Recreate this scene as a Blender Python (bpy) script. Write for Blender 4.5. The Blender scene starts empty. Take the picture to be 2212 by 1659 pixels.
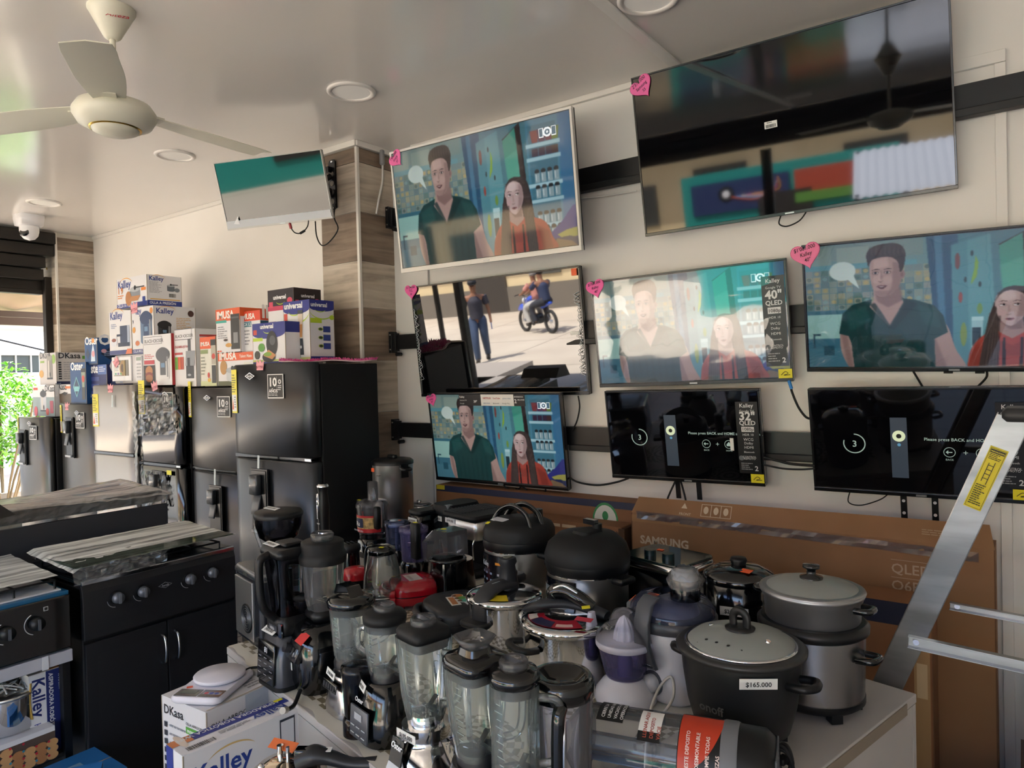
import bpy, math, random
import numpy as np
from mathutils import Matrix, Vector
random.seed(7)
SC = bpy.context.scene
COL = SC.collection
PI = math.pi
# ------------------------------------------------------------------ camera (eye height 1.6 m, 25 mm equivalent)
FPX, CX, CY, EYE = 1532.0, 1106.0, 829.5, 1.6
VR = Vector((0.81030588, 0.58548296, -0.02478065))      # camera right
VD = Vector((-0.01165294, -0.02618013, -0.99958932))    # camera down
VF = Vector((-0.58589127, 0.81026187, -0.01439132))     # camera forward
cam = bpy.data.objects.new('camera', bpy.data.cameras.new('camera'))
cam.data.lens = FPX / 2212 * 36
cam.data.sensor_width = 36
cam.data.sensor_fit = 'HORIZONTAL'
cam.data.clip_start = 0.02
cam.data.clip_end = 300
cam.matrix_world = Matrix(((VR.x, -VD.x, -VF.x, 0), (VR.y, -VD.y, -VF.y, 0), (VR.z, -VD.z, -VF.z, EYE), (0, 0, 0, 1)))
COL.objects.link(cam)
SC.camera = cam
# ------------------------------------------------------------------ world, sun, exposure
SUN_EL, SUN_AZ = 62, 118          # azimuth the sun stands at, measured from +X towards +Y
world = bpy.data.worlds.new('sky')
SC.world = world
world.use_nodes = True
nt = world.node_tree
nt.nodes.clear()
sky = nt.nodes.new('ShaderNodeTexSky')
sky.sky_type = 'NISHITA'
sky.sun_disc = False
sky.sun_elevation = math.radians(SUN_EL)
sky.sun_rotation = math.radians(90 - SUN_AZ)
sky.air_density = 1.0
sky.dust_density = 3.0
bg = nt.nodes.new('ShaderNodeBackground')
bg.inputs['Strength'].default_value = 0.55
wo = nt.nodes.new('ShaderNodeOutputWorld')
nt.links.new(sky.outputs[0], bg.inputs[0])
nt.links.new(bg.outputs[0], wo.inputs[0])
sl = bpy.data.lights.new('sun', 'SUN')
sl.energy = 11.0
sl.angle = math.radians(0.6)
sl.color = (1.0, 0.95, 0.86)
sun = bpy.data.objects.new('sun', sl)
ce = math.cos(math.radians(SUN_EL))
sdir = Vector((ce * math.cos(math.radians(SUN_AZ)), ce * math.sin(math.radians(SUN_AZ)), math.sin(math.radians(SUN_EL))))
sun.rotation_euler = sdir.to_track_quat('Z', 'Y').to_euler()
COL.objects.link(sun)

def opening(name, loc, direction, sx, sy):   # portals: they only guide the sampling of the sky through the two open sides
    l = bpy.data.lights.new(name, 'AREA')
    l.shape = 'RECTANGLE'
    l.size, l.size_y = sx, sy
    l.cycles.is_portal = True
    o = bpy.data.objects.new(name, l)
    o.location = loc
    o.rotation_euler = Vector(direction).to_track_quat('-Z', 'Z').to_euler()
    COL.objects.link(o)
opening('opening_street_side', (-2.6, -3.3, 1.3), (0, 1, 0), 9.4, 2.7)
opening('opening_left_side', (-7.6, -0.2, 1.3), (1, 0, 0), 6.4, 2.7)
SC.view_settings.view_transform = 'Standard'
SC.view_settings.look = 'None'
SC.view_settings.gamma = 1
SC.view_settings.exposure = 1.45
SC.view_settings.use_curve_mapping = False
cy = SC.cycles
cy.max_bounces = 9
cy.diffuse_bounces = 4
cy.glossy_bounces = 4
cy.transmission_bounces = 8
cy.transparent_max_bounces = 28
cy.caustics_reflective = False
cy.caustics_refractive = False
cy.sample_clamp_indirect = 4
cy.use_adaptive_sampling = True
cy.adaptive_threshold = 0.02

# ------------------------------------------------------------------ pixel of the photograph -> point in the room
def ray(px, py):
    return VR * (px - CX) + VD * (py - CY) + VF * FPX
def on_z(px, py, z):
    d = ray(px, py)
    return Vector((0, 0, EYE)) + d * ((z - EYE) / d.z)
def on_x(px, py, x):
    d = ray(px, py)
    return Vector((0, 0, EYE)) + d * (x / d.x)
def on_y(px, py, y):
    d = ray(px, py)
    return Vector((0, 0, EYE)) + d * (y / d.y)

# ------------------------------------------------------------------ materials
def lin(h):
    h = h.lstrip('#')
    c = [int(h[i:i + 2], 16) / 255 for i in (0, 2, 4)]
    return tuple(x / 12.92 if x <= 0.04045 else ((x + 0.055) / 1.055) ** 2.4 for x in c)
MATS = {}
def M(hexc, rough=0.5, metal=0.0, spec=0.5, coat=0.0, emit=0.0, aniso=0.0):
    k = (hexc, rough, metal, spec, coat, emit, aniso)
    if k in MATS:
        return MATS[k]
    m = bpy.data.materials.new('paint_' + hexc.strip('#'))
    m.use_nodes = True
    b = m.node_tree.nodes['Principled BSDF']
    b.inputs['Base Color'].default_value = (*lin(hexc), 1)
    b.inputs['Roughness'].default_value = rough
    b.inputs['Metallic'].default_value = metal
    b.inputs['Specular IOR Level'].default_value = spec
    b.inputs['Coat Weight'].default_value = coat
    b.inputs['Coat Roughness'].default_value = 0.04
    b.inputs['Anisotropic'].default_value = aniso
    if emit:
        b.inputs['Emission Color'].default_value = (*lin(hexc), 1)
        b.inputs['Emission Strength'].default_value = emit
    MATS[k] = m
    return m
def N(m, t, **kw):
    n = m.node_tree.nodes.new(t)
    for k, v in kw.items():
        if k in n.inputs:
            n.inputs[k].default_value = v
        else:
            setattr(n, k, v)
    return n
def noisy(name, c1, c2, scale=(8, 8, 8), rough=0.6, detail=4, bump=0.0, lo=0.35, hi=0.65, metal=0, spec=0.5, nscale=1.0):
    """principled surface whose colour wanders between two tones on object coordinates"""
    m = bpy.data.materials.new(name)
    m.use_nodes = True
    L = m.node_tree.links.new
    b = m.node_tree.nodes['Principled BSDF']
    tc = N(m, 'ShaderNodeTexCoord')
    mp = N(m, 'ShaderNodeMapping', Scale=scale)
    nz = N(m, 'ShaderNodeTexNoise', Scale=nscale, Detail=detail)
    cr = N(m, 'ShaderNodeValToRGB')
    cr.color_ramp.elements[0].position, cr.color_ramp.elements[1].position = lo, hi
    cr.color_ramp.elements[0].color = (*lin(c1), 1)
    cr.color_ramp.elements[1].color = (*lin(c2), 1)
    L(tc.outputs['Object'], mp.inputs[0]); L(mp.outputs[0], nz.inputs['Vector'])
    L(nz.outputs['Fac'], cr.inputs[0]); L(cr.outputs[0], b.inputs['Base Color'])
    b.inputs['Roughness'].default_value = rough
    b.inputs['Metallic'].default_value = metal
    b.inputs['Specular IOR Level'].default_value = spec
    if bump:
        bp = N(m, 'ShaderNodeBump', Strength=bump, Distance=0.01)
        L(nz.outputs['Fac'], bp.inputs['Height']); L(bp.outputs[0], b.inputs['Normal'])
    return m
def clear(name, tint, edge, gloss=0.05, fres=1.45, body=0.0, bodyc='#ffffff', streak=None):
    """thin transparent shell: see-through face-on, tinted and reflecting at grazing angles"""
    m = bpy.data.materials.new(name)
    m.use_nodes = True
    t = m.node_tree
    t.nodes.clear()
    L = t.links.new
    out = N(m, 'ShaderNodeOutputMaterial')
    tr = N(m, 'ShaderNodeBsdfTransparent')
    gl = N(m, 'ShaderNodeBsdfGlossy', Roughness=gloss)
    lw = N(m, 'ShaderNodeLayerWeight', Blend=0.35)
    cr = N(m, 'ShaderNodeValToRGB')
    cr.color_ramp.elements[0].position, cr.color_ramp.elements[1].position = 0.15, 0.95
    cr.color_ramp.elements[0].color = (*lin(tint), 1)
    cr.color_ramp.elements[1].color = (*lin(edge), 1)
    L(lw.outputs['Facing'], cr.inputs[0]); L(cr.outputs[0], tr.inputs['Color'])
    fr = N(m, 'ShaderNodeFresnel', IOR=fres)
    mx = N(m, 'ShaderNodeMixShader')
    L(fr.outputs[0], mx.inputs[0]); L(tr.outputs[0], mx.inputs[1]); L(gl.outputs[0], mx.inputs[2])
    last = mx
    if body:
        df = N(m, 'ShaderNodeBsdfDiffuse', Color=(*lin(bodyc), 1))
        m2 = N(m, 'ShaderNodeMixShader', Fac=body)
        L(mx.outputs[0], m2.inputs[1]); L(df.outputs[0], m2.inputs[2])
        if streak:
            tc = N(m, 'ShaderNodeTexCoord'); mp = N(m, 'ShaderNodeMapping', Scale=streak); nz = N(m, 'ShaderNodeTexNoise', Scale=1.0, Detail=5)
            c2 = N(m, 'ShaderNodeMapRange'); c2.inputs[1].default_value = .35; c2.inputs[2].default_value = .65; c2.inputs[3].default_value = body * .35; c2.inputs[4].default_value = min(1, body * 1.6)
            L(tc.outputs['Object'], mp.inputs[0]); L(mp.outputs[0], nz.inputs['Vector']); L(nz.outputs['Fac'], c2.inputs[0]); L(c2.outputs[0], m2.inputs[0])
        last = m2
    L(last.outputs[0], out.inputs[0])
    return m

BLK = M('#0c0d0f', 0.4, spec=.4)
BLKM = M('#0e0f11', 0.55, spec=.35)
BLKG = M('#070809', 0.12, coat=0.5)
BLKS = M('#191b20', 0.36)
WHT = M('#e6e4e6', 0.3)
WHTM = M('#e2e0dc', 0.6)
CHROME = M('#dfe0e2', 0.07, metal=1)
STEEL = M('#d2d0cd', 0.3, metal=1, aniso=0.7)
STEELD = M('#aaa7a4', 0.26, metal=1, aniso=0.6)
ALU = noisy('brushed_aluminium', '#9a9c9e', '#c4c6c8', (3, 3, 14), 0.35, 5, metal=0.9)
GREYP = M('#55585c', 0.4)
GLASS = clear('clear_glass', '#fcfefd', '#b4c8c2', 0.03, 1.5, 0.075, '#f2f8f5')  # whitish diffuse share painted in for the many reflections inside the jars
PLAST = clear('clear_plastic', '#f6f6fa', '#b8b8c4', 0.08, 1.45, 0.05)
VIOLET = clear('violet_plastic', '#dcd8f2', '#8a82bc', 0.06, 1.45, 0.16, '#a49cd4')
SMOKE = clear('smoke_plastic', '#8c8d98', '#3a3b44', 0.06, 1.45)
BLUEP = clear('blue_smoke_plastic', '#c6cce2', '#5c6898', 0.05, 1.5, 0.08, '#8f9ac4')
WRAP = clear('stretch_wrap', '#f3f3f3', '#b8b8b8', 0.12, 1.5, 0.10)
CARD = noisy('corrugated_card', '#86613f', '#916a49', (3, 3, 3), 0.75, 3)
CARDD = noisy('brown_card', '#7d5434', '#8b6040', (3, 3, 3), 0.75, 3)
NAVY = M('#1f2740', 0.6)
PINK = M('#ee6fa8', 0.6)
PINKL = M('#f2aab4', 0.6)
PAPER = M('#e9e8e4', 0.6)
INK = M('#1a1614', 0.7)
YEL = M('#e8dc2c', 0.5)
ORG = M('#f0622e', 0.5)

# ------------------------------------------------------------------ mesh kit
TEXTS = {}
def glyphs(s, bold):
    k = (s, bold)
    if k not in TEXTS:
        cu = bpy.data.curves.new('lettering', 'FONT')
        cu.body = s
        cu.size = 1
        cu.resolution_u = 2
        cu.offset = bold
        ob = bpy.data.objects.new('lettering', cu)
        me = bpy.data.meshes.new_from_object(ob)
        v = [(p.co.x, p.co.y) for p in me.vertices]
        f = [tuple(p.vertices) for p in me.polygons]
        bpy.data.objects.remove(ob); bpy.data.curves.remove(cu); bpy.data.meshes.remove(me)
        TEXTS[k] = (v, f)
    return TEXTS[k]
def TR(x=0, y=0, z=0):
    return Matrix.Translation((x, y, z))
def RX(a): return Matrix.Rotation(math.radians(a), 4, 'X')
def RY(a): return Matrix.Rotation(math.radians(a), 4, 'Y')
def RZ(a): return Matrix.Rotation(math.radians(a), 4, 'Z')
def SCL(x, y, z): return Matrix.Diagonal((x, y, z, 1))
def smooth_path(pts, n=6, closed=False):
    P = [Vector(p) for p in pts]
    out = []
    m = len(P)
    rng = range(m if closed else m - 1)
    for i in rng:
        a, b, c, d = (P[(i - 1) % m], P[i], P[(i + 1) % m], P[(i + 2) % m]) if closed else (P[max(i - 1, 0)], P[i], P[i + 1], P[min(i + 2, m - 1)])
        for j in range(n):
            t = j / n
            out.append(0.5 * ((2 * b) + (c - a) * t + (2 * a - 5 * b + 4 * c - d) * t * t + (3 * b - a - 3 * c + d) * t ** 3))
    if not closed:
        out.append(P[-1])
    return out
class MB:
    def __init__(s, T=None):
        s.v, s.f, s.mi, s.sm, s.mats = [], [], [], [], []
        s.T = T or Matrix.Identity(4)
    def _m(s, m):
        if m not in s.mats:
            s.mats.append(m)
        return s.mats.index(m)
    def add(s, vs, fs, mat, smooth=False, T=None):
        b = len(s.v)
        X = s.T @ T if T is not None else s.T
        s.v += [X @ Vector(p) for p in vs]
        k = s._m(mat)
        for f in fs:
            s.f.append(tuple(b + i for i in f)); s.mi.append(k); s.sm.append(smooth)
        return s
    def box(s, c, d, mat, T=None):
        x, y, z = c; a, b, e = d[0] / 2, d[1] / 2, d[2] / 2
        vs = [(x + i * a, y + j * b, z + k * e) for k in (-1, 1) for j in (-1, 1) for i in (-1, 1)]
        return s.add(vs, [(0, 2, 3, 1), (4, 5, 7, 6), (0, 1, 5, 4), (2, 6, 7, 3), (0, 4, 6, 2), (1, 3, 7, 5)], mat, False, T)
    def rbox(s, c, d, r, mat, T=None, seg=4, axis='Z', top=None):
        """box with rounded vertical edges and softened rims"""
        e = min(r * 0.5, d[2] * 0.3)
        hz = d[2] / 2
        return s.loft([rrect(d[0] - 2 * e, d[1] - 2 * e, max(r - e, .001), -hz, seg), rrect(d[0], d[1], r, -hz + e, seg), rrect(d[0], d[1], r, hz - e, seg), rrect(d[0] - 2 * e, d[1] - 2 * e, max(r - e, .001), hz, seg)], mat, True, T=(T or Matrix.Identity(4)) @ TR(*c))
    def loft(s, rings, mat, caps=True, smooth=True, T=None, closed=True):
        n = len(rings[0]); vs = [p for r in rings for p in r]; fs = []
        for i in range(len(rings) - 1):
            for j in range(n if closed else n - 1):
                a, b = i * n + j, i * n + (j + 1) % n
                fs.append((a, b, b + n, a + n))
        s.add(vs, fs, mat, smooth, T)
        if caps:
            k = len(rings) - 1
            s.add(rings[0], [tuple(range(n - 1, -1, -1))], mat, False, T)
            s.add(rings[k], [tuple(range(n))], mat, False, T)
        return s
    def lathe(s, prof, mat, seg=32, p=2, sx=1, sy=1, T=None, caps=True, a0=0):
        """profile of (radius, z[, exponent]); exponent 2 is round, larger is squarer"""
        rings = []
        for q in prof:
            r, z = q[0], q[1]
            e = q[2] if len(q) > 2 else p
            ring = []
            for i in range(seg):
                a = 2 * PI * i / seg + a0
                c, n = math.cos(a), math.sin(a)
                k = r if e == 2 else r / (abs(c) ** e + abs(n) ** e) ** (1 / e)
                ring.append((c * k * sx, n * k * sy, z))
            rings.append(ring)
        return s.loft(rings, mat, caps, True, T)
    def cyl(s, a, b, r, mat, seg=16, r2=None, T=None):
        a, b = Vector(a), Vector(b)
        q = (b - a).to_track_quat('Z', 'Y').to_matrix().to_4x4()
        L = (b - a).length
        return s.lathe([(r, 0), (r if r2 is None else r2, L)], mat, seg, T=(T or Matrix.Identity(4)) @ Matrix.Translation(a) @ q)
    def tube(s, pts, r, mat, seg=8, n=6, closed=False, rs=None, flat=1.0, T=None, raw=False):
        P = [Vector(p) for p in pts] if raw else smooth_path(pts, n, closed)
        m = len(P); rings = []
        t0 = (P[1] - P[0]).normalized()
        up = Vector((0, 0, 1)) if abs(t0.z) < 0.9 else Vector((1, 0, 0))
        u = t0.cross(up).normalized()
        for i in range(m):
            if closed: t = (P[(i + 1) % m] - P[i - 1]).normalized()
            else: t = (P[min(i + 1, m - 1)] - P[max(i - 1, 0)]).normalized()
            u = (u - t * u.dot(t)).normalized()
            w = t.cross(u)
            if rs is None: rr = r
            else:
                x = i / (m - 1) * (len(rs) - 1); k = min(int(x), len(rs) - 2); rr = rs[k] + (rs[k + 1] - rs[k]) * (x - k)
            rings.append([tuple(P[i] + u * math.cos(2 * PI * j / seg) * rr + w * math.sin(2 * PI * j / seg) * rr * flat) for j in range(seg)])
        if closed:
            rings.append(rings[0])
            return s.loft(rings, mat, False, True, T)
        return s.loft(rings, mat, True, True, T)
    def ball(s, c, r, mat, sx=1, sy=1, sz=1, seg=16, T=None):
        pr = [(max(r * math.sin(PI * i / 10), 1e-4), -r * sz * math.cos(PI * i / 10)) for i in range(11)]
        return s.lathe(pr, mat, seg, sx=sx, sy=sy, T=(T or Matrix.Identity(4)) @ TR(*c))
    def prism(s, poly, y0, y1, mat, T=None, smooth=False):
        """polygon in x,z extruded along y"""
        n = len(poly)
        vs = [(x, y0, z) for x, z in poly] + [(x, y1, z) for x, z in poly]
        s.add(vs, [(i, (i + 1) % n, (i + 1) % n + n, i + n) for i in range(n)], mat, smooth, T)
        return s.add(vs, [tuple(range(n - 1, -1, -1)), tuple(range(n, 2 * n))], mat, False, T)
    def text(s, txt, size, mat, T=None, align='L', bold=0.0, shear=0.0, sx=1.0):
        """lettering in the local x,z plane facing -y"""
        v, f = glyphs(txt, bold)
        if not v: return s
        w = max(p[0] for p in v)
        ox = {'L': 0, 'C': -w / 2, 'R': -w}[align]
        return s.add([((x + ox + y * shear) * size * sx, 0, y * size) for x, y in v], f, mat, False, T)
    def quad(s, pts, mat, T=None):
        return s.add(pts, [tuple(range(len(pts)))], mat, False, T)
    def bend(s, fn):
        s.v = [Vector(fn(p)) for p in s.v]
        return s
    def build(s, name, parent=None, bevel=0, label=None, **kw):
        me = bpy.data.meshes.new(name)
        me.from_pydata([tuple(p) for p in s.v], [], s.f)
        for m in s.mats: me.materials.append(m)
        me.polygons.foreach_set('material_index', s.mi)
        me.polygons.foreach_set('use_smooth', s.sm)
        me.update()
        o = bpy.data.objects.new(name, me)
        COL.objects.link(o)
        if parent is not None: o.parent = parent
        if bevel:
            b = o.modifiers.new('rounded_edges', 'BEVEL')
            b.width = bevel; b.segments = 2; b.limit_method = 'ANGLE'; b.angle_limit = math.radians(50)
        if label: o['label'] = label
        for k, q in kw.items(): o[k] = q
        return o
def rrect(w, d, r, z, seg=4):
    pts = []
    for cx, cyy, a in ((w / 2 - r, d / 2 - r, 0), (-w / 2 + r, d / 2 - r, 90), (-w / 2 + r, -d / 2 + r, 180), (w / 2 - r, -d / 2 + r, 270)):
        for i in range(seg + 1):
            t = math.radians(a + 90 * i / seg)
            pts.append((cx + r * math.cos(t), cyy + r * math.sin(t), z))
    return pts
def thing(name, label, cat, loc=(0, 0, 0), rz=0, group=None, rot=None):
    o = bpy.data.objects.new(name, None)
    o.empty_display_size = 0.05
    COL.objects.link(o)
    o.location = loc
    o.rotation_euler = rot if rot else (0, 0, math.radians(rz))
    o['label'] = label; o['category'] = cat
    if group: o['group'] = group
    return o
def tag(o, label, cat, group=None):
    o['label'] = label; o['category'] = cat
    if group: o['group'] = group
    return o
def struct(o):
    o['kind'] = 'structure'
    return o

# graphics printed on a flat face: u to the right, v up, both 0..1 of the face
def face_frame(face, w, d, h, x0=None):
    """matrix taking (u*W, 0, v*H) onto one face of a box standing on z=0 centred on x,y"""
    if face == 'F': return TR(-w / 2, -d / 2, 0), w, h
    if face == 'R': return TR(w / 2, -d / 2, 0) @ RZ(90), d, h
    if face == 'L': return TR(-w / 2, d / 2, 0) @ RZ(-90), d, h
    if face == 'T': return TR(-w / 2, -d / 2, h) @ RX(-90), w, d
    if face == 'B': return TR(w / 2, d / 2, 0) @ RZ(180), w, h
def printed(mb, fr, items, lift=0.0006):
    X, W, H = fr
    k = 0
    for it in items:
        k += 1
        off = -(lift + 0.00018 * k)
        t = it[0]
        c = it[-1]
        mt = c if not isinstance(c, str) else M(c, 0.45)
        if t == 'r':
            _, u0, v0, u1, v1, _c = it
            mb.quad([(u0 * W, off, v0 * H), (u1 * W, off, v0 * H), (u1 * W, off, v1 * H), (u0 * W, off, v1 * H)], mt, X)
        elif t == 'e':
            _, u, v, ru, rv, _c = it
            mb.quad([(u * W + ru * W * math.cos(a * PI / 12), off, v * H + rv * W * math.sin(a * PI / 12)) for a in range(24)], mt, X)
        elif t == 'p':
            mb.quad([(u * W, off, v * H) for u, v in it[1]], mt, X)
        elif t == 't':       # ('t', u, v, size_in_face_widths, string, align, bold, colour)
            _, u, v, sz, s_, al, bo, _c = it
            mb.text(s_, sz * W, mt, X @ TR(u * W, off, v * H), al, bo)
        elif t == 'a':       # arc band: centre u,v radius, thickness, from, to degrees
            _, u, v, r, th, a0, a1, _c = it
            n = 14
            o_ = [(u * W + r * W * math.cos(math.radians(a0 + (a1 - a0) * i / n)), off, v * H + r * W * 0.6 * math.sin(math.radians(a0 + (a1 - a0) * i / n))) for i in range(n + 1)]
            q = [(u * W + (r - th * math.sin(PI * i / n)) * W * math.cos(math.radians(a0 + (a1 - a0) * i / n)), off, v * H + (r - th * math.sin(PI * i / n)) * 0.6 * W * math.sin(math.radians(a0 + (a1 - a0) * i / n))) for i in range(n + 1)]
            mb.add(o_ + q, [(i, i + 1, i + n + 2, i + n + 1) for i in range(n)], mt, False, X)
        elif t == 'lines':   # small print: rows of short bars
            _, u0, v0, u1, v1, n, _c = it
            rr = random.Random(int(u0 * 991 + v0 * 77 + n))
            for i in range(n):
                v = v1 - (i + 0.5) * (v1 - v0) / n
                e = u0 + (u1 - u0) * rr.uniform(0.55, 1)
                x = u0
                while x < e:
                    g = rr.uniform(0.12, 0.3) * (u1 - u0)
                    y = min(x + g, e)
                    mb.quad([(x * W, off, v * H), (y * W, off, v * H), (y * W, off, v * H + (v1 - v0) * H * 0.42 / n), (x * W, off, v * H + (v1 - v0) * H * 0.42 / n)], mt, X)
                    x = y + 0.03 * (u1 - u0)
        elif t == 'bars':    # barcode
            _, u0, v0, u1, v1, _c = it
            rr = random.Random(3)
            x = u0
            while x < u1:
                g = rr.choice((0.012, 0.02, 0.035)) * (u1 - u0)
                mb.quad([(x * W, off, v0 * H), ((x + g) * W, off, v0 * H), ((x + g) * W, off, v1 * H), (x * W, off, v1 * H)], mt, X)
                x += g + rr.choice((0.012, 0.025)) * (u1 - u0)

def film(name, parent, a, b, c, d, mat, nx=24, ny=8, amp=.006, seed=1):
    """crumpled sheet of packing film spanned by four corners"""
    rr = random.Random(seed); a, b, c, d = map(Vector, (a, b, c, d))
    nrm = (b - a).cross(d - a).normalized(); vs = []
    for j in range(ny + 1):
        for i in range(nx + 1):
            u, v = i / nx, j / ny
            vs.append(tuple(a * (1 - u) * (1 - v) + b * u * (1 - v) + c * u * v + d * (1 - u) * v + nrm * (rr.uniform(-amp, amp) + amp * math.sin(u * 31 + v * 7))))
    return MB().add(vs, [(j * (nx + 1) + i, j * (nx + 1) + i + 1, (j + 1) * (nx + 1) + i + 1, (j + 1) * (nx + 1) + i) for j in range(ny) for i in range(nx)], mat, False).build(name, parent)
# ------------------------------------------------------------------ the room
WX0, WX1, WY0, WY1, CZ = -7.2, 2.0, -3.0, 3.18, 3.0
wallm = noisy('painted_wall', '#e2ddd6', '#e9e5df', (1.2, 1.2, 1.2), 0.42, 3)
panelm = noisy('painted_panel_wall', '#dfdcd8', '#e6e3df', (0.8, 0.8, 0.8), 0.3, 2)
def slab(name, c, d, mat):
    return struct(MB().box(c, d, mat).build(name))
# glossy plastic ceiling: long boards running along the room
ceilm = bpy.data.materials.new('glossy_plastic_ceiling'); ceilm.use_nodes = True
def _ceil(m):
    L = m.node_tree.links.new
    b = m.node_tree.nodes['Principled BSDF']
    b.inputs['Base Color'].default_value = (*lin('#e6e1db'), 1)
    b.inputs['Roughness'].default_value = 0.13
    b.inputs['Specular IOR Level'].default_value = 0.75
    tc = N(m, 'ShaderNodeTexCoord')
    sp = N(m, 'ShaderNodeSeparateXYZ')
    L(tc.outputs['Object'], sp.inputs[0])
    a = N(m, 'ShaderNodeMath', operation='MULTIPLY'); a.inputs[1].default_value = 4.0
    f = N(m, 'ShaderNodeMath', operation='FRACT')
    c = N(m, 'ShaderNodeMath', operation='LESS_THAN'); c.inputs[1].default_value = 0.018
    L(sp.outputs['Y'], a.inputs[0]); L(a.outputs[0], f.inputs[0]); L(f.outputs[0], c.inputs[0])
    nz = N(m, 'ShaderNodeTexNoise', Scale=1.3, Detail=1)
    L(tc.outputs['Object'], nz.inputs['Vector'])
    ad = N(m, 'ShaderNodeMath', operation='MULTIPLY_ADD'); ad.inputs[1].default_value = -0.12
    L(c.outputs[0], ad.inputs[0]); L(nz.outputs['Fac'], ad.inputs[2])
    bp = N(m, 'ShaderNodeBump', Strength=0.25, Distance=0.02)
    L(ad.outputs[0], bp.inputs['Height']); L(bp.outputs[0], b.inputs['Normal'])
_ceil(ceilm)
slab('ceiling', ((WX0 + WX1) / 2 - .15, (WY0 + WY1) / 2, CZ + 0.1), (WX1 - WX0 + 0.5, WY1 - WY0 + 0.3, 0.2), ceilm)
# tiled floor
floorm = bpy.data.materials.new('grey_floor_tile'); floorm.use_nodes = True
def _floor(m, c1, c2, cm, scale, rough):
    L = m.node_tree.links.new
    b = m.node_tree.nodes['Principled BSDF']
    tc = N(m, 'ShaderNodeTexCoord')
    br = N(m, 'ShaderNodeTexBrick', Color1=(*lin(c1), 1), Color2=(*lin(c2), 1), Mortar=(*lin(cm), 1), Scale=scale)
    br.offset = 0; br.inputs['Brick Width'].default_value = 0.5; br.inputs['Row Height'].default_value = 0.5; br.inputs['Mortar Size'].default_value = 0.006
    L(tc.outputs['Object'], br.inputs['Vector']); L(br.outputs['Color'], b.inputs['Base Color'])
    b.inputs['Roughness'].default_value = rough
_floor(floorm, '#8d8883', '#98938e', '#5c5854', 1.0, 0.25)
slab('floor', ((WX0 + WX1) / 2, (WY0 + WY1) / 2, -0.1), (WX1 - WX0 + .3, WY1 - WY0 + .1, 0.2), floorm)
slab('wall_back', (-5.19, WY1 + 0.1, 1.5), (4.0, 0.2, 3.0), wallm)
slab('wall_tv', (-0.5, WY1 + 0.1, 1.5), (5.38, 0.2, 3.0), panelm)
slab('wall_right', (WX1 + 0.1, 0.1, 1.5), (0.2, 6.2, 3.0), wallm)
# wall battens over the panel joints
def batten(x, z0, z1, name):
    struct(MB().box((x, WY1 - 0.008, (z0 + z1) / 2), (0.035, 0.016, z1 - z0), panelm).build(name, bevel=0.002))
batten(on_y(931, 900, WY1).x, 0, 3.0, 'trim_1')
batten(on_y(2170, 800, WY1).x, 0, 2.69, 'trim_2')
struct(MB().box((on_y(2170, 800, WY1).x - .16, WY1 - 0.009, 2.714), (0.355, 0.018, 0.045), panelm).build('trim_3', bevel=0.002))
struct(MB().box((-1.28, 0.1, CZ - 0.006), (0.05, 6.1, 0.012), M('#e6e3de', 0.3)).build('trim_4', bevel=0.003))
struct(MB().box((-5.19, WY1 - 0.012, CZ - 0.014), (3.95, 0.024, 0.028), M('#dedad4', 0.3)).build('trim_5', bevel=0.003))
struct(MB().box((-0.5, WY1 - 0.012, CZ - 0.014), (5.0, 0.024, 0.028), M('#dedad4', 0.3)).build('trim_6', bevel=0.003))

# wood-look tile cladding: rows of tiles on the faces of a pillar, alternating pale boards and brown boards
def wood(name, c1, c2, c3):
    m = bpy.data.materials.new(name); m.use_nodes = True
    L = m.node_tree.links.new
    b = m.node_tree.nodes['Principled BSDF']
    tc = N(m, 'ShaderNodeTexCoord')
    mp = N(m, 'ShaderNodeMapping', Scale=(2.2, 2.2, 26))
    nz = N(m, 'ShaderNodeTexNoise', Scale=1.0, Detail=6, Distortion=0.6)
    n2 = N(m, 'ShaderNodeTexNoise', Scale=9.0, Detail=3)
    cr = N(m, 'ShaderNodeValToRGB')
    e = cr.color_ramp.elements
    e[0].position, e[1].position = 0.3, 0.7
    e[0].color, e[1].color = (*lin(c1), 1), (*lin(c3), 1)
    k = e.new(0.5); k.color = (*lin(c2), 1)
    ad = N(m, 'ShaderNodeMath', operation='MULTIPLY_ADD'); ad.inputs[1].default_value = 0.25
    L(tc.outputs['Object'], mp.inputs[0]); L(mp.outputs[0], nz.inputs['Vector']); L(tc.outputs['Object'], n2.inputs['Vector'])
    L(n2.outputs['Fac'], ad.inputs[0])
    sb = N(m, 'ShaderNodeMath', operation='SUBTRACT'); sb.inputs[1].default_value = 0.125
    L(nz.outputs['Fac'], ad.inputs[2]); L(ad.outputs[0], sb.inputs[0]); L(sb.outputs[0], cr.inputs[0])
    L(cr.outputs[0], b.inputs['Base Color'])
    b.inputs['Roughness'].default_value = 0.45
    return m
WOODP = wood('pale_wood_tile', '#9c8f80', '#b9ac9b', '#cbbfae')
WOODB = wood('brown_wood_tile', '#6a5a4c', '#857362', '#9a8774')
GROUT = M('#d8d2c6', 0.7)
def cladding(mb, face, x0, x1, y0, y1, rows):
    """face 'Y': plane at y0 spanning x0..x1; face 'X': plane at x1 spanning y0..y1"""
    for (za, zb, m) in rows:
        g = 0.004
        if face == 'Y':
            mb.box(((x0 + x1) / 2, y0 - 0.004, (za + zb) / 2), (x1 - x0 - 0.012, 0.008, zb - za - g), m)
        else:
            mb.box((x1 + 0.004, (y0 + y1) / 2, (za + zb) / 2), (0.008, y1 - y0 - 0.012, zb - za - g), m)
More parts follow.
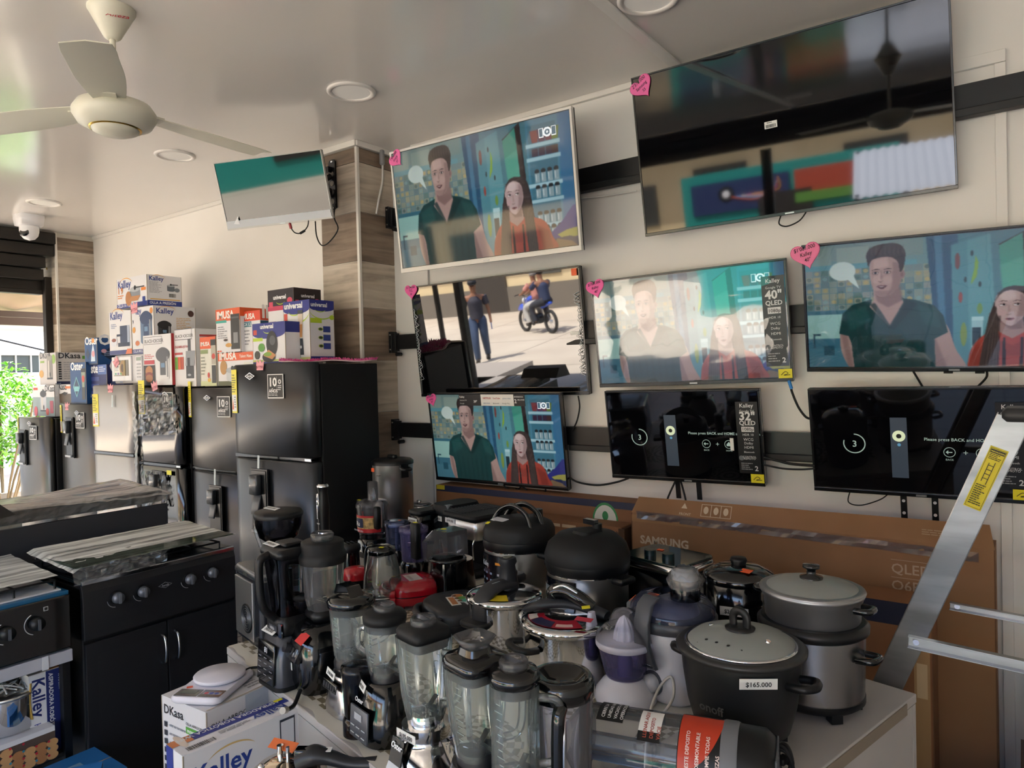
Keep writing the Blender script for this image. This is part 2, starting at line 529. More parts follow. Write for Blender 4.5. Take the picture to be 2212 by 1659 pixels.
def pillar(name, x0, x1, y0, y1, edges, start):
    mb = MB()
    mb.box(((x0 + x1) / 2, (y0 + y1) / 2, 1.5), (x1 - x0, y1 - y0, 3.0), GROUT)
    rows = []
    m = start
    for a, b in zip(edges[:-1], edges[1:]):
        rows.append((b, a, WOODP if m else WOODB)); m = 1 - m
    cladding(mb, 'Y', x0, x1, y0, y1, rows)
    cladding(mb, 'X', x0, x1, y0, y1, rows)
    mb.box((x1 + 0.003, y0 - 0.003, 1.5), (0.018, 0.018, 3.0), M('#e6e1d8', 0.4))
    return struct(mb.build(name))
# heights of the joints read on the near edge of the pillar
px = [(on_x(779, y, -3.19).z) for y in (352, 458, 564, 664, 780)]
e = [2.965] + [round(z, 3) for z in px]
while e[-1] > 0.3: e.append(e[-1] - 0.31)
e.append(0.0)
pillar('wall_pillar_middle', -3.52, -3.19, 2.9, WY1 + .05, e, 0)
pillar('wall_pillar_left', -7.5, -7.2, 2.86, WY1 + .05, [2.96, 2.84, 2.50, 2.16, 1.82, 1.5, 1.2, .9, .6, .3, 0], 0)
struct(MB().box((-3.355, 2.885, 2.983), (0.37, 0.035, 0.034), M('#e4e0da', 0.35)).box((-3.178, 3.03, 2.983), (0.03, 0.3, 0.034), M('#e4e0da', 0.35)).build('trim_7', bevel=0.003))

# shutter boxes (roller shutters rolled up) over the two open sides
shut = noisy('dark_shutter_steel', '#1d1916', '#2a2521', (4, 1, 10), 0.5, 4, metal=0.3)
t = thing('roller_shutter', 'black steel roller shutter rolled up in its long box above the left opening', 'shutter', (-7.2, 0, 2.6))
mb = MB()
for k in range(4):
    mb.box((-0.08 - 0.05 * k, -0.35, 0.33 - k * 0.105), (0.32, 6.36 - (0.0 if k < 2 else 0.1), 0.10), shut)
mb.build('shutter_box', t, bevel=0.006)
mb = MB().box((-0.19, 0, -0.06), (0.05, 5.6, 0.14), shut).box((-0.19, 0, -0.14), (0.09, 5.6, 0.04), M('#33302d', 0.5, metal=.5))
mb.build('bottom_rail', t, bevel=0.004)
for y in (2.825, -2.9):
    MB().box((-0.13, y, -1.3), (0.07, 0.06, 2.6), shut).build('guide_post', t, bevel=0.004)
pl = thing('padlock', 'brass padlock hanging from the rolled up shutter', 'padlock', on_x(104, 577, -7.39))
MB().rbox((0, 0, -0.02), (0.02, 0.05, 0.045), 0.006, M('#b59a5a', 0.3, metal=1), T=RX(30)).build('lock_body', pl)
MB().tube([(0, -.018, 0), (0, -.02, .03), (0, 0, .045), (0, .02, .03), (0, .018, 0)], 0.004, CHROME, T=RX(30)).build('shackle', pl)

t = thing('front_shutter', 'dark rolled up shutter box spanning the street front behind the viewer', 'shutter', (-2.6, -3.0, 2.6))
mb = MB()
for k in range(3):
    mb.box((0, -0.05 - 0.04 * k, 0.33 - k * 0.12), (9.0, 0.35, 0.115), shut)
mb.build('shutter_box', t, bevel=0.006)
for x in (-4.45, -1.35, .95, 4.45):
    MB().box((x, -0.15, -1.3), (0.12, 0.12, 2.6), shut).build('guide_post', t, bevel=0.004)

# ------------------------------------------------------------------ ceiling fan
CREAM = M('#e3dfcc', 0.35)
F0 = on_z(241, 20, 3.0)
t = thing('ceiling_fan', 'cream three-blade ceiling fan hanging on a short rod at the upper left', 'ceiling fan', (F0.x, F0.y, 3.0), group='ceiling fans')
fan = t
MB().lathe([(0.082, 0), (0.082, -0.008), (0.075, -0.02), (0.03, -0.105), (0.022, -0.112), (0.014, -0.114)], CREAM).build('canopy', t)
MB().text('Alteza', 0.03, M('#c03040', .5), TR(0.0 - .018, -0.0655, -0.055) @ RZ(0) @ RX(-32) @ RZ(0), 'L', 0.01, 0.3).build('logo', t)
t.children[-1].matrix_basis = RZ(62)
MB().cyl((0, 0, -0.1), (0, 0, -0.36), 0.0105, CREAM).build('rod', t)
MB().lathe([(0.03, -0.335), (0.09, -0.345), (0.125, -0.358), (0.142, -0.385), (0.142, -0.40), (0.125, -0.43), (0.095, -0.445), (0.09, -0.446)], CREAM, 48).build('motor_housing', t)
MB().lathe([(0.09, -0.444), (0.088, -0.449), (0.08, -0.449)], M('#caa64e', 0.2, metal=1), 40).build('gold_ring', t, label='thin gold ring around the hub cap')
MB().lathe([(0.082, -0.446), (0.078, -0.456), (0.05, -0.468), (0.001, -0.472)], CREAM, 40).build('hub_cap', t)
for k, a in enumerate((88, 208, 328)):
    mb = MB(RZ(a))
    rings = []
    for i in range(9):
        x = 0.13 + (0.62 - 0.13) * i / 8
        w = 0.052 + 0.018 * math.sin(PI * min(i / 8, 0.7)) + 0.01 * i / 8
        tl = 0.10
        z = -0.375 - 0.02 * i / 8
        if i == 8: w *= 0.9
        rings.append([(x, -w, z - w * tl - 0.002), (x, 0, z + 0.008), (x, w, z + w * tl), (x, w, z + w * tl - 0.003), (x, 0, z + 0.004), (x, -w, z - w * tl - 0.006)])
    mb.loft(rings, CREAM)
    mb.box((0.13, 0, -0.372), (0.09, 0.05, 0.012), CREAM)
    mb.build('blade', t, bevel=0.001)

f2 = fan.copy(); COL.objects.link(f2); f2.location = (-.37, .45, 3.0); f2.rotation_euler = (0, 0, math.radians(70))
f2['label'] = 'cream ceiling fan mirrored in the largest television'
for ch in fan.children:
    c = ch.copy(); COL.objects.link(c); c.parent = f2
def downlight(x, y, lab):
    t = thing('ceiling_light', lab, 'ceiling light', (x, y, 3.0), group='round recessed ceiling lights')
    MB().lathe([(0.118, -0.0005), (0.118, -0.007), (0.108, -0.012), (0.092, -0.009), (0.092, -0.004)], M('#e6e0da', 0.35), 40).build('trim_ring', t)
    MB().lathe([(0.092, -0.0045), (0.001, -0.0055)], M('#e9e4dc', 0.5, emit=0.04), 40).build('diffuser', t)
downlight(-2.65, 2.386, 'round white recessed ceiling light beside the tiled pillar')
downlight(-4.231, 2.364, 'round white recessed ceiling light above the kitchen-box display')
downlight(-6.063, 2.336, 'round white recessed ceiling light nearest the roller shutter')
downlight(-1.13, 2.5, 'round white recessed ceiling light cut by the top of the picture')
for x, y in ((-1.1, -1.4), (-4.2, -1.4)):
    downlight(x, y, 'round white recessed ceiling light behind the viewer, ' + ('right' if x > -2 else 'left') + ' one')

# security camera
c = on_z(62, 466, 3.0)
t = thing('security_camera', 'white dome security camera under the ceiling by the shutter', 'security camera', (c.x, c.y, 3.0))
MB().lathe([(0.098, 0), (0.098, -0.03), (0.09, -0.085), (0.07, -0.09)], WHT, 8, p=5).build('mount', t)
MB().lathe([(0.07, -0.085), (0.07, -0.13), (0.062, -0.165), (0.04, -0.192), (0.001, -0.205)], WHT).build('dome', t)
X = RZ(35) @ TR(0, -0.05, -0.15) @ RX(60)
MB().lathe([(0.036, 0), (0.036, 0.018), (0.03, 0.022), (0.018, 0.02), (0.001, 0.02)], BLKG, T=X).build('lens', t)
# ------------------------------------------------------------------ the programme showing on several sets, painted as one picture per screen
PW, PH = 480, 270
def _hex(c): return np.array([int(c[i:i + 2], 16) / 255 for i in (1, 3, 5)])
_yy, _xx = np.mgrid[0:PH, 0:PW]
_u, _v = (_xx + 0.5) / PW, (_yy + 0.5) / PH
def _mask_poly(pts):
    x, y = _u * 16, _v * 9
    P = [(a * 16, b * 9) for a, b in pts]
    ins = np.zeros(x.shape, bool)
    j = len(P) - 1
    for i in range(len(P)):
        xi, yi = P[i]; xj, yj = P[j]
        c = ((yi > y) != (yj > y)) & (x < (xj - xi) * (y - yi) / (yj - yi + 1e-12) + xi)
        ins ^= c; j = i
    return ins.astype(float)
def _curve(pts, n=6):
    return [(p.x, p.y) for p in smooth_path([(a, b, 0) for a, b in pts] + [(*pts[0], 0)], n)][:-1]
def _blur(a, k):
    for _ in range(k):
        a = (np.roll(a, 1, 0) + np.roll(a, -1, 0) + np.roll(a, 1, 1) + np.roll(a, -1, 1) + 2 * a) / 6
    return a
def paint_show():
    im = np.zeros((PH, PW, 3)) + _hex('#3d7c8c')
    def put(m, c, a=1.0, soft=1):
        m = _blur(m, soft)[..., None] * a
        im[:] = im * (1 - m) + (_hex(c) if isinstance(c, str) else c) * m
    def poly(p, c, a=1.0, soft=1, curve=False): put(_mask_poly(_curve(p) if curve else p), c, a, soft)
    def rect(u0, v0, u1, v1, c, a=1.0, soft=1): poly([(u0, v0), (u1, v0), (u1, v1), (u0, v1)], c, a, soft)
    def ell(u, v, ru, rv, c, a=1.0, soft=1):
        put((((_u - u) / ru) ** 2 + ((_v - v) / rv) ** 2 < 1).astype(float), c, a, soft)
    # kitchen behind: cupboards, tile splashback, counter and sink
    rect(0, 0, .46, .30, '#5f8f93'); rect(0, 0, .42, .13, '#6f8f8a'); rect(0, .02, .1, .17, '#7e9a90'); rect(.12, .03, .24, .16, '#8aa396')
    rect(0, .16, .4, .20, '#4f97a4')
    rr = random.Random(5)
    for i in range(15):
        for j in range(7):
            u, v = i * .03, .20 + j * .047
            c = rr.choice(['#7f8f80', '#6c8584', '#90947a', '#5c7a7c', '#8a8f86', '#557a70', '#a09a74'])
            rect(u, v, u + .028, v + .044, c, .9, 0)
            d = rr.choice(['#b09a50', '#3f5f5c', '#6fa0a0', '#c0a55a', '#4a6a62'])
            if rr.random() < .55: ell(u + .014, v + .022, .009, .015, d, .75, 0)
    rect(0, .53, .2, .56, '#2c6b80'); rect(0, .56, .17, .76, '#8cc5bb'); rect(0, .76, .2, 1, '#2f7088')
    rect(0, .84, .2, 1, '#3b7c92'); rect(.02, .72, .028, .84, '#20485c'); rect(.02, .72, .05, .735, '#20485c'); rect(.06, .82, .1, .9, '#1c5468')
    # speech bubble
    ell(.14, .215, .048, .075, '#c9ddd4'); poly([(.15, .27), (.18, .25), (.20, .36)], '#c9ddd4')
    # dark blue post and fridge with magnets
    poly([(.43, 0), (.53, 0), (.55, 1), (.47, 1)], '#1d4f74'); poly([(.455, 0), (.48, 0), (.50, 1), (.48, 1)], '#3d84a8', .7, 3)
    poly([(.51, .08), (.63, .02), (.66, 1), (.52, 1)], '#4f97a2', 1, 2)
    poly([(.51, .08), (.56, .05), (.57, 1), (.52, 1)], '#3a7f92', .6, 5)
    for u, v, ru, rv, c in [(.53, .2, .008, .06, '#7c3f3c'), (.54, .47, .006, .04, '#a23f38'), (.60, .56, .008, .04, '#6c9a3c'), (.55, .75, .01, .09, '#7d9a3a'), (.575, .15, .004, .02, '#23343a'), (.555, .34, .004, .02, '#23343a'), (.60, .38, .004, .02, '#23343a')]:
        ell(u, v, ru, rv, c)
    poly([(.585, .16), (.595, .22), (.59, .32), (.572, .38), (.575, .33), (.584, .25)], '#86b52c')
    rect(.575, .64, .61, .86, '#8ec0c8'); rect(.578, .70, .604, .84, '#1b3540')
    rect(.575, .62, .612, .65, '#a8d4d8')
    # green picture in a dark frame
    poly([(.655, .1), (.75, .0), (.765, .44), (.68, .46)], '#2a1c1e'); poly([(.655, .11), (.725, .03), (.735, .42), (.67, .45)], '#2f9a83'); poly([(.66, .25), (.73, .2), (.735, .42), (.67, .45)], '#53b79a', .6, 6)
    # shelves with jars
    rect(.78, 0, 1, 1, '#3a86a6'); rect(.94, 0, 1, 1, '#2f75a8'); rect(.79, .05, .93, 1, '#2d6d84', .7, 2)
    for u, c in [(.80, '#8c2430'), (.835, '#5a2050'), (.87, '#7a2846'), (.90, '#6e8a2c')]:
        poly([(u, .09), (u + .045, .09), (u + .037, .18), (u + .008, .18)], c)
        rect(u + .005, .225, u + .036, .285, '#3a2440' if c != '#6e8a2c' else '#472a2c')
    for v in (.185, .29, .49, .61, .80):
        rect(.775, v, .945, v + .028, '#9fd0de')
    for v in (.40, .52, .72, .83):
        for k in range(4):
            u = .81 + k * .032
            ell(u + .012, v, .012, .018, '#20262c'); rect(u, v + .01, u + .025, v + .085, '#a9bcc0', .75); rect(u + .004, v + .02, u + .008, v + .07, '#e4eef0', .8)
    # folded clothes
    poly([(.87, .88), (.93, .80), (1, .70), (1, 1), (.88, 1)], '#2c2f92', 1, 1, True); poly([(.9, .90), (.95, .87), (1, .86), (1, .93), (.93, .94)], '#b6b046'); poly([(.88, .93), (.96, .92), (1, .94), (1, 1), (.88, 1)], '#1e2a5c'); poly([(.85, 1), (.9, .93), (.97, .96), (1, 1)], '#8a6a48')
    # person in a dark green v-neck shirt
    skin, sh, lt = '#b08a80', '#7c5a55', '#cda79c'
    poly([(.125, .66), (.17, .62), (.20, .75), (.19, 1), (.155, 1), (.125, .85)], skin, 1, 1, True)
    poly([(.42, .70), (.49, .66), (.525, .86), (.56, 1.02), (.47, 1.02), (.45, .88)], skin, 1, 1, True)
    poly([(.42, .74), (.45, .72), (.50, 1.02), (.46, 1.02)], sh, .6, 5); poly([(.125, .7), (.145, .66), (.17, 1), (.15, 1)], sh, .5, 5)
    poly([(.25, .34), (.335, .34), (.345, .47), (.40, .52), (.305, .70), (.225, .52), (.25, .46)], skin, 1, 1)
    poly([(.255, .40), (.30, .43), (.345, .36), (.35, .47), (.30, .52), (.262, .47)], sh, .75, 5)
    poly([(.245, .45), (.17, .49), (.135, .56), (.12, .72), (.155, .74), (.165, .80), (.175, 1.05), (.46, 1.05), (.455, .78), (.50, .73), (.485, .60), (.455, .52), (.39, .47), (.35, .455), (.355, .50), (.305, .68), (.235, .51)], '#123f3e', 1, 1)
    poly([(.36, .46), (.40, .50), (.32, .70), (.30, .68)], '#0b2c2c', .8, 2); poly([(.235, .49), (.255, .48), (.31, .68), (.303, .70)], '#0b2c2c', .7, 2)
    poly([(.15, .55), (.22, .50), (.24, .62), (.16, .70)], '#1d5a56', .6, 9); poly([(.40, .51), (.46, .55), (.48, .70), (.42, .66)], '#1d5a56', .5, 9)
    for i in range(7): poly([(.19 + i * .037, .72 + .03 * (i % 3)), (.20 + i * .037, .70), (.215 + i * .035, 1), (.20 + i * .035, 1)], '#0a2f2e', .45, 5)
    poly([(.243, .13), (.33, .12), (.348, .25), (.340, .35), (.312, .415), (.282, .435), (.262, .42), (.244, .34), (.237, .22)], skin, 1, 1, True)
    poly([(.25, .14), (.30, .13), (.305, .20), (.25, .22)], lt, .7, 8); ell(.262, .30, .016, .03, lt, .5, 7); ell(.30, .305, .018, .03, lt, .35, 7)
    poly([(.318, .17), (.345, .20), (.341, .36), (.312, .415), (.296, .43), (.315, .34)], sh, .6, 5, True); poly([(.25, .385), (.312, .39), (.30, .435), (.268, .43)], sh, .45, 4)
    ell(.349, .268, .011, .034, '#96706a', 1, 1); ell(.349, .27, .005, .018, sh, .9, 1)
    poly([(.234, .20), (.229, .09), (.262, .035), (.33, .03), (.360, .09), (.357, .20), (.343, .25), (.336, .17), (.305, .128), (.25, .14)], '#2b1d1b', 1, 1, True)
    for i in range(16): poly([(.235 + i * .0075, .10), (.24 + i * .0078, .03 + .01 * (i % 3)), (.245 + i * .0075, .12)], '#5a423a' if i % 2 else '#201412', .45, 1)
    for u, w in ((.259, .0135), (.300, .0145)):
        ell(u, .246, w * .95, .013, '#6a4a46', .55, 2); ell(u, .247, w * .62, .0075, '#c9bcb8', .9, 0); ell(u - .001, .247, .0042, .0085, '#1c1414', 1, 0)
        poly([(u - w * .8, .243), (u, .2375), (u + w * .8, .243), (u, .241)], '#1c1212', 1, 0); poly([(u - w * 1.1, .226), (u + w * .2, .213), (u + w * 1.15, .222), (u, .2215)], '#2a1c1a', .9, 0)
    poly([(.274, .23), (.281, .23), (.2835, .295), (.275, .30)], '#8f6c64', .5, 2); poly([(.270, .24), (.275, .24), (.273, .30), (.268, .30)], lt, .7, 2)
    poly([(.264, .309), (.275, .316), (.286, .308), (.275, .322)], '#5f3e3a', .8, 1)
    poly([(.260, .352), (.277, .346), (.297, .350), (.280, .375)], '#5c3034', 1, 0, True); poly([(.265, .353), (.29, .352), (.279, .360)], '#c4b2ae', .9, 0); poly([(.258, .349), (.277, .342), (.299, .348), (.277, .348)], '#8c5754', 1, 0)
    # person in a red hoodie with long hair
    poly([(.655, .45), (.70, .415), (.75, .42), (.775, .50), (.79, .70), (.80, 1.02), (.60, 1.02), (.625, .75), (.635, .58)], '#33282a', 1, 1, True)
    poly([(.56, 1.02), (.575, .86), (.62, .75), (.68, .73), (.76, .73), (.84, .78), (.875, .90), (.88, 1.02)], '#b83a2a', 1, 1, True)
    poly([(.80, .80), (.86, .86), (.88, 1.02), (.83, 1.02)], '#8a2a20', .7, 7); poly([(.57, .90), (.60, .80), (.62, 1.02), (.57, 1.02)], '#8a2a20', .6, 7); poly([(.64, .78), (.70, .84), (.76, .78), (.74, .92), (.66, .92)], '#8f2c22', .6, 6)
    poly([(.662, .62), (.728, .62), (.738, .74), (.70, .79), (.660, .74)], '#a5807a', 1, 1); poly([(.665, .66), (.73, .64), (.73, .72), (.69, .72)], '#71504e', .7, 4)
    poly([(.650, .47), (.69, .425), (.732, .44), (.747, .52), (.735, .62), (.712, .675), (.695, .695), (.675, .675), (.655, .62), (.645, .55)], '#c2a29e', 1, 1, True)
    ell(.685, .475, .025, .035, '#dcc2be', .7, 8); ell(.668, .60, .013, .025, '#cf9f9c', .5, 6)
    poly([(.722, .46), (.745, .52), (.733, .62), (.705, .685), (.715, .60)], '#8b6a6a', .6, 5, True)
    poly([(.63, .60), (.65, .55), (.655, .70), (.662, .85), (.65, 1.02), (.60, 1.02)], '#453532', 1, 1, True); poly([(.745, .52), (.775, .58), (.80, 1.02), (.755, 1.02), (.742, .75)], '#42332f', 1, 1, True)
    poly([(.640, .54), (.672, .42), (.73, .415), (.765, .50), (.772, .62), (.748, .57), (.735, .475), (.70, .435), (.665, .455)], '#3f3130', 1, 1, True)
    for i in range(9):
        poly([(.612 + i * .0055, 1.02), (.637 + i * .003, .62), (.64 + i * .003, .62), (.616 + i * .0055, 1.02)], '#6d5850' if i % 2 else '#2a1f1e', .6, 1); poly([(.753 + i * .005, 1.02), (.750 + i * .003, .60), (.753 + i * .003, .60), (.757 + i * .005, 1.02)], '#6a564e' if i % 2 else '#2a1f1e', .6, 1)
    poly([(.672, .78), (.679, .78), (.682, 1), (.671, 1)], '#241212'); poly([(.726, .78), (.733, .78), (.734, 1), (.723, 1)], '#241212')
    for u in (.670, .712):
        ell(u, .540, .013, .013, '#8a6866', .5, 2); ell(u, .541, .0095, .008, '#ddd2d0', .95, 0); ell(u + .0035, .5375, .0042, .007, '#33272a', 1, 0); poly([(u - .012, .538), (u, .5315), (u + .012, .537), (u, .5345)], '#2a1c1e', 1, 0); poly([(u - .014, .519), (u, .507), (u + .015, .514), (u, .5125)], '#4c3836', .9, 0)
    poly([(.686, .54), (.691, .54), (.694, .592), (.686, .60)], '#a88682', .7, 2); poly([(.678, .606), (.688, .612), (.699, .605), (.688, .617)], '#6a4644', .85, 1)
    poly([(.676, .643), (.690, .635), (.706, .642), (.691, .657)], '#94565c', 1, 0, True); poly([(.677, .644), (.69, .642), (.705, .643), (.691, .647)], '#3f2024', 1, 0)
    # vignette of the studio light
    im[:] = _blur(im, 1)
    g = im.mean(2, keepdims=True); im[:] = (im * .8 + g * .2) * .86 * (1 - .22 * (((_u - .5) ** 2 + (_v - .5) ** 2) * 2)[..., None])
    im[:] = np.clip(im + np.random.default_rng(3).normal(0, .008, im.shape), 0, 1)
    # channel mark: outlined R C N like letters
    def ring(u0, v0, u1, v1, th=.005):
        rect(u0, v0, u1, v1, '#e8eef0', 1, 0); rect(u0 + th * .6, v0 + th, u1 - th * .6, v1 - th, '#2a4c60', .9, 0)
    ring(.845, .085, .868, .155)
    ell(.888, .12, .021, .036, '#e8eef0', 1, 0); ell(.888, .12, .013, .022, '#2a4c60', .9, 0); ell(.888, .12, .005, .009, '#e8eef0', 1, 0)
    ring(.908, .085, .932, .155)
    return im
SHOW = paint_show()
def lin_arr(a): return np.where(a <= 0.04045, a / 12.92, ((a + 0.055) / 1.055) ** 2.4)
show_me = {}
SHOWM = bpy.data.materials.new('lit_screen_picture'); SHOWM.use_nodes = True
def _shm(m):
    L = m.node_tree.links.new
    b = m.node_tree.nodes['Principled BSDF']
    at = N(m, 'ShaderNodeVertexColor'); at.layer_name = 'picture'
    b.inputs['Base Color'].default_value = (0.01, 0.01, 0.012, 1)
    b.inputs['Roughness'].default_value = 0.05
    b.inputs['IOR'].default_value = 1.6
    L(at.outputs['Color'], b.inputs['Emission Color'])
    b.inputs['Emission Strength'].default_value = 0.36
_shm(SHOWM)
def show_mesh(w, h):
    """screen glass carrying the picture as a fine grid of coloured points, facing -y"""
    u = np.linspace(0, 1, PW); v = np.linspace(0, 1, PH)
    uu, vv = np.meshgrid(u, v)
    co = np.stack([(uu - .5) * w, np.zeros_like(uu), (.5 - vv) * h], -1).reshape(-1, 3)
    i = np.arange(PH - 1)[:, None] * PW + np.arange(PW - 1)[None, :]
    f = np.stack([i, i + PW, i + PW + 1, i + 1], -1).reshape(-1, 4)
    me = bpy.data.meshes.new('lit_screen')
    me.vertices.add(len(co)); me.vertices.foreach_set('co', co.ravel())
    me.loops.add(f.size); me.loops.foreach_set('vertex_index', f.ravel().astype(np.int32))
    me.polygons.add(len(f)); me.polygons.foreach_set('loop_start', np.arange(0, f.size, 4, dtype=np.int32))
    me.update(calc_edges=True)
    ca = me.color_attributes.new('picture', 'FLOAT_COLOR', 'POINT')
    c = np.ones((PH * PW, 4)); c[:, :3] = lin_arr(SHOW.reshape(-1, 3))
    ca.data.foreach_set('color', c.ravel())
    me.materials.append(SHOWM)
    return me
def screen_glass(name, c, rough, ior):
    m = bpy.data.materials.new(name); m.use_nodes = True
    b = m.node_tree.nodes['Principled BSDF']
    b.inputs['Base Color'].default_value = (*lin(c), 1)
    b.inputs['Roughness'].default_value = rough
    b.inputs['IOR'].default_value = ior
    return m
DARKS = screen_glass('dark_screen_glass', '#08080b', 0.035, 1.6)
MIRRORS = screen_glass('film_covered_screen', '#08080a', 0.02, 2.05)
FILM = clear('screen_film', '#fbfbfb', '#d0d0d0', 0.02, 1.75)
def euler(y, tl, r): return (Matrix.Rotation(math.radians(y), 4, 'Z') @ Matrix.Rotation(math.radians(tl), 4, 'X') @ Matrix.Rotation(math.radians(r), 4, 'Y')).to_euler()
POSES = []
def make_tv(label, w, h, pos, ang, bez='#111214', kind='show', side=0.008, chin=0.016, extra=None, film=False, arm=.05):
    t = thing('television', label, 'television', pos, rot=euler(*ang), group='televisions mounted on the wall')
    fm = M(bez, 0.25, coat=.3)
    POSES.append((pos, ang))
    mb = MB()
    top = side
    yb = 0.012
    mb.box((0, yb, h / 2 - top / 2), (w, 0.024, top), fm); mb.box((0, yb, -h / 2 + chin / 2), (w, 0.028, chin), fm)
    for k in (-1, 1): mb.box((k * (w / 2 - side / 2), yb, (chin - top) / 2), (side, 0.024, h - top - chin), fm)
    mb.build('bezel', t, bevel=0.0015)
    mb = MB().box((0, 0.03, 0), (w - 0.004, 0.012, h - 0.004), BLKM).loft([rrect(w * .78, h * .6, .02, 0), rrect(w * .7, h * .5, .02, .018)], BLKM, T=TR(0, .036, -h * .08) @ RX(-90))
    mb.build('back_cover', t)
    MB().box((0, .05 + arm / 2, 0), (.2, arm, .16), BLKM).build('mount_arm', t)
    sw, sh = w - 2 * side, h - top - chin
    cz = (chin - top) / 2
    if kind == 'show':
        o = bpy.data.objects.new('screen', show_mesh(sw - .006, sh - .006)); COL.objects.link(o); o.parent = t; o.location = (0, 0.004, cz)
        MB().box((0, .012, cz), (sw, .01, sh), BLKG).build('panel_edge', t)
    else:
        MB().box((0, 0.010, cz), (sw, 0.012, sh), MIRRORS if kind == 'mirror' else DARKS).build('screen', t)
    if film:
        mb = MB()
        nx, nz = 20, 12
        rr = random.Random(int(w * 1000))
        vs = [((i / nx - .5) * sw, 0.001 - rr.uniform(0, .0015), cz + (j / nz - .5) * sh) for j in range(nz + 1) for i in range(nx + 1)]
        mb.add(vs, [(j * (nx + 1) + i, j * (nx + 1) + i + 1, (j + 1) * (nx + 1) + i + 1, (j + 1) * (nx + 1) + i) for j in range(nz) for i in range(nx)], FILM, True)
        mb.build('protective_film', t)
    MB().box((0.02, -0.003, -h / 2 + chin * .45), (0.035, 0.004, 0.006), M('#a8aaac', .3, metal=.6)).build('badge', t)
    if extra: extra(t, w, h, cz, sw, sh)
    return t
def heart_pts(s):
    P = []
    for i in range(40):
        a = 2 * PI * i / 40
        P.append((s * math.sin(a) ** 3, s * (0.8125 * math.cos(a) - 0.3125 * math.cos(2 * a) - 0.125 * math.cos(3 * a) - 0.0625 * math.cos(4 * a))))
    return P
def heart(label, px, py, k, size, roll, lines, col='#ec6aa8', tilt=5):
    c, ang = POSES[k]                      # pinned flat on the front of that set
    n = Matrix.Rotation(math.radians(ang[0]), 3, 'Z') @ Matrix.Rotation(math.radians(ang[1]), 3, 'X') @ Vector((0, -1, 0))
    c = Vector(c) + n * .003
    o_ = Vector((0, 0, EYE)); d = ray(px, py)
    p = o_ + d * ((c - o_).dot(n) / d.dot(n))
    tilt = ang[1]
    t = thing('price_tag', label, 'price tag', p, rot=euler(ang[0], tilt, roll), group='pink heart price tags on the televisions')
    MB().prism(heart_pts(size), -0.002, 0.0, M(col, 0.55)).prism(heart_pts(size * 1.04), 0.0, 0.001, M('#c43c7c', .6)).build('heart_card', t)
    mb = MB()
    for i, (s_, k) in enumerate(lines):
        mb.text(s_, size * k, INK, TR(0, -0.003, size * (0.34 - i * 0.42)), 'C', 0.008, 0.15, 0.85)
    mb.build('handwritten_price', t)
def yellow_note(t, x, z, s=0.05, w=None):
    mb = MB().box((x, -0.004, z), (w or s, 0.002, s * .7), YEL)
    mb.tube([(x - s * .3, -.006, z - s * .1), (x, -.006, z + s * .15), (x + s * .2, -.006, z), (x - s * .1, -.006, z - s * .12), (x + s * .35, -.006, z - s * .1)], 0.0012, INK, 5)
    mb.build('yellow_note', t)
def spec_strip(t, w, h, cz, sw, sh, big):
    x0, x1 = w / 2 - .105, w / 2 - .012
    mb = MB().box(((x0 + x1) / 2, 0.001, 0.0), (x1 - x0, 0.002, h * .74), M('#111216', .35))
    W = M('#d8dadb', .5)
    f = TR(x0, -0.0006, -h * .37); H = h * .74; cx = (x1 - x0) / 2
    T_ = lambda v, s, tx, b=0.0: mb.text(tx, s, W, f @ TR(cx, 0, v * H), 'C', b)
    T_(.925, .024, 'Kalley', .01); T_(.86, .014, 'Google TV'); T_(.75, .05, big + '"', .03); T_(.68, .027, 'QLED', .02)
    mb.quad([(x0 + .02, -.0004, -h * .37 + .585 * H), (x1 - .02, -.0004, -h * .37 + .585 * H), (x1 - .02, -.0004, -h * .37 + .655 * H), (x0 + .02, -.0004, -h * .37 + .655 * H)], W)
    mb.text('1080p', .02, INK, f @ TR(cx, -.0004, .60 * H), 'C', .01)
    T_(.53, .014, 'HDR 10'); T_(.46, .017, 'WCG'); T_(.41, .015, 'Dolby'); T_(.35, .016, 'HDMI'); T_(.29, .011, 'Bluetooth'); T_(.22, .012, 'CONTROL'); T_(.195, .012, 'REMOTO')
    mb.quad([(x0 + .012 + .011 * math.cos(a * PI / 8), -.0004, -h * .37 + .215 * H + .011 * math.sin(a * PI / 8)) for a in range(16)], M('#6a6d72', .5))
    mb.text('2', .03, W, f @ TR(x1 - x0 - .02, 0, .04 * H), 'C', .02)
    printed(mb, (TR(x0, 0, -h * .37), x1 - x0, H), [('lines', .1, .04, .7, .15, 4, '#9a9c9e')])
    mb.build('specification_sticker', t)
    yellow_note(t, w / 2 - .03, -h / 2 + .035, 0.055)
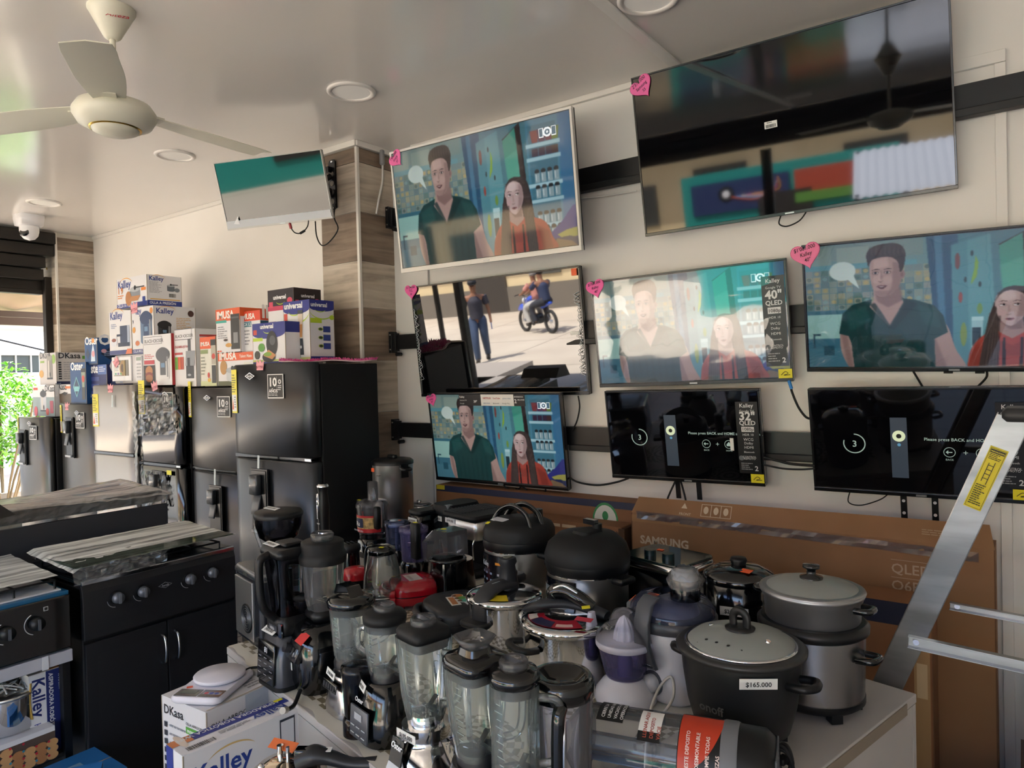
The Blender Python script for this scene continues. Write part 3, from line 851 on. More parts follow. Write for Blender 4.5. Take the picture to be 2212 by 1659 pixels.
def ui_screen(t, w, h, cz, sw, sh):
    mb = MB(TR(0, 0.0035, 0))
    E = M('#8fa39c', 0.5, emit=0.2); E2 = M('#2a3440', .5, emit=0.22)
    cx, zz = -w * .28, -h * .02
    n = 30
    def arc(cx, cz2, r, th, a0, a1, m):
        o_, q = [], []
        for i in range(n + 1):
            a = math.radians(a0 + (a1 - a0) * i / n)
            o_.append((cx + r * math.cos(a), 0, cz2 + r * math.sin(a))); q.append((cx + (r - th) * math.cos(a), 0, cz2 + (r - th) * math.sin(a)))
        mb.add(o_ + q, [(i, i + 1, i + n + 2, i + n + 1) for i in range(n)], m)
    arc(cx, zz, .040, .004, 90, 90 - 290, E)
    mb.text('3', .036, E, TR(cx, 0, zz - .013), 'C', .01)
    mb.build('countdown', t)
    mb = MB(TR(0, 0.0035, 0))
    x = -w * .065
    mb.quad([(x - .028, .0003, -h * .33), (x + .028, .0003, -h * .33), (x + .028, .0003, h * .23), (x - .028, .0003, h * .23)], E2)
    dial = [(x + .022 * math.cos(a * PI / 12), 0, h * .06 + .022 * math.sin(a * PI / 12)) for a in range(24)]
    mb.quad(dial, M('#b9c4a4', .5, emit=.3)); mb.quad([(x + .009 * math.cos(a * PI / 8), -.0004, h * .06 + .009 * math.sin(a * PI / 8)) for a in range(16)], M('#15181a', .5))
    mb.quad([(x + .006 * math.cos(a * PI / 6), 0, -h * .02 + .006 * math.sin(a * PI / 6)) for a in range(12)], M('#4f86a8', .5, emit=.25))
    mb.build('remote_picture', t)
    mb = MB(TR(0, 0.0035, 0))
    mb.text('Please press BACK and HOME at the same time.', .0165, E, TR(.035, 0, h * .025), 'L', .008)
    bx = .115
    for k, (xx, s_) in enumerate(((bx, 'BACK'), (bx + .1, 'HOME'))):
        arc(xx, -h * .075, .019, .002, 0, 360, E); mb.text(s_, .010, E, TR(xx, 0, -h * .15), 'C')
    mb.box((bx, 0, -h * .075), (.018, .0005, .003), E); mb.quad([(bx - .012, 0, -h * .075), (bx - .004, 0, -h * .075 - .008), (bx - .004, 0, -h * .075 + .008)], E)
    mb.quad([(bx + .09, 0, -h * .075 - .008), (bx + .11, 0, -h * .075 - .008), (bx + .11, 0, -h * .075), (bx + .1, 0, -h * .075 + .011), (bx + .09, 0, -h * .075)], E)
    mb.box((bx + .05, 0, -h * .075), (.014, .0005, .0022), E); mb.box((bx + .05, 0, -h * .075), (.0022, .0005, .014), E)
    mb.build('on_screen_message', t)
def samsung_extra(t, w, h, cz, sw, sh):
    mb = MB().box((-.03, .001, .02), (.05, .002, .028), PAPER)
    printed(mb, (TR(-.055, 0, .006), .05, .028), [('bars', .1, .1, .9, .55, '#222222'), ('lines', .2, .65, .8, .9, 1, '#444444')])
    mb.build('barcode_sticker', t)
    MB().tube([(-.02, .02, -h / 2), (-.03, .03, -h / 2 - .03), (.0, .03, -h / 2 - .045), (.05, .03, -h / 2 - .03), (.08, .02, -h / 2)], .003, BLKM).build('cable_loop', t)
def k39_extra(t, w, h, cz, sw, sh):
    z1 = h / 2 - .009; zz = z1 - .062
    mb = MB()
    for x0, x1, c in ((-.21, -.06, '#15161c'), (-.06, .155, '#e4e4e2'), (.155, .225, '#16171c')):
        mb.box(((x0 + x1) / 2, 0.001, z1 - .031), (x1 - x0, 0.002, .062), M(c, .35))
    W = M('#e2e2e2', .5)
    mb.text('NETFLIX', .014, M('#b02030', .5), TR(-.045, -.0008, z1 - .025), 'L', .02); mb.text('YouTube', .013, M('#b02030', .5), TR(.02, -.0008, z1 - .025), 'L', .01); mb.text('prime video', .011, M('#3a6a9a', .5), TR(.085, -.0008, z1 - .025), 'L')
    mb.text('HBO MAX', .010, M('#3a6a9a', .5), TR(-.045, -.0008, z1 - .052)); mb.text('Bluetooth', .010, M('#333a44', .5), TR(.02, -.0008, z1 - .052)); mb.text('Google Play', .010, M('#555', .5) if False else M('#555555', .5), TR(.08, -.0008, z1 - .052))
    mb.text('EXPERIENCIA', .0095, W, TR(.159, -.0008, z1 - .016), 'L', .01); mb.text('2', .03, W, TR(.159, -.0008, z1 - .046), 'L', .02); mb.text('MILLONES', .0095, W, TR(.18, -.0008, z1 - .032), 'L', .01)
    mb.text('Kalley', .014, W, TR(-.205, -.0008, z1 - .018), 'L', .02); mb.text('Android TV', .010, W, TR(-.205, -.0008, z1 - .036)); mb.text('39"', .018, W, TR(-.11, -.0008, z1 - .045), 'L', .03)
    mb.text('Google', .010, W, TR(-.205, -.0008, z1 - .053))
    mb.build('feature_sticker', t)
    mb = MB()
    mb.tube([(.02, .02, -h / 2), (.04, .02, -h / 2 - .02), (.10, .02, -h / 2 - .03), (.13, .02, -h / 2 - .01), (.15, .02, -h / 2)], .004, BLKM)
    mb.tube([(.10, .02, -h / 2 - .02), (.15, .02, -h / 2 - .035), (.17, .02, -h / 2 - .02), (.13, .02, -h / 2)], .004, BLKM)
    mb.tube([(.29, .02, -h / 2), (.28, .02, -h / 2 - .03), (.20, .0, -h / 2 - .1), (.05, -.06, -h / 2 - .13)], .004, BLKM)
    mb.build('power_cable', t)
def tcl_extra(t, w, h, cz, sw, sh):
    MB().box((w / 2 - .028, -.004, h / 2 - .03), (.03, .002, .035), ORG).build('orange_sticker', t)
    MB().box((w / 2 - .05, -.004, -.01), (.055, .002, .018), PAPER).build('white_label', t)
    # crinkled packing film gathered along both edges
    rr = random.Random(4)
    for sd in (-1, 1):
        mb = MB()
        for k in range(26):
            z = h * (.30 - k * .024)
            x = sd * (w / 2 - .012)
            mb.tube([(x + rr.uniform(-.004, .006), -.002, z), (x - sd * rr.uniform(.005, .03), -.006, z - .012 - rr.uniform(0, .01)), (x, -.004, z - .03)], .0016, M('#c6c8cc', .25), 4, 3)
        mb.build('crinkled_film', t)
def k40_extra(t, w, h, cz, sw, sh):
    spec_strip(t, w, h, cz, sw, sh, '40')
def k32_extra(t, w, h, cz, sw, sh):
    ui_screen(t, w, h, cz, sw, sh); spec_strip(t, w, h, cz, sw, sh, '32')
    mb = MB().box((w / 2 - .13, -.001, -.03), (.015, .002, .055), PAPER); mb.build('barcode_sticker', t)
    for x in (-.05, .05):
        mb = MB().box((x, .045, -h / 2 - .03), (.022, .006, .13), BLKM)
        mb.build('hanging_strap', t)
    MB().tube([(-.05, .03, -h / 2), (-.1, .0, -h / 2 - .12), (-.07, -.03, -h / 2 - .19), (.0, -.03, -h / 2 - .18), (.0, .0, -h / 2 - .1), (-.03, .03, -h / 2)], .0045, BLKM, closed=False).build('power_cable', t)
def k32r_extra(t, w, h, cz, sw, sh):
    ui_screen(t, w, h, cz, sw, sh); spec_strip(t, w, h, cz, sw, sh, '32')
    for x in (-.045, .06):
        mb = MB().box((x, .045, -h / 2 - .05), (.022, .006, .13), BLKM)
        for z in (-.035, -.085): mb.lathe([(.006, 0), (.006, .002)], WHT, 10, T=TR(x, .042, -h / 2 + z) @ RX(90))
        mb.build('hanging_strap', t)
    MB().tube([(-.23, .03, -h / 2), (-.235, .0, -h / 2 - .04), (-.19, -.0, -h / 2 - .05), (-.12, .0, -h / 2 - .02), (-.09, .03, -h / 2)], .0025, BLKM).build('power_cable', t)
def k40r_extra(t, w, h, cz, sw, sh):
    for x in (-.0, .1):
        MB().box((x, .02, -h / 2 - .004), (.03, .02, .012), BLKM).build('foot_socket', t)
    MB().tube([(-.12, .03, -h / 2), (-.1, .03, -h / 2 - .04), (-.075, .03, -h / 2 - .09)], .004, BLKM).tube([(.12, .03, -h / 2), (.12, .03, -h / 2 - .03), (.09, .03, -h / 2 - .07)], .004, BLKM).build('power_cable', t)
def small_extra(t, w, h, cz, sw, sh):
    MB().box((0, -.004, -h / 2 + .03), (sw, .001, .04), M('#b9bcc2', .25)).build('film_strip', t)
    MB().prism([(-.27, -.155), (-.235, -.16), (-.24, -.115)], -.007, -.006, WHT).build('paper_corner', t)
    mb = MB().tube([(.06, .0, -h / 2 + .005), (.06, .0, -h / 2 - .02), (.08, .0, -h / 2 - .055), (.12, .0, -h / 2 - .06), (.16, .0, -h / 2 - .03), (.175, .0, -h / 2 + .005)], .0035, BLKM)
    mb.cyl((.06, 0, -h / 2 + .002), (.062, 0, -h / 2 - .03), .008, M('#a0282c', .4)); mb.cyl((.11, 0, -h / 2 - .062), (.14, 0, -h / 2 - .05), .007, BLKM)
    mb.build('antenna_cable', t)
make_tv('large 55 inch television switched off, highest and widest on the wall', 1.23, .71, (-.81, 3.04, 2.586), (4.1, 7.8, -1.35), kind='off', chin=.014, extra=samsung_extra)
make_tv('television with a white frame showing the kitchen programme under the ceiling', 1.12, .65, (-2.219, 2.816, 2.491), (2.3, 6.6, .2), bez='#d9d6d0', side=.012, chin=.024, arm=.26)
make_tv('switched off television mirroring the street, with crinkled film on its edges', 1.12, .65, (-2.348, 3.083, 1.804), (1.9, 6.2, -.4), kind='mirror', side=.009, extra=tcl_extra)
make_tv('lowest left television showing the kitchen programme with a strip of feature stickers on top', .88, .51, (-2.335, 3.047, 1.248), (1.6, 7.4, .2), extra=k39_extra)
make_tv('40 inch television with washed-out picture and black 40 inch sticker on its right edge', .895, .515, (-1.236, 3.047, 1.786), (3.5, 7.1, -1.1), extra=k40_extra, film=True)
make_tv('small dark 32 inch television with countdown message, left of the two showing it', .72, .425, (-1.264, 3.038, 1.298), (2.1, 8.6, -.4), kind='off', extra=k32_extra)
make_tv('television cut by the right edge of the picture showing the kitchen programme', 1.0, .52, (-.226, 3.064, 1.82), (1.6, 13.8, 1.3), extra=k40r_extra, film=True)
make_tv('dark television with countdown message behind the ladder', .72, .425, (-.341, 3.021, 1.303), (1.1, 11.9, -.2), kind='off', extra=k32r_extra)
st = make_tv('small silver-edged television turned sideways on a swivel arm by the pillar', .64, .375, (-3.433, 2.488, 2.668), (28.7, 15.6, -3.4), bez='#b9b6b2', kind='off', side=.005, chin=.014, extra=small_extra, arm=.09)

heart('pink heart tag reading 2370000 on the largest television', 1386, 187, 0, .052, -33, [("2'370.000", .42), ('Samsung', .38), ('55', .36)], tilt=4)
heart('pink heart tag on the corner of the white-framed television', 855, 343, 1, .047, -40, [("1'680.000", .4), ('Simply', .38), ('55"', .36)], tilt=6)
heart('pink heart tag beside the television that mirrors the street', 888, 629, 2, .046, 0, [("$1'294.000", .38), ('TCL', .4), ('50', .36)], col='#ee5fa6')
heart('pink heart tag on the lowest left television', 932, 863, 3, .038, -15, [("$950.000", .42), ('Kalley', .38), ('39"', .36)], col='#ee5fa6')
heart('pink heart tag reading 1061000 on the 40 inch television with the sticker', 1286, 622, 4, .047, -12, [("$1'061.000", .38), ('Kalley', .38), ('40"', .36)], col='#ee5fa6')
heart('pink heart tag reading 1061000 on the television at the right edge', 1741, 550, 6, .055, -12, [("$1'061.000", .4), ('Kalley', .4), ('40"', .38)], col='#ee7aa6')

# mounting rails screwed to the wall behind the sets
RAILM = M('#17171a', 0.35, metal=.3)
for z, lab, xe in ((2.578, 'black metal mounting rail, the highest of three on the wall', 2.0), (1.812, 'black metal mounting rail, the middle one of three on the wall', 1.2), (1.273, 'black metal mounting rail, the lowest of three on the wall', 1.2)):
    x0 = -3.17
    t = thing('mounting_rail', lab, 'rail', (0, 3.125, z), group='black mounting rails behind the televisions')
    xa = -1.62 if z > 2.5 else (-1.68 if z > 1.6 else -1.75)
    MB().prism([(x0 + .05, -.044), (xe, -.052), (xe, .052), (x0 + .05, .044)], .0, .05, RAILM).build('rail_channel', t, bevel=.004)
    MB().box(((xe - 1.9) / 2, .008, -.058), (xe + 1.9, .05, .03), M('#0e0e10', .5)).build('lower_lip', t, bevel=.004)
    mb = MB().box((x0 + .012, .0, 0), (.024, .05, .13), RAILM).box((x0 + .035, 0, 0), (.03, .035, .11), RAILM)
    for dz in (-.045, .045): mb.lathe([(.006, 0), (.005, .003)], CHROME, 10, T=TR(x0 + .014, -.026, dz) @ RX(90))
    mb.cyl((x0 + .05, -.01, -.075), (x0 + .05, .03, -.075), .012, RAILM)
    mb.build('end_bracket', t, bevel=.002)
t = thing('swivel_bracket', 'black perforated swivel bracket holding the small television to the pillar', 'bracket', on_y(717, 400, 2.88))
mb = MB()
mb.prism([(-.028, -.14), (.0, -.15), (.03, -.14), (.03, .14), (.015, .155), (-.02, .15), (-.028, .13)], 0, .02, RAILM)
for z in (-.10, -.045, .01, .065): mb.lathe([(.016, 0), (.016, .003)], M('#8a8378', .6), 16, T=TR(.004, -.001, z) @ RX(90))
for z in (-.14, .14): mb.lathe([(.008, 0), (.006, .004)], CHROME, 12, T=TR(.004, -.001, z) @ RX(90))
mb.build('wall_plate', t, bevel=.003)
e_ = Vector((-3.433, 2.488, 2.668)) + Vector((-.06, .13, 0)) - t.location
MB().tube([(0, -.01, .05), tuple(e_ * .45 + Vector((.03, 0, .03))), tuple(e_)], .018, RAILM, 8, raw=True).tube([(0, -.01, -.03), tuple(e_ * .45 + Vector((.03, 0, -.04))), tuple(e_)], .014, RAILM, 8, raw=True).box((-.01, -.015, .09), (.03, .03, .035), RAILM).box((-.01, -.015, -.06), (.03, .03, .035), RAILM).build('arm', t)

def cable(name, lab, pts, r, m=None, grp=None):
    return tag(MB().tube(pts, r, m or BLKM, 8, 6).build(name), lab, 'cable', grp)
Y = 3.11
P_ = lambda x, y, yy=Y: on_y(x, y, yy)
cable('cable', 'black cable looping down the pillar under the small television', [P_(724, 440, 2.86), P_(722, 470, 2.85), P_(730, 495, 2.85), P_(712, 522, 2.85), P_(695, 530, 2.85), P_(684, 510, 2.85), P_(681, 478, 2.85)], .004)
cable('cable', 'white cable hanging down the side of the pillar from a grey plug', [on_x(826, 340, -3.17), on_x(826, 390, -3.17), on_x(818, 430, -3.17), on_x(813, 462, -3.17)], .006, WHTM)
tag(MB().rbox((0, 0, 0), (.028, .028, .09), .01, M('#8f8f90', .4), T=Matrix.Translation(on_x(825, 340, -3.16))).build('plug'), 'grey plug at the top of the pillar side', 'plug')
cable('cable', 'black cable hanging on the wall right of the lowest left television', [P_(1249, 855), P_(1252, 880), P_(1246, 910), P_(1236, 930)], .004)
cable('cable', 'black cable sagging between the two lower left televisions', [P_(1228, 1030), P_(1250, 1042), P_(1290, 1048), P_(1330, 1042), P_(1358, 1033)], .005)
cable('cable', 'black cable running down the wall from a blue plug', [P_(1706, 828), P_(1712, 850), P_(1725, 880), P_(1740, 900), P_(1752, 905)], .005)
tag(MB().tube([P_(1704, 822, 3.10), P_(1710, 840, 3.10)], .007, M('#1f7fd0', .4), raw=True).build('plug'), 'bright blue plug under the sticker television', 'plug')
cable('cable', 'pair of black cables bundled on the lowest rail', [P_(1650, 988, 3.04), P_(1680, 995, 3.04), P_(1710, 1002, 3.04), P_(1760, 1006, 3.04)], .006)
cable('cable', 'thin black cable under the bundled pair on the lowest rail', [P_(1650, 1004, 3.04), P_(1690, 1012, 3.04), P_(1730, 1014, 3.04), P_(1760, 1012, 3.04)], .004)
cable('cable', 'white cable slanting along the wall right of the largest television', [P_(2072, 246, 3.14), P_(2110, 240, 3.14), P_(2160, 225, 3.14), P_(2212, 205, 3.14)], .006, WHTM)
cable('cable', 'thin white cable along the wall below the highest rail', [P_(1250, 428, 3.15), P_(1300, 424, 3.15), P_(1375, 412, 3.15)], .004, WHTM)
# ------------------------------------------------------------------ refrigerators along the back wall
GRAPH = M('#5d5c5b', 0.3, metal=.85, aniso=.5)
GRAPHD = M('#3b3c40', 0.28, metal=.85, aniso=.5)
DOOR5 = M('#3f4144', 0.3, metal=.8)
SILV = M('#a09c98', 0.38, metal=.75)
BODY = M('#0b0b0d', 0.5)
DOORS = {}
def put(o, t, x, y, z, w):
    """lay a sticker on the bowed door at x, turned to its tangent"""
    W, bow = DOORS[t.name]
    s_ = 2 * x / W
    a = math.degrees(math.atan2(4 * bow * s_, W))
    o.matrix_basis = TR(x, bow * s_ * s_ + (-.003 if bow else -.0015) - bow * (w / W) ** 2, z) @ RZ(a)
def energy_label(t, x, y, z, w=.1, h=.2):
    mb = MB().box((0, 0, 0), (w, .0015, h), M('#f2e32a', .45))
    fr = (TR(- w / 2, - .001, - h / 2), w, h)
    printed(mb, fr, [('r', .06, .04, .94, .42, '#e9e9e4'), ('p', [(.1, .08), (.4, .08), (.22, .36)], '#e86a30'), ('p', [(.1, .08), (.3, .08), (.2, .2)], '#d8382a'), ('t', .12, .86, .17, 'Energia', 'L', .02, '#3a3a1a'), ('lines', .08, .45, .9, .82, 7, '#6a6420'), ('lines', .5, .1, .9, .38, 5, '#777777')])
    put(mb.build('energy_label', t, label='yellow energy label'), t, x, y, z, w)
def ten_years(t, x, y, z, s=.1):
    mb = MB().box((0, 0, 0), (s, .0015, s * 1.05), M('#ececec', .4))
    fr = (TR(- s / 2, - .001, - s * .52), s, s * 1.05)
    printed(mb, fr, [('r', .04, .04, .96, .96, '#17181b'), ('t', .08, .5, .52, '10', 'L', .03, '#f0f0f0'), ('t', .1, .24, .2, 'AÑOS', 'L', .03, '#f0f0f0'), ('e', .78, .68, .1, .1, '#d8d8d8'), ('e', .78, .68, .05, .05, '#55585c'), ('lines', .66, .3, .93, .54, 3, '#dddddd'), ('lines', .08, .08, .93, .2, 2, '#bbbbbb'), ('r', .6, .06, .61, .9, '#bbbbbb')])
    put(mb.build('warranty_sticker', t), t, x, y, z, s)
def emblem(t, x, y, z, s=.05):
    mb = MB().prism([(-s, 0), (0, -s * .45), (s, 0), (0, s * .45)], -.001, 0, M('#d8d8d8', .25, metal=.8), T=TR(x, y, z))
    mb.prism([(-s * .86, 0), (0, -s * .36), (s * .86, 0), (0, s * .36)], -.0016, -.001, M('#3c3e42', .4), T=TR(x, y, z))
    mb.text('haceb', s * .42, M('#e4e4e4', .3), TR(x, y - .002, z - s * .12), 'C', .02)
    mb.build('emblem', t)
def dispenser(t, x, y, z, w=.13, h=.30, lower=True):
    mb = MB().box((x, y, z), (w, .012, h), M('#1a1b1e', .35))
    mb.box((x, y - .008, z), (w - .02, .004, h - .02), M('#0c0d0f', .3))
    mb.build('dispenser_recess', t, bevel=.003)
    MB().rbox((x - .01, y - .025, z + h * .26), (w * .5, .035, h * .3), .01, M('#3a3c40', .25, coat=.4)).build('dispenser_spout', t)
    MB().rbox((0, 0, 0), (w * .42, .012, h * .3), .005, M('#55585c', .3), T=TR(x - .008, y - .022, z - h * .04) @ RX(-12)).build('lever', t)
    MB().box((x, y - .014, z - h * .45), (w - .03, .02, .015), M('#b8babc', .3)).build('drip_tray', t)
def curved_door(w, d, z0, z1, mat, bow, T=None, n=14, e=.02):
    """door with a bowed front, its two vertical edges rounded, facing -y; back at y=0"""
    mb = MB()
    def outline(z, k):
        pts = []
        for i in range(n + 1):
            s = -1 + 2 * i / n
            yy = -d - bow * (1 - s * s)
            ed = max(0, abs(s) - .93) / .07
            pts.append((s * (w / 2 - k), yy + ed * ed * .02 + k, z))
        return pts + [(w / 2 - k, 0, z), (-w / 2 + k, 0, z)]
    mb.loft([outline(z0, e * .3), outline(z0 + .008, 0), outline(z1 - .008, 0), outline(z1, e * .3)], mat)
    return mb
def fridge(label, xl, xr, yf, h, split, mat, bow=.03, wavy=True, hinge=True, single=False, zfeet=.03, matL=None, deep=.5):
    w = xr - xl
    t = thing('refrigerator', label, 'refrigerator', ((xl + xr) / 2, yf, 0), group='refrigerators in a row against the wall')
    dd = .06
    yb = dd + bow
    DOORS[t.name] = (w, bow)
    MB().box((0, yb + deep / 2 + .01, h / 2), (w - .004, deep, h - .02), BODY).build('cabinet', t, bevel=.006)
    for x in (-w * .4, w * .4):
        MB().cyl((x, yb + .08, 0), (x, yb + .08, .02), .02, BLKM, 12).build('foot', t)
    if single:
        curved_door(w, dd, zfeet, h, mat, bow).bend(lambda p: (p[0], p[1] + yb, p[2])).build('door', t)
    else:
        g = .012
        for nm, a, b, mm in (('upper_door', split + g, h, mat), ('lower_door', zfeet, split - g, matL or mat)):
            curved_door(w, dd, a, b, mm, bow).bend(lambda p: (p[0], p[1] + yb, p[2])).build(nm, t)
        MB().box((0, yb - .03, split), (w - .03, .05, .018), BLKG).build('door_gap_trim', t)
        if hinge:
            MB().box((w / 2 - .04, yb - .035, split), (.05, .05, .012), CHROME).build('hinge', t)
    return t
def tape(t, x, y, z, h=.1, a=4):
    MB().box((0, 0, 0), (.018, .001, h), M('#c3cfd0', .35), T=TR(x, y, z) @ RY(a)).build('packing_tape', t)
# nearest, tall, with its dull black side to the viewer
xa, xb = on_y(505, 900, 2.40).x, -3.03
t = fridge('tallest graphite two-door refrigerator, nearest of the row, its black side showing', xa, xb, 2.345, 1.69, on_y(600, 990, 2.38).z, DOOR5, bow=.045, deep=.41)
w = xb - xa
energy_label(t, -w / 2 + .055, .012, on_y(512, 845, 2.4).z, .075, .25)
emblem(t, -.09, -.012, on_y(560, 812, 2.34).z, .045); ten_years(t, w * .17, -.006, on_y(620, 834, 2.34).z, .125)
dispenser(t, -.02, -.015, on_y(585, 1085, 2.34).z, .15, .36); tape(t, -.03, -.015, on_y(575, 1008, 2.34).z, .12)
# second
xc = on_y(395, 900, 2.56).x
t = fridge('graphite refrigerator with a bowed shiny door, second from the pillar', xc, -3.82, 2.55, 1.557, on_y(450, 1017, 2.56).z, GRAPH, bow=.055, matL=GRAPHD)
w = -3.80 - xc
energy_label(t, -w / 2 + .045, .022, on_y(402, 863, 2.56).z, .06, .24); emblem(t, -.05, -.012, on_y(440, 860, 2.5).z, .04); ten_years(t, on_y(488, 880, 2.56).x - (xc - 3.80) / 2, .008, on_y(493, 880, 2.5).z, .125)
dispenser(t, .03, -.018, on_y(463, 1102, 2.5).z, .14, .30); tape(t, .02, -.017, on_y(463, 1038, 2.5).z, .13)
# mirror black, wrapped
xd = on_y(297, 900, 2.56).x
t = fridge('glossy black mirror-front refrigerator in crinkled plastic wrap', xd, xc - .02, 2.55, 1.57, on_y(340, 1003, 2.56).z, BLKG, bow=0.0)
w = xc - .02 - xd
energy_label(t, -w / 2 + .09, -.012, on_y(310, 858, 2.56).z, .085, .24); emblem(t, .13, -.012, on_y(371, 852, 2.5).z, .04); ten_years(t, .15, -.012, on_y(374, 870, 2.5).z, .13)
dispenser(t, .0, -.01, on_y(352, 1065, 2.5).z, .14, .28)
FLM = clear('crinkled_wrap', '#ececec', '#9a9a9a', .06, 1.6, .10)
film('plastic_wrap', t, (-.24, -.02, 1.22), (.28, -.02, 1.25), (.28, -.018, 1.52), (-.22, -.018, 1.52), FLM, 22, 12, .009, 9)
film('plastic_wrap', t, (-.20, -.02, .72), (.14, -.02, .75), (.12, -.018, .98), (-.22, -.018, .98), FLM, 16, 10, .009, 4)
film('edge_wrap', t, (-w / 2 - .012, -.01, .3), (-w / 2 + .035, -.02, .3), (-w / 2 + .03, -.02, 1.54), (-w / 2 - .012, -.01, 1.54), clear('edge_film', '#dddddd', '#b0b0b0', .08, 1.6, .5), 4, 60, .008, 5)
MB().box((.16, -.014, on_y(384, 1026, 2.5).z), (.06, .002, .03), YEL).build('yellow_sticker', t)
# satin silver with flat doors
xe = on_y(200, 900, 2.56).x
t = fridge('satin silver flat-door refrigerator with a dark handle groove between its doors', xe, xd - .05, 2.55, 1.59, on_y(245, 980, 2.56).z, SILV, bow=0.0, hinge=False)
w = xd - .05 - xe
energy_label(t, -w / 2 + .08, -.012, on_y(212, 886, 2.56).z, .095, .25)
MB().text('LG', .035, M('#55575a', .4), TR(-w / 2 + .03, -.012, 1.50), 'L', .01).build('logo', t)
tape(t, .05, -.012, 1.47, .09)
# two single-door ones nearest the opening
xf = on_y(122, 950, 2.56).x
t = fridge('single-door graphite refrigerator with a water dispenser, taller of the two by the opening', xf, xe - .03, 2.55, 1.443, 0, GRAPH, bow=.045, single=True)
w = xe - .03 - xf
energy_label(t, -w / 2 + .06, .012, on_y(130, 905, 2.56).z, .075, .23); emblem(t, .12, -.01, on_y(176, 893, 2.5).z, .042); ten_years(t, .14, -.006, on_y(178, 910, 2.5).z, .12)
dispenser(t, -.0, -.012, on_y(156, 947, 2.5).z, .13, .33)
t = fridge('shortest single-door graphite refrigerator at the far left end of the row', -7.13, -6.56, 2.44, 1.33, 0, GRAPH, bow=.045, single=True)
energy_label(t, -.24, .012, on_y(52, 922, 2.45).z, .075, .2); emblem(t, .10, -.01, on_y(94, 917, 2.4).z, .042); ten_years(t, .13, -.006, on_y(94, 938, 2.4).z, .11)
dispenser(t, -.03, -.012, on_y(76, 970, 2.4).z, .13, .30)

# crown shaped price cards
def crown(label, px, py, Y, s=.034, a=0):
    t = thing('price_tag', label, 'price tag', on_y(px, py, Y), rot=euler(8, 0, a), group='pink crown price cards')
    MB().prism([(-s * .8, -s), (s * .8, -s), (s, .0), (s * 1.1, s * .8), (s * .5, s * .35), (s * .15, s), (-s * .25, s * .35), (-s * .75, s * .9), (-s * .85, 0)], -.001, .001, PINKL).build('crown_card', t)
    MB().text("$1'750", s * .62, M('#8a2030', .6), TR(0, -.002, -s * .62), 'C', .01).build('handwritten_price', t)
crown('pink crown price card on top edge of the silver flat-door refrigerator', 238, 838, 2.545)
crown('pink crown price card on the taller single-door refrigerator', 145, 877, 2.55)
crown('pink crown price card on the plastic-wrapped black refrigerator', 333, 833, 2.53, .034, -18)
crown('pink crown price card on the tallest nearest refrigerator', 561, 788, 2.335, .03)
crown('pink crown price card at the left edge of the microwave', 250, 782, 2.61, .036, -40)
crown('pink crown price card on the kitchen boxes above the microwave', 289, 664, 2.612, .042, -8)

# ------------------------------------------------------------------ boxed appliances stacked on the refrigerators
B_W, B_BL, B_K = '#e4e3e6', '#253a8e', '#222428'
def kalley(u, v, s, c='#27408f', col2='#e8a23a'):
    return [('t', u, v, s, 'Kalley', 'L', .02, c), ('a', u + s * 1.5, v + s * .2, s * 1.35, s * .13, 20, 150, col2)]
def pot(u, v, s, c='#8f959c', k='#2b2d31'):
    return [('r', u - s * .5, v, u + s * .5, v + s * .75, c), ('e', u, v, s * .5, s * .12, c), ('e', u, v + s * .75, s * .52, s * .14, '#b3b8bd'), ('r', u + s * .1, v + s * .85, u + s * .95, v + s * .97, k), ('e', u, v + s * .9, s * .12, s * .12, k)]
def urn_pic(u, v, s, c='#8a847e', k='#33343a', lid='#9a958e'):
    return [('r', u - s * .32, v, u + s * .32, v + s * 1.3, c), ('r', u - s * .2, v, u - s * .05, v + s * 1.3, '#cfcac3'), ('e', u, v + s * 1.3, s * .34, s * .16, lid), ('e', u, v + s * 1.5, s * .08, s * .1, k), ('r', u - s * .34, v - s * .06, u + s * .34, v + s * .05, k), ('e', u + s * .04, v + s * .25, s * .07, s * .12, k)]
def cooker_pic(u, v, s, c='#3b3d42', f='#1c1d21'):
    return [('r', u - s * .5, v, u + s * .5, v + s * .95, c), ('e', u, v, s * .5, s * .16, c), ('e', u, v + s * .98, s * .55, s * .3, f), ('a', u, v + s * 1.05, s * .42, s * .12, 0, 180, f), ('r', u - s * .22, v + s * .08, u + s * .22, v + s * .7, f), ('r', u - s * .15, v + s * .42, u + s * .15, v + s * .62, '#6f8fb0'), ('r', u + s * .3, v, u + s * .42, v + s * .9, '#8f9298')]
def blender_pic(u, v, s, jar='#b9c2cc', base='#2c2f36', fill='#c98b5a'):
    return [('p', [(u - s * .28, v), (u + s * .28, v), (u + s * .2, v + s * .75), (u - s * .2, v + s * .75)], base), ('p', [(u - s * .16, v + s * .78), (u + s * .16, v + s * .78), (u + s * .26, v + s * 1.9), (u - s * .26, v + s * 1.9)], jar), ('p', [(u - s * .15, v + s * .82), (u + s * .15, v + s * .82), (u + s * .2, v + s * 1.4), (u - s * .2, v + s * 1.4)], fill), ('r', u - s * .27, v + s * 1.88, u + s * .27, v + s * 2.05, base), ('e', u, v + s * .36, s * .1, s * .1, '#c9ccd0')]
def steps(u, v0, v1, n, c='#22252b', c2='#8a8c92'):
    o = []
    for i in range(n):
        v = v1 - (i + .8) * (v1 - v0) / n
        o += [('r', u, v, u + .07, v + (v1 - v0) * .62 / n, c), ('lines', u + .12, v, u + .5, v + (v1 - v0) * .5 / n, 1, c2)]
    return o
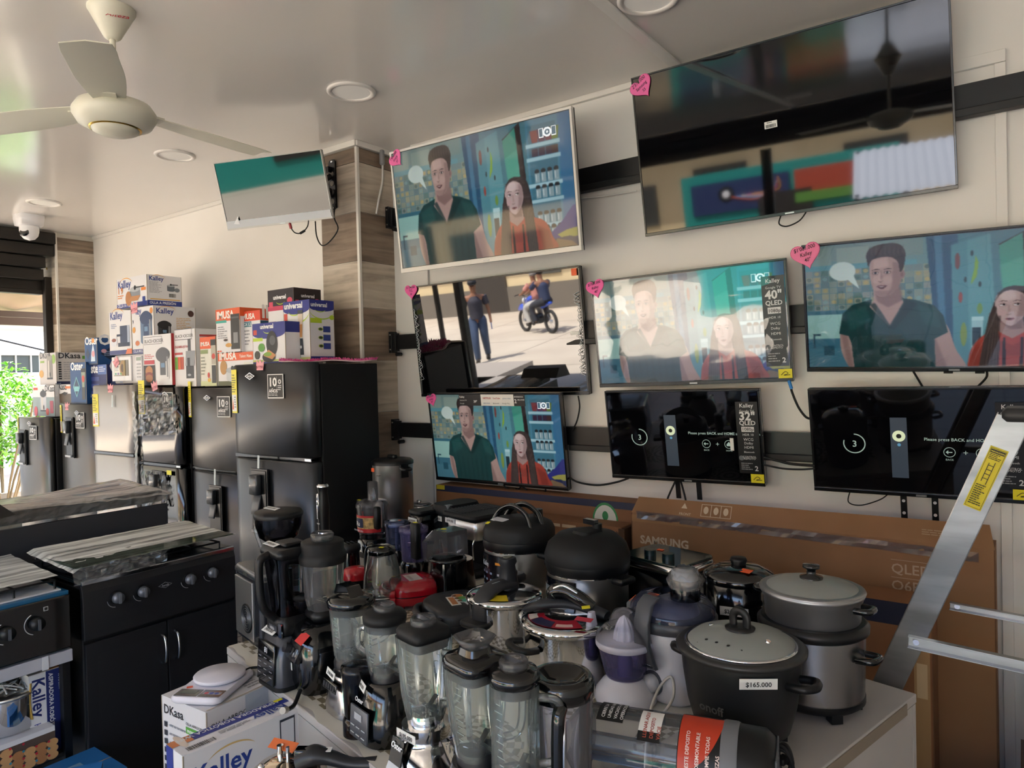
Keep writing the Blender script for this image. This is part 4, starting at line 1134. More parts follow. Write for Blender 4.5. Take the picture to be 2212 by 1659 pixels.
def carton(name, label, w, d, h, loc, rz=0, base=B_W, group='boxed appliances stacked on the refrigerators', cat='box', **faces):
    t = MB()
    bm_ = noisy('carton_' + base.strip('#'), base, base, (6, 6, 6), .5, 2) if ('c' + base) not in MATS else MATS['c' + base]
    MATS['c' + base] = bm_
    t.box((0, 0, h / 2), (w, d, h), bm_)
    e = M('#a89c8c', .7)
    for sx in (-1, 1):
        for sy in (-1, 1):
            t.box((sx * (w / 2 - .0012), sy * (d / 2 - .0012), h / 2), (.0032, .0032, h - .002), e)
    for f, items in faces.items():
        if f in 'FRLTB': printed(t, face_frame(f, w, d, h), items)
    t.box((0, 0, h + .0004), (w * .98, .004, .0008), e) if 'T' not in faces else None
    o = t.build(name)
    o.location = loc; o.rotation_euler = (0, 0, math.radians(rz))
    return tag(o, label, cat, group)
def pbox(name, label, pl_, pc, pr, yt, yb, Yc, base=B_W, zb=None, dmin=None, **faces):
    """carton with its near right corner at pixel column pc on the plane Y=Yc, left edge at pl_, far right edge at pr"""
    c = on_y(pc, (yt + yb) / 2, Yc); l = on_y(pl_, (yt + yb) / 2, Yc)
    b = on_x(pr, (yt + yb) / 2, c.x)
    w = c.x - l.x; d = b.y - Yc if dmin is None else dmin
    top = on_y(pc, yt, Yc).z; bot = on_y(pc, yb, Yc).z if zb is None else zb
    d = min(d, WY1 - .01 - Yc)
    return carton(name, label, w, d, top - bot, ((c.x + l.x) / 2, Yc + d / 2, bot), base=base, **faces)
F1_, FLG, FB, F4_, F5_ = 1.443, 1.59, 1.57, 1.557, 1.69
# left group
pbox('appliance_box', 'white box with a grey pressure cooker picture on the shortest refrigerator', 71, 118, 119, 832, 902, 2.62, zb=1.331, dmin=.3, F=[('r', 0, 0, 1, .62, '#8da0a4'), ('t', .58, .8, .17, 'DKasa', 'L', .02, B_K), ('r', .05, .85, .25, .93, '#d8502e')] + urn_pic(.5, .18, .42, '#c3c6cf', '#2b2d33', '#2b2d33') + [('r', .8, .1, .95, .5, '#a8324a'), ('e', .15, .15, .08, .1, '#c03a50'), ('e', .68, .15, .07, .07, '#c8402e')])
pbox('appliance_box', 'pale box with a small black appliance picture, under the urn box', 119, 157, 186, 830, 872, 2.66, zb=1.445, dmin=.3, F=[('r', 0, 0, 1, .5, '#5b4b3c'), ('t', .04, .72, .24, 'DKasa', 'L', .02, B_K), ('p', [(.35, .5), (.55, .6), (.75, .55), (.6, .4)], '#2a2b2e'), ('r', .6, .78, .95, .9, '#e07a3a'), ('e', .15, .15, .1, .12, '#d08a3a')], R=[('r', 0, 0, 1, .4, '#9a9a9a')])
pbox('appliance_box', 'pale grey box with a stainless urn picture in the left group', 86, 121.5, 187, 761, 831, 2.66, base='#cdc9c8', dmin=.34, F=[('t', .03, .84, .24, 'DKasa', 'L', .02, '#55555a'), ('r', .05, .7, .3, .76, '#8cb04a'), ('e', .1, .35, .14, .1, '#d0a050'), ('e', .85, .8, .12, .12, '#8ab04a')] + urn_pic(.62, .2, .5), R=[('t', .05, .82, .2, 'DKasa', 'L', .02, '#22242c'), ('r', 0, 0, 1, .1, '#2a2f55'), ('r', .62, .8, .9, .9, '#5a9a3c')] + steps(.05, .15, .72, 8))
OB, OB2 = '#1f4f86', '#232c66'
def oster(u, v, s): return [('t', u, v, s, 'Oster', 'L', .03, '#eef0f4')]
pbox('appliance_box', 'blue box with a hand-blender picture standing upright at the left', 152, 186, 190, 782, 869, 2.60, base=OB, zb=1.445, dmin=.2, F=oster(.05, .82, .32) + [('r', .0, 0, 1, .03, '#1a3a60'), ('p', [(.4, .15), (.62, .4), (.4, .66), (.18, .4)], '#7ec4cc'), ('p', [(.4, .19), (.58, .4), (.4, .62), (.22, .4)], '#17375c'), ('r', .25, .3, .56, .42, '#7ec4cc')] + [('r', .74, .1, .94, .4, '#3a3a38'), ('p', [(.76, .4), (.92, .4), (.98, .78), (.72, .78)], '#8f9a86'), ('r', .72, .76, .98, .85, '#1f2022'), ('e', .84, .6, .09, .1, '#c0402e')])
pbox('appliance_box', 'dark blue box with a white top label beside the hand-blender box', 184.5, 231, 247, 787, 853, 2.64, base=OB2, zb=1.445, dmin=.2, F=oster(.05, .8, .28) + [('r', .6, .75, 1, 1, '#4a6ab0'), ('lines', .66, .8, .95, .95, 3, '#e0e4ee')] + sum([[('e', .1, v, .06, .06, '#a06070'), ('r', .2, v - .05, .65, v + .05, '#3a4a8c')] for v in (.64, .46, .28)], []) + [('e', .75, .08, .2, .1, '#22242c')], R=oster(.1, .8, .7)[:0] + [('t', .1, .8, .7, 'Oster', 'L', .03, '#eef0f4'), ('e', .4, .5, .25, .2, '#6a76a8')])
pbox('appliance_box', 'bright blue box with a baby-blue gadget picture on top of the dark blue box', 183, 209.5, 237, 729, 787, 2.62, base=OB, dmin=.26, F=[('t', .05, .76, .42, 'Oster', 'L', .03, '#eef0f4'), ('r', .6, .82, .8, .98, '#e89a3a'), ('p', [(.5, .12), (.85, .12), (.82, .45), (.7, .8), (.56, .45)], '#cfe0f4'), ('e', .7, .4, .12, .12, '#d89aa8'), ('p', [(.25, .2), (.42, .4), (.25, .62), (.08, .4)], '#123458'), ('r', 0, 0, 1, .05, '#16284a')], R=[('t', .05, .74, .45, 'Oster', 'L', .03, '#eef0f4'), ('p', [(.4, .15), (.7, .4), (.4, .66), (.1, .4)], '#0f2746'), ('lines', .2, .3, .6, .5, 3, '#8fa4c8'), ('e', .2, .5, .08, .06, '#d8a8b8'), ('e', .5, .12, .08, .06, '#c88a98'), ('e', .85, .3, .15, .15, '#cfe0f4')])
# middle group
mw = thing('microwave_oven', 'small white microwave oven standing among the boxes', 'microwave', (0, 0, 0), group=None)
a_, b_ = on_y(247, 800, 2.63), on_y(311, 800, 2.63)
zt, zb_ = on_y(300, 765, 2.63).z, FLG + .008
W_, H_ = b_.x - a_.x, zt - zb_
mw.location = ((a_.x + b_.x) / 2, 2.63, zb_)
MB().rbox((0, .15, H_ / 2), (W_, .3, H_), .015, M('#dfdde0', .3)).build('housing', mw)
MB().box((-.09, -.006, H_ * .52), (W_ * .66, .012, H_ * .86), M('#e6e4e6', .3)).build('door', mw, bevel=.004)
mb = MB().box((-.09, -.0125, H_ * .55), (W_ * .5, .002, H_ * .55), M('#6a5a34', .15))
printed(mb, (TR(-.09 - W_ * .25, -.0135, H_ * .275), W_ * .5, H_ * .55), [('r', .02, .05, .62, .72, '#e8e6df'), ('t', .06, .55, .12, 'Kalley', 'L', .02, '#44506a'), ('lines', .06, .3, .4, .5, 3, '#99a0a8'), ('e', .6, .5, .18, .25, '#a8814a'), ('e', .6, .5, .1, .14, '#5a4630'), ('r', .08, .08, .2, .2, '#62a8a0'), ('r', .26, .08, .38, .2, '#8a7ab8'), ('r', .44, .08, .56, .2, '#72a866'), ('r', .68, 0, .8, 1, '#a08a50')])
mb.build('window', mw)
mb = MB().box((W_ * .37, -.004, H_ * .5), (W_ * .2, .008, H_ * .86), M('#dcdadd', .35)).box((W_ * .37, -.009, H_ * .84), (W_ * .14, .002, H_ * .12), M('#8a9a8c', .3))
for r in range(5):
    for q in range(3): mb.box((W_ * (.32 + q * .05), -.009, H_ * (.66 - r * .11)), (W_ * .03, .002, H_ * .05), M('#b9b9bf', .4))
mb.build('control_panel', mw)
MB().box((-.09, -.014, H_ * .06), (.04, .002, .006), M('#6a82b0', .4)).build('badge', mw)
pbox('appliance_box', 'white box with an espresso machine picture, on the microwave', 236, 284, 285, 669, 764, 2.62, dmin=.3, F=kalley(.06, .83, .23) + [('lines', .1, .6, .4, .72, 3, '#7f8db0'), ('r', 0, 0, 1, .1, '#39407a'), ('p', [(.72, 0), (1, 0), (1, .12), (.8, .12)], '#e0764a'), ('r', .5, .24, .82, .66, '#33415e'), ('r', .82, .24, .93, .66, '#a8b4c8'), ('r', .4, .18, .92, .27, '#26324a'), ('r', .35, .42, .6, .47, '#26324a'), ('e', .22, .3, .15, .1, '#d9dce6'), ('e', .22, .34, .1, .04, '#8a4a38')])
pbox('appliance_box', 'white box with a multicooker picture and a wide side, under the pot box', 285, 333, 423, 659, 762, 2.62, F=[('t', .2, .85, .22, 'ley', 'L', .02, '#27408f'), ('r', 0, 0, 1, .1, '#39407a'), ('t', .05, .03, .09, 'OLLA MULTIFUNCIONAL', 'L', .01, '#dfe2ee'), ('e', .9, .9, .07, .07, '#e0964a'), ('t', .04, .66, .12, '9', 'L', .02, '#3a3f55'), ('e', .1, .52, .07, .07, '#e0a04a'), ('e', .25, .22, .14, .09, '#d8dfe6'), ('e', .25, .23, .1, .06, '#cf7a4a')] + cooker_pic(.66, .26, .5, '#5f7898', '#33466a'), R=kalley(.05, .84, .17) + cooker_pic(.24, .3, .3) + [('e', .88, .86, .075, .075, '#4a2c28'), ('lines', .52, .5, .9, .76, 7, '#d8b48a'), ('r', 0, 0, 1, .1, '#39407a')])
pbox('appliance_box', 'white box with a grey pressure pot picture, topmost of the stacks', 252.3, 317.5, 392, 591.6, 659, 2.66, F=kalley(.04, .68, .18) + pot(.62, .34, .32) + [('r', 0, 0, 1, .15, B_BL), ('t', .03, .04, .08, 'OLLA A PRESION', 'L', .02, '#e6e8f0'), ('r', .82, .5, .97, .6, '#e88a3a'), ('e', .4, .3, .1, .12, '#b98050'), ('p', [(.4, .2), (.7, .2), (.8, .36), (.5, .36)], '#c08a5a'), ('t', .04, .5, .14, '1 9', 'L', .02, '#e08a3a'), ('lines', .04, .3, .3, .45, 2, '#e08a3a'), ('r', .86, .1, .94, .3, B_BL)], R=kalley(.06, .82, .17) + [('r', 0, 0, 1, .17, B_BL), ('t', .06, .055, .1, 'OLLA A PRESIÓN', 'L', .02, '#e6e8f0'), ('lines', .06, .4, .42, .78, 9, '#a8a8b0'), ('r', .08, .2, .94, .23, '#e8b04a'), ('bars', .62, .3, .82, .42, '#444444'), ('e', .86, .55, .08, .06, '#7f868f')] + pot(.68, .52, .22, '#6a707a'))
def bd(u, v, s): return [('r', u, v - s * .1, u + s * 4.0, v + s * .85, '#3a3a3c'), ('r', u + s * .05, v - s * .05, u + s * 3.95, v + s * .8, B_W), ('t', u + s * .15, v + s * .1, s * .56, 'BLACK+DECKER', 'L', .012, '#2a2a2c')]
pbox('appliance_box', 'white and red box with a white electric cooker picture', 310, 371, 376, 719.5, 831, 2.58, zb=FB + .012, dmin=.28, F=bd(.04, .83, .16) + [('lines', .04, .52, .42, .62, 3, '#c84a4a'), ('r', .03, .42, .4, .5, '#c23a44'), ('r', 0, 0, .42, .4, '#2c201c'), ('e', .2, .28, .13, .1, '#b97a44'), ('e', .2, .2, .14, .06, '#8a3a24'), ('e', .2, .14, .13, .07, '#a86a3a')] + cooker_pic(.7, .16, .44, '#e0dfe0', '#55565c'), R=[('r', 0, 0, 1, 1, '#b83038'), ('r', .2, .2, .8, .8, '#7a3a2c')])
pbox('appliance_box', 'white box with a black food processor picture and vegetables', 377, 423, 469, 709, 832, 2.60, zb=F4_ + .012, dmin=.3, F=bd(.04, .84, .2) + [('t', .04, .68, .085, 'ENSAMBLAJE FACIL', 'L', .02, '#b84848'), ('r', .03, .56, .4, .6, '#b84848'), ('r', .03, .3, .16, .52, '#6fa848'), ('r', .17, .3, .3, .52, '#d8602e'), ('r', .31, .3, .44, .52, '#c04a2a'), ('r', .55, .14, .9, .36, '#34363a'), ('p', [(.52, .36), (.94, .36), (.98, .62), (.56, .62)], '#8e9298'), ('r', .66, .62, .78, .82, '#4a4d52'), ('r', .62, .34, .74, .5, '#2a2b2f'), ('e', .7, .2, .08, .03, '#b0b2b6')], R=[('r', .1, .86, .9, .9, '#b84848'), ('lines', .1, .5, .9, .8, 8, '#a8a8ac')])
IM = '#e4602c'
def imusa(v, s, u=.04): return [('t', u, v, s, 'IMUSA', 'L', .035, '#f4efe8')]
pbox('appliance_box', 'orange-topped box with a small blender and fruit picture', 433, 467, 470, 726, 831, 2.60, base='#e0ded2', zb=F4_ + .012, dmin=.2, F=[('r', 0, .76, 1, 1, IM)] + imusa(.82, .2) + [('r', .03, .66, .5, .74, '#8a9a62'), ('r', 0, 0, 1, .1, '#c9cf9a')] + [('r', .72, .06, .98, .42, '#2c2d2a'), ('p', [(.72, .44), (.98, .44), (1, .82), (.7, .82)], '#b8b0a0'), ('e', .85, .6, .11, .1, '#c8402e'), ('r', .69, .82, 1, .94, '#2c2d2a'), ('e', .55, .12, .1, .07, '#e0b02e'), ('e', .52, .22, .07, .1, '#c83a2a'), ('lines', .06, .2, .4, .6, 6, '#8a8a7a')])
pbox('appliance_box', 'orange-topped white box with a pressure pot picture, under the coffee maker box', 471.6, 548, 552, 759, 831, 2.60, zb=F4_ + .012, dmin=.3, F=[('r', 0, .76, 1, 1, IM)] + imusa(.8, .17) + [('t', .62, .84, .07, 'Talent Mate', 'L', .02, '#f6e6da'), ('r', 0, 0, 1, .14, '#55592c'), ('r', .74, .58, .94, .7, '#dfe0d8'), ('e', .16, .56, .1, .12, '#b98a4a')] + pot(.42, .2, .36, '#c9cdd0', '#2f3034'))
pbox('appliance_box', 'orange-topped box with a black coffee maker and croissant picture', 467, 519, 563, 663, 759, 2.60, dmin=.2, F=[('r', 0, .72, 1, 1, IM)] + imusa(.78, .25) + [('r', 0, .68, .45, .74, '#3fa898'), ('r', .62, .06, .98, .86, '#33312f'), ('r', .72, .2, .9, .44, '#8a8c8e'), ('r', .65, .76, .95, .8, '#5a5a5c'), ('e', .4, .22, .1, .09, '#dfe0e2'), ('e', .4, .28, .09, .03, '#3a2418'), ('e', .52, .16, .13, .05, '#d09a48'), ('lines', .08, .3, .5, .6, 6, '#8c8c90'), ('e', .08, .03, .04, .02, IM), ('e', .18, .03, .04, .02, IM)], R=[('r', 0, .8, 1, 1, IM)])
pbox('appliance_box', 'red-orange and white box with pink flower picture beside the coffee maker box', 521, 563, 581, 669, 760, 2.63, dmin=.22, F=[('r', 0, .76, 1, 1, '#dd4a2c')] + imusa(.81, .24) + [('r', 0, .62, .55, .75, '#4a7a8a'), ('t', .05, .65, .13, 'PICA 1,2,3', 'L', .02, '#e8eef0'), ('lines', .1, .15, .45, .55, 5, '#9a9aa0'), ('e', .78, .25, .2, .14, '#d8a0b0'), ('e', .78, .25, .1, .08, '#c06a84')], R=[('r', 0, .76, 1, 1, '#dd4a2c'), ('r', 0, .6, 1, .75, '#2f5a7a')] + imusa(.82, .5))
# right group, on the tallest refrigerator
def uni(u, v, s, c='#f0f0f2'): return [('t', u, v, s, 'universal', 'L', .035, c), ('a', u + s * 2.0, v - s * .1, s * 1.3, s * .22, 200, 340, '#b8d234')]
UB = '#2b3488'
pbox('appliance_box', 'white box with a black and pink top band, behind the blue and white boxes', 580, 636, 699.6, 620, 772, 2.66, zb=F5_ + .002, dmin=.2, F=[('r', 0, .74, 1, 1, '#241c22'), ('r', 0, .72, 1, .78, '#c83a5a'), ('r', .05, .76, .2, .84, '#d84a64'), ('e', .85, .84, .1, .07, '#d84a64'), ('lines', .05, .48, .5, .58, 3, '#b89aa0'), ('r', .45, .2, .8, .45, '#44464c')] + uni(.22, .87, .14), R=[('r', 0, .74, 1, 1, '#241c22'), ('r', 0, .72, 1, .78, '#c83a5a'), ('e', .85, .84, .1, .07, '#d84a64'), ('r', .05, .76, .18, .84, '#d84a64')] + uni(.26, .88, .14))
pbox('appliance_box', 'white and blue box with a sandwich maker picture', 546, 616.5, 680, 693, 778, 2.46, zb=F5_ + .002, dmin=.1, F=[('r', 0, .74, 1, 1, UB), ('e', .5, .74, .5, .1, UB), ('r', .03, .72, .14, .84, '#d04a3a'), ('r', 0, 0, 1, .1, '#c3cf7a'), ('r', 0, 0, 1, .05, UB), ('r', .02, .56, .32, .64, '#b8d234')] + uni(.25, .86, .115) + [('e', .6, .48, .17, .24, '#222326'), ('e', .62, .56, .09, .09, '#55585c'), ('e', .5, .16, .2, .1, '#222326'), ('p', [(.33, .2), (.5, .34), (.72, .2), (.6, .1)], '#c98b50'), ('e', .47, .23, .12, .04, '#7fa83a'), ('e', .28, .4, .1, .08, '#5a9a3a'), ('e', .14, .22, .08, .08, '#3a3a2c')], R=[('r', 0, .74, 1, 1, UB)])
pbox('appliance_box', 'tall blue and white box with a blender picture, rightmost on the tallest refrigerator', 613, 669.6, 722, 646, 773, 2.56, zb=F5_ + .012, F=[('e', .5, .86, .5, .12, UB), ('r', 0, .86, 1, 1, UB), ('a', .5, .82, .5, .06, 190, 350, '#b8d234'), ('r', .03, .68, .16, .8, '#d04a3a'), ('r', .02, .58, .4, .66, '#b8d234'), ('r', 0, 0, 1, .06, '#c9d48a')] + uni(.04, .88, .2) + blender_pic(.66, .1, .36, '#d8c8b8', '#3a3f4a', '#c9905a') + [('e', .25, .25, .12, .1, '#c9dca0'), ('e', .35, .1, .12, .05, '#c89a60')], R=[('e', .5, .87, .5, .11, UB), ('r', 0, .87, 1, 1, UB), ('a', .5, .83, .5, .06, 190, 350, '#b8d234'), ('r', .02, .62, .48, .7, '#b8d234'), ('e', .9, .72, .1, .08, '#b8d234'), ('r', 0, 0, 1, .07, UB)] + uni(.04, .89, .19) + sum([[('e', .42, v, .1, .055, '#a8c43a'), ('e', .42, v, .07, .04, '#3a3c34'), ('r', .52, v - .05, .82, v + .05, '#33448e')] for v in (.52, .38, .24)], []))
# pink plush mat on the nearest refrigerator
PLUSH = noisy('pink_plush', '#e0468f', '#f07ab4', (40, 40, 40), .9, 3, bump=.6)
t = thing('plush_mat', 'fluffy pink plush mat with a pale underside lying on the tallest refrigerator', 'mat', (-3.50, 2.78, F5_ + .001))
rings = []
for i in range(15):
    s = -1 + 2 * i / 14
    w_ = .10 * math.sqrt(max(0, 1 - s ** 4)) + .004
    rings.append([(s * .27 + .02, -w_, .001 + .004 * math.cos(s * 6)), (s * .27 + .02, w_, .001 + .004 * math.cos(s * 6)), (s * .27 + .02, w_, .007 + .004 * math.cos(s * 6)), (s * .27 + .02, -w_, .007 + .004 * math.cos(s * 6))])
MB().loft(rings, M('#d9b9bd', .6)).build('sole', t)
mb = MB(); rr = random.Random(2)
for k in range(420):
    s = rr.uniform(-.97, .97); q = rr.uniform(-1, 1) * .095 * math.sqrt(1 - s ** 4)
    x = s * .27 + .02; z = .006 + .004 * math.cos(s * 6)
    a, b = rr.uniform(-.02, .02), rr.uniform(-.02, .02)
    mb.add([(x - .006, q, z), (x + .006, q, z), (x, q + .007, z), (x + a, q + b, z + rr.uniform(.012, .02))], [(0, 1, 3), (1, 2, 3), (2, 0, 3)], PLUSH)
mb.build('pile', t)
t.rotation_euler = (0, 0, math.radians(62))
t.location = (-3.16, 2.60, F5_ + .001)
# ------------------------------------------------------------------ display table, turned a little against the wall
T, TA = 0.70, -13.8
def uv(u, v, z=T): return Vector((u * .971 + v * .239, -u * .239 + v * .971, z))
TBW = noisy('painted_board', '#b5b0ac', '#c0bbb7', (3, 3, 3), .5, 3)
U0, U1, V0, V1 = -2.46, -.765, .792, 2.07
t = thing('display_table', 'white boarded display table carrying the small appliances', 'table', (0, 0, 0), TA)
MB().box(((U0 + U1) / 2, (V0 + V1) / 2, T - .0125), (U1 - U0, V1 - V0, .025), TBW).build('tabletop', t, bevel=.003)
for nm, c, d in (('front_panel', ((U0 + U1) / 2, V0 + .012, (T - .025) / 2), (U1 - U0 - .004, .02, T - .03)), ('side_panel', (U1 - .012, (V0 + V1) / 2, (T - .025) / 2), (.02, V1 - V0 - .05, T - .03)), ('side_panel', (U0 + .012, (V0 + V1) / 2, (T - .025) / 2), (.02, V1 - V0 - .05, T - .03)), ('back_panel', ((U0 + U1) / 2, V1 - .012, (T - .025) / 2), (U1 - U0 - .004, .02, T - .03))):
    MB().box(c, d, TBW).build(nm, t)
MB().box((U1 + .001, 1.55, T - .02), (.003, .9, .03), M('#8f8272', .6)).build('edge_strip', t, label='worn brownish edge strip')
t = thing('side_table', 'low table against the display table carrying the tall steel urn and food processor', 'table', (0, 0, 0), TA)
MB().box((-2.955, 1.72, T - .0125), (.97, .84, .025), TBW).build('tabletop', t, bevel=.003)
for x in (-3.41, -2.5):
    for y in (1.33, 2.11): MB().box((x, y, (T - .03) / 2), (.04, .04, T - .03), TBW).build('leg', t)
# oilcloth: cream ground with olive-gold key bands and round medallions
oil = bpy.data.materials.new('patterned_oilcloth'); oil.use_nodes = True
def _oil(m):
    L = m.node_tree.links.new
    b = m.node_tree.nodes['Principled BSDF']
    tc = N(m, 'ShaderNodeTexCoord')
    sp = N(m, 'ShaderNodeSeparateXYZ'); L(tc.outputs['Object'], sp.inputs[0])
    def mth(op, a, b_=None, c=None):
        n = N(m, 'ShaderNodeMath', operation=op)
        for i, q in enumerate((a, b_, c)):
            if q is None: continue
            if isinstance(q, (int, float)): n.inputs[i].default_value = q
            else: L(q, n.inputs[i])
        return n.outputs[0]
    def cell(s): return mth('SUBTRACT', mth('FRACT', mth('MULTIPLY', s, 1 / 0.40)), 0.5)
    cx, cy_ = cell(sp.outputs['X']), cell(sp.outputs['Y'])
    r = mth('SQRT', mth('ADD', mth('MULTIPLY', cx, cx), mth('MULTIPLY', cy_, cy_)))
    rings = mth('GREATER_THAN', mth('FRACT', mth('MULTIPLY', r, 11)), 0.55)
    an = mth('ARCTAN2', cy_, cx)
    spokes = mth('GREATER_THAN', mth('FRACT', mth('MULTIPLY', an, 14 / (2 * PI))), 0.5)
    med = mth('MULTIPLY', mth('LESS_THAN', r, 0.38), mth('ABSOLUTE', mth('SUBTRACT', rings, mth('MULTIPLY', spokes, mth('GREATER_THAN', r, .2)))))
    sq = mth('MAXIMUM', mth('ABSOLUTE', cx), mth('ABSOLUTE', cy_))
    keyx = mth('GREATER_THAN', mth('FRACT', mth('MULTIPLY', sp.outputs['X'], 1 / 0.075)), 0.5)
    keyy = mth('GREATER_THAN', mth('FRACT', mth('MULTIPLY', sp.outputs['Y'], 1 / 0.0375)), 0.5)
    inb = mth('MULTIPLY', mth('GREATER_THAN', sp.outputs['Y'], V0 + .03), mth('LESS_THAN', sp.outputs['Y'], V0 + .27))
    key = mth('MULTIPLY', mth('ABSOLUTE', mth('SUBTRACT', keyx, keyy)), inb)
    pat = mth('MINIMUM', mth('ADD', mth('MULTIPLY', med, mth('SUBTRACT', 1.0, inb)), key), 1.0)
    edge = mth('GREATER_THAN', sp.outputs['Y'], V0 + 0.04)          # plain cream hem along the front
    pat = mth('MULTIPLY', mth('MULTIPLY', pat, edge), .85)
    nz = N(m, 'ShaderNodeTexNoise', Scale=6.0, Detail=3); L(tc.outputs['Object'], nz.inputs['Vector'])
    mx = N(m, 'ShaderNodeMixRGB'); mx.inputs[1].default_value = (*lin('#dcd7c8'), 1); mx.inputs[2].default_value = (*lin('#65582f'), 1)
    L(pat, mx.inputs[0]); L(mx.outputs[0], b.inputs['Base Color'])
    b.inputs['Roughness'].default_value = 0.3
    bp = N(m, 'ShaderNodeBump', Strength=.3, Distance=.01); L(nz.outputs['Fac'], bp.inputs['Height']); L(bp.outputs[0], b.inputs['Normal'])
_oil(oil)
mb = MB()
nx, ny = 60, 36
ux1 = -1.08
for_v = []
rr = random.Random(1)
for j in range(ny + 1):
    for i in range(nx + 1):
        u = U0 + (ux1 - U0) * i / nx; v = V0 + .004 + (V1 - V0 - .008) * j / ny
        e = (.006 * math.sin(u * 23) + .004 * math.sin(u * 51)) if j == 0 else 0
        for_v.append((u, v + e, T + .0012 + (.0015 * abs(math.sin(u * 31 + v * 9)) if j < 3 else 0)))
mb.add(for_v, [(j * (nx + 1) + i, j * (nx + 1) + i + 1, (j + 1) * (nx + 1) + i + 1, (j + 1) * (nx + 1) + i) for j in range(ny) for i in range(nx)], oil, True)
o = tag(mb.build('tablecloth'), 'cream oilcloth with olive-gold key pattern and round medallions spread over the display table', 'tablecloth')
o.rotation_euler = (0, 0, math.radians(TA))
TZ = T + .003

# ------------------------------------------------------------------ kit for appliances (all face the front edge of the table)
def app(name, label, cat, p, rz=TA, z=None, group=None):
    q = Vector(p)
    return thing(name, label, cat, (q.x, q.y, TZ if z is None else z), rz, group)
def base_at(px, py, z=TZ): return on_z(px, py, z)
def top_at(px, py, h, z0=TZ): return on_z(px, py, z0 + h)
def price(t, x, y, z, a, s='$165.000', size=.018, tilt=0, w=None):
    """white paper price strip; a turns it round z so that it faces outwards"""
    X = TR(x, y, z) @ RZ(a) @ RX(-tilt)
    w = w or size * len(s) * .68
    mb = MB(X).box((0, 0, 0), (w, .0012, size * 1.6), PAPER)
    mb.text(s, size, INK, TR(0, -.0014, -size * .38), 'C', .015)
    mb.build('price_label', t, label='handwritten white price label')
def sticker(t, x, y, z, c=YEL, s=.018, a=0, tilt=0):
    MB(TR(x, y, z) @ RZ(a) @ RX(-tilt)).box((0, 0, 0), (s, .001, s * .8), c).build('sticker', t, label='small bright sticker')
def flat_sticker(t, x, y, z, c=YEL, s=.02, a=20, tx=0, ty=0):
    MB(TR(x, y, z) @ RX(tx) @ RY(ty) @ RZ(a)).box((0, 0, 0), (s, s * .7, .001), c).build('sticker', t, label='small bright sticker')
def star(t, x, y, z, c=YEL, s=.016):
    pts = [(s * (1 if k % 2 == 0 else .5) * math.cos(k * PI / 8), s * (1 if k % 2 == 0 else .5) * math.sin(k * PI / 8)) for k in range(16)]
    MB(TR(x, y, z) @ RX(90)).prism(pts, -.001, .001, c).build('sticker', t)
def cord(t, pts, r=.004, m=None): MB().tube(pts, r, m or BLKM, 6, 5).build('power_cord', t)

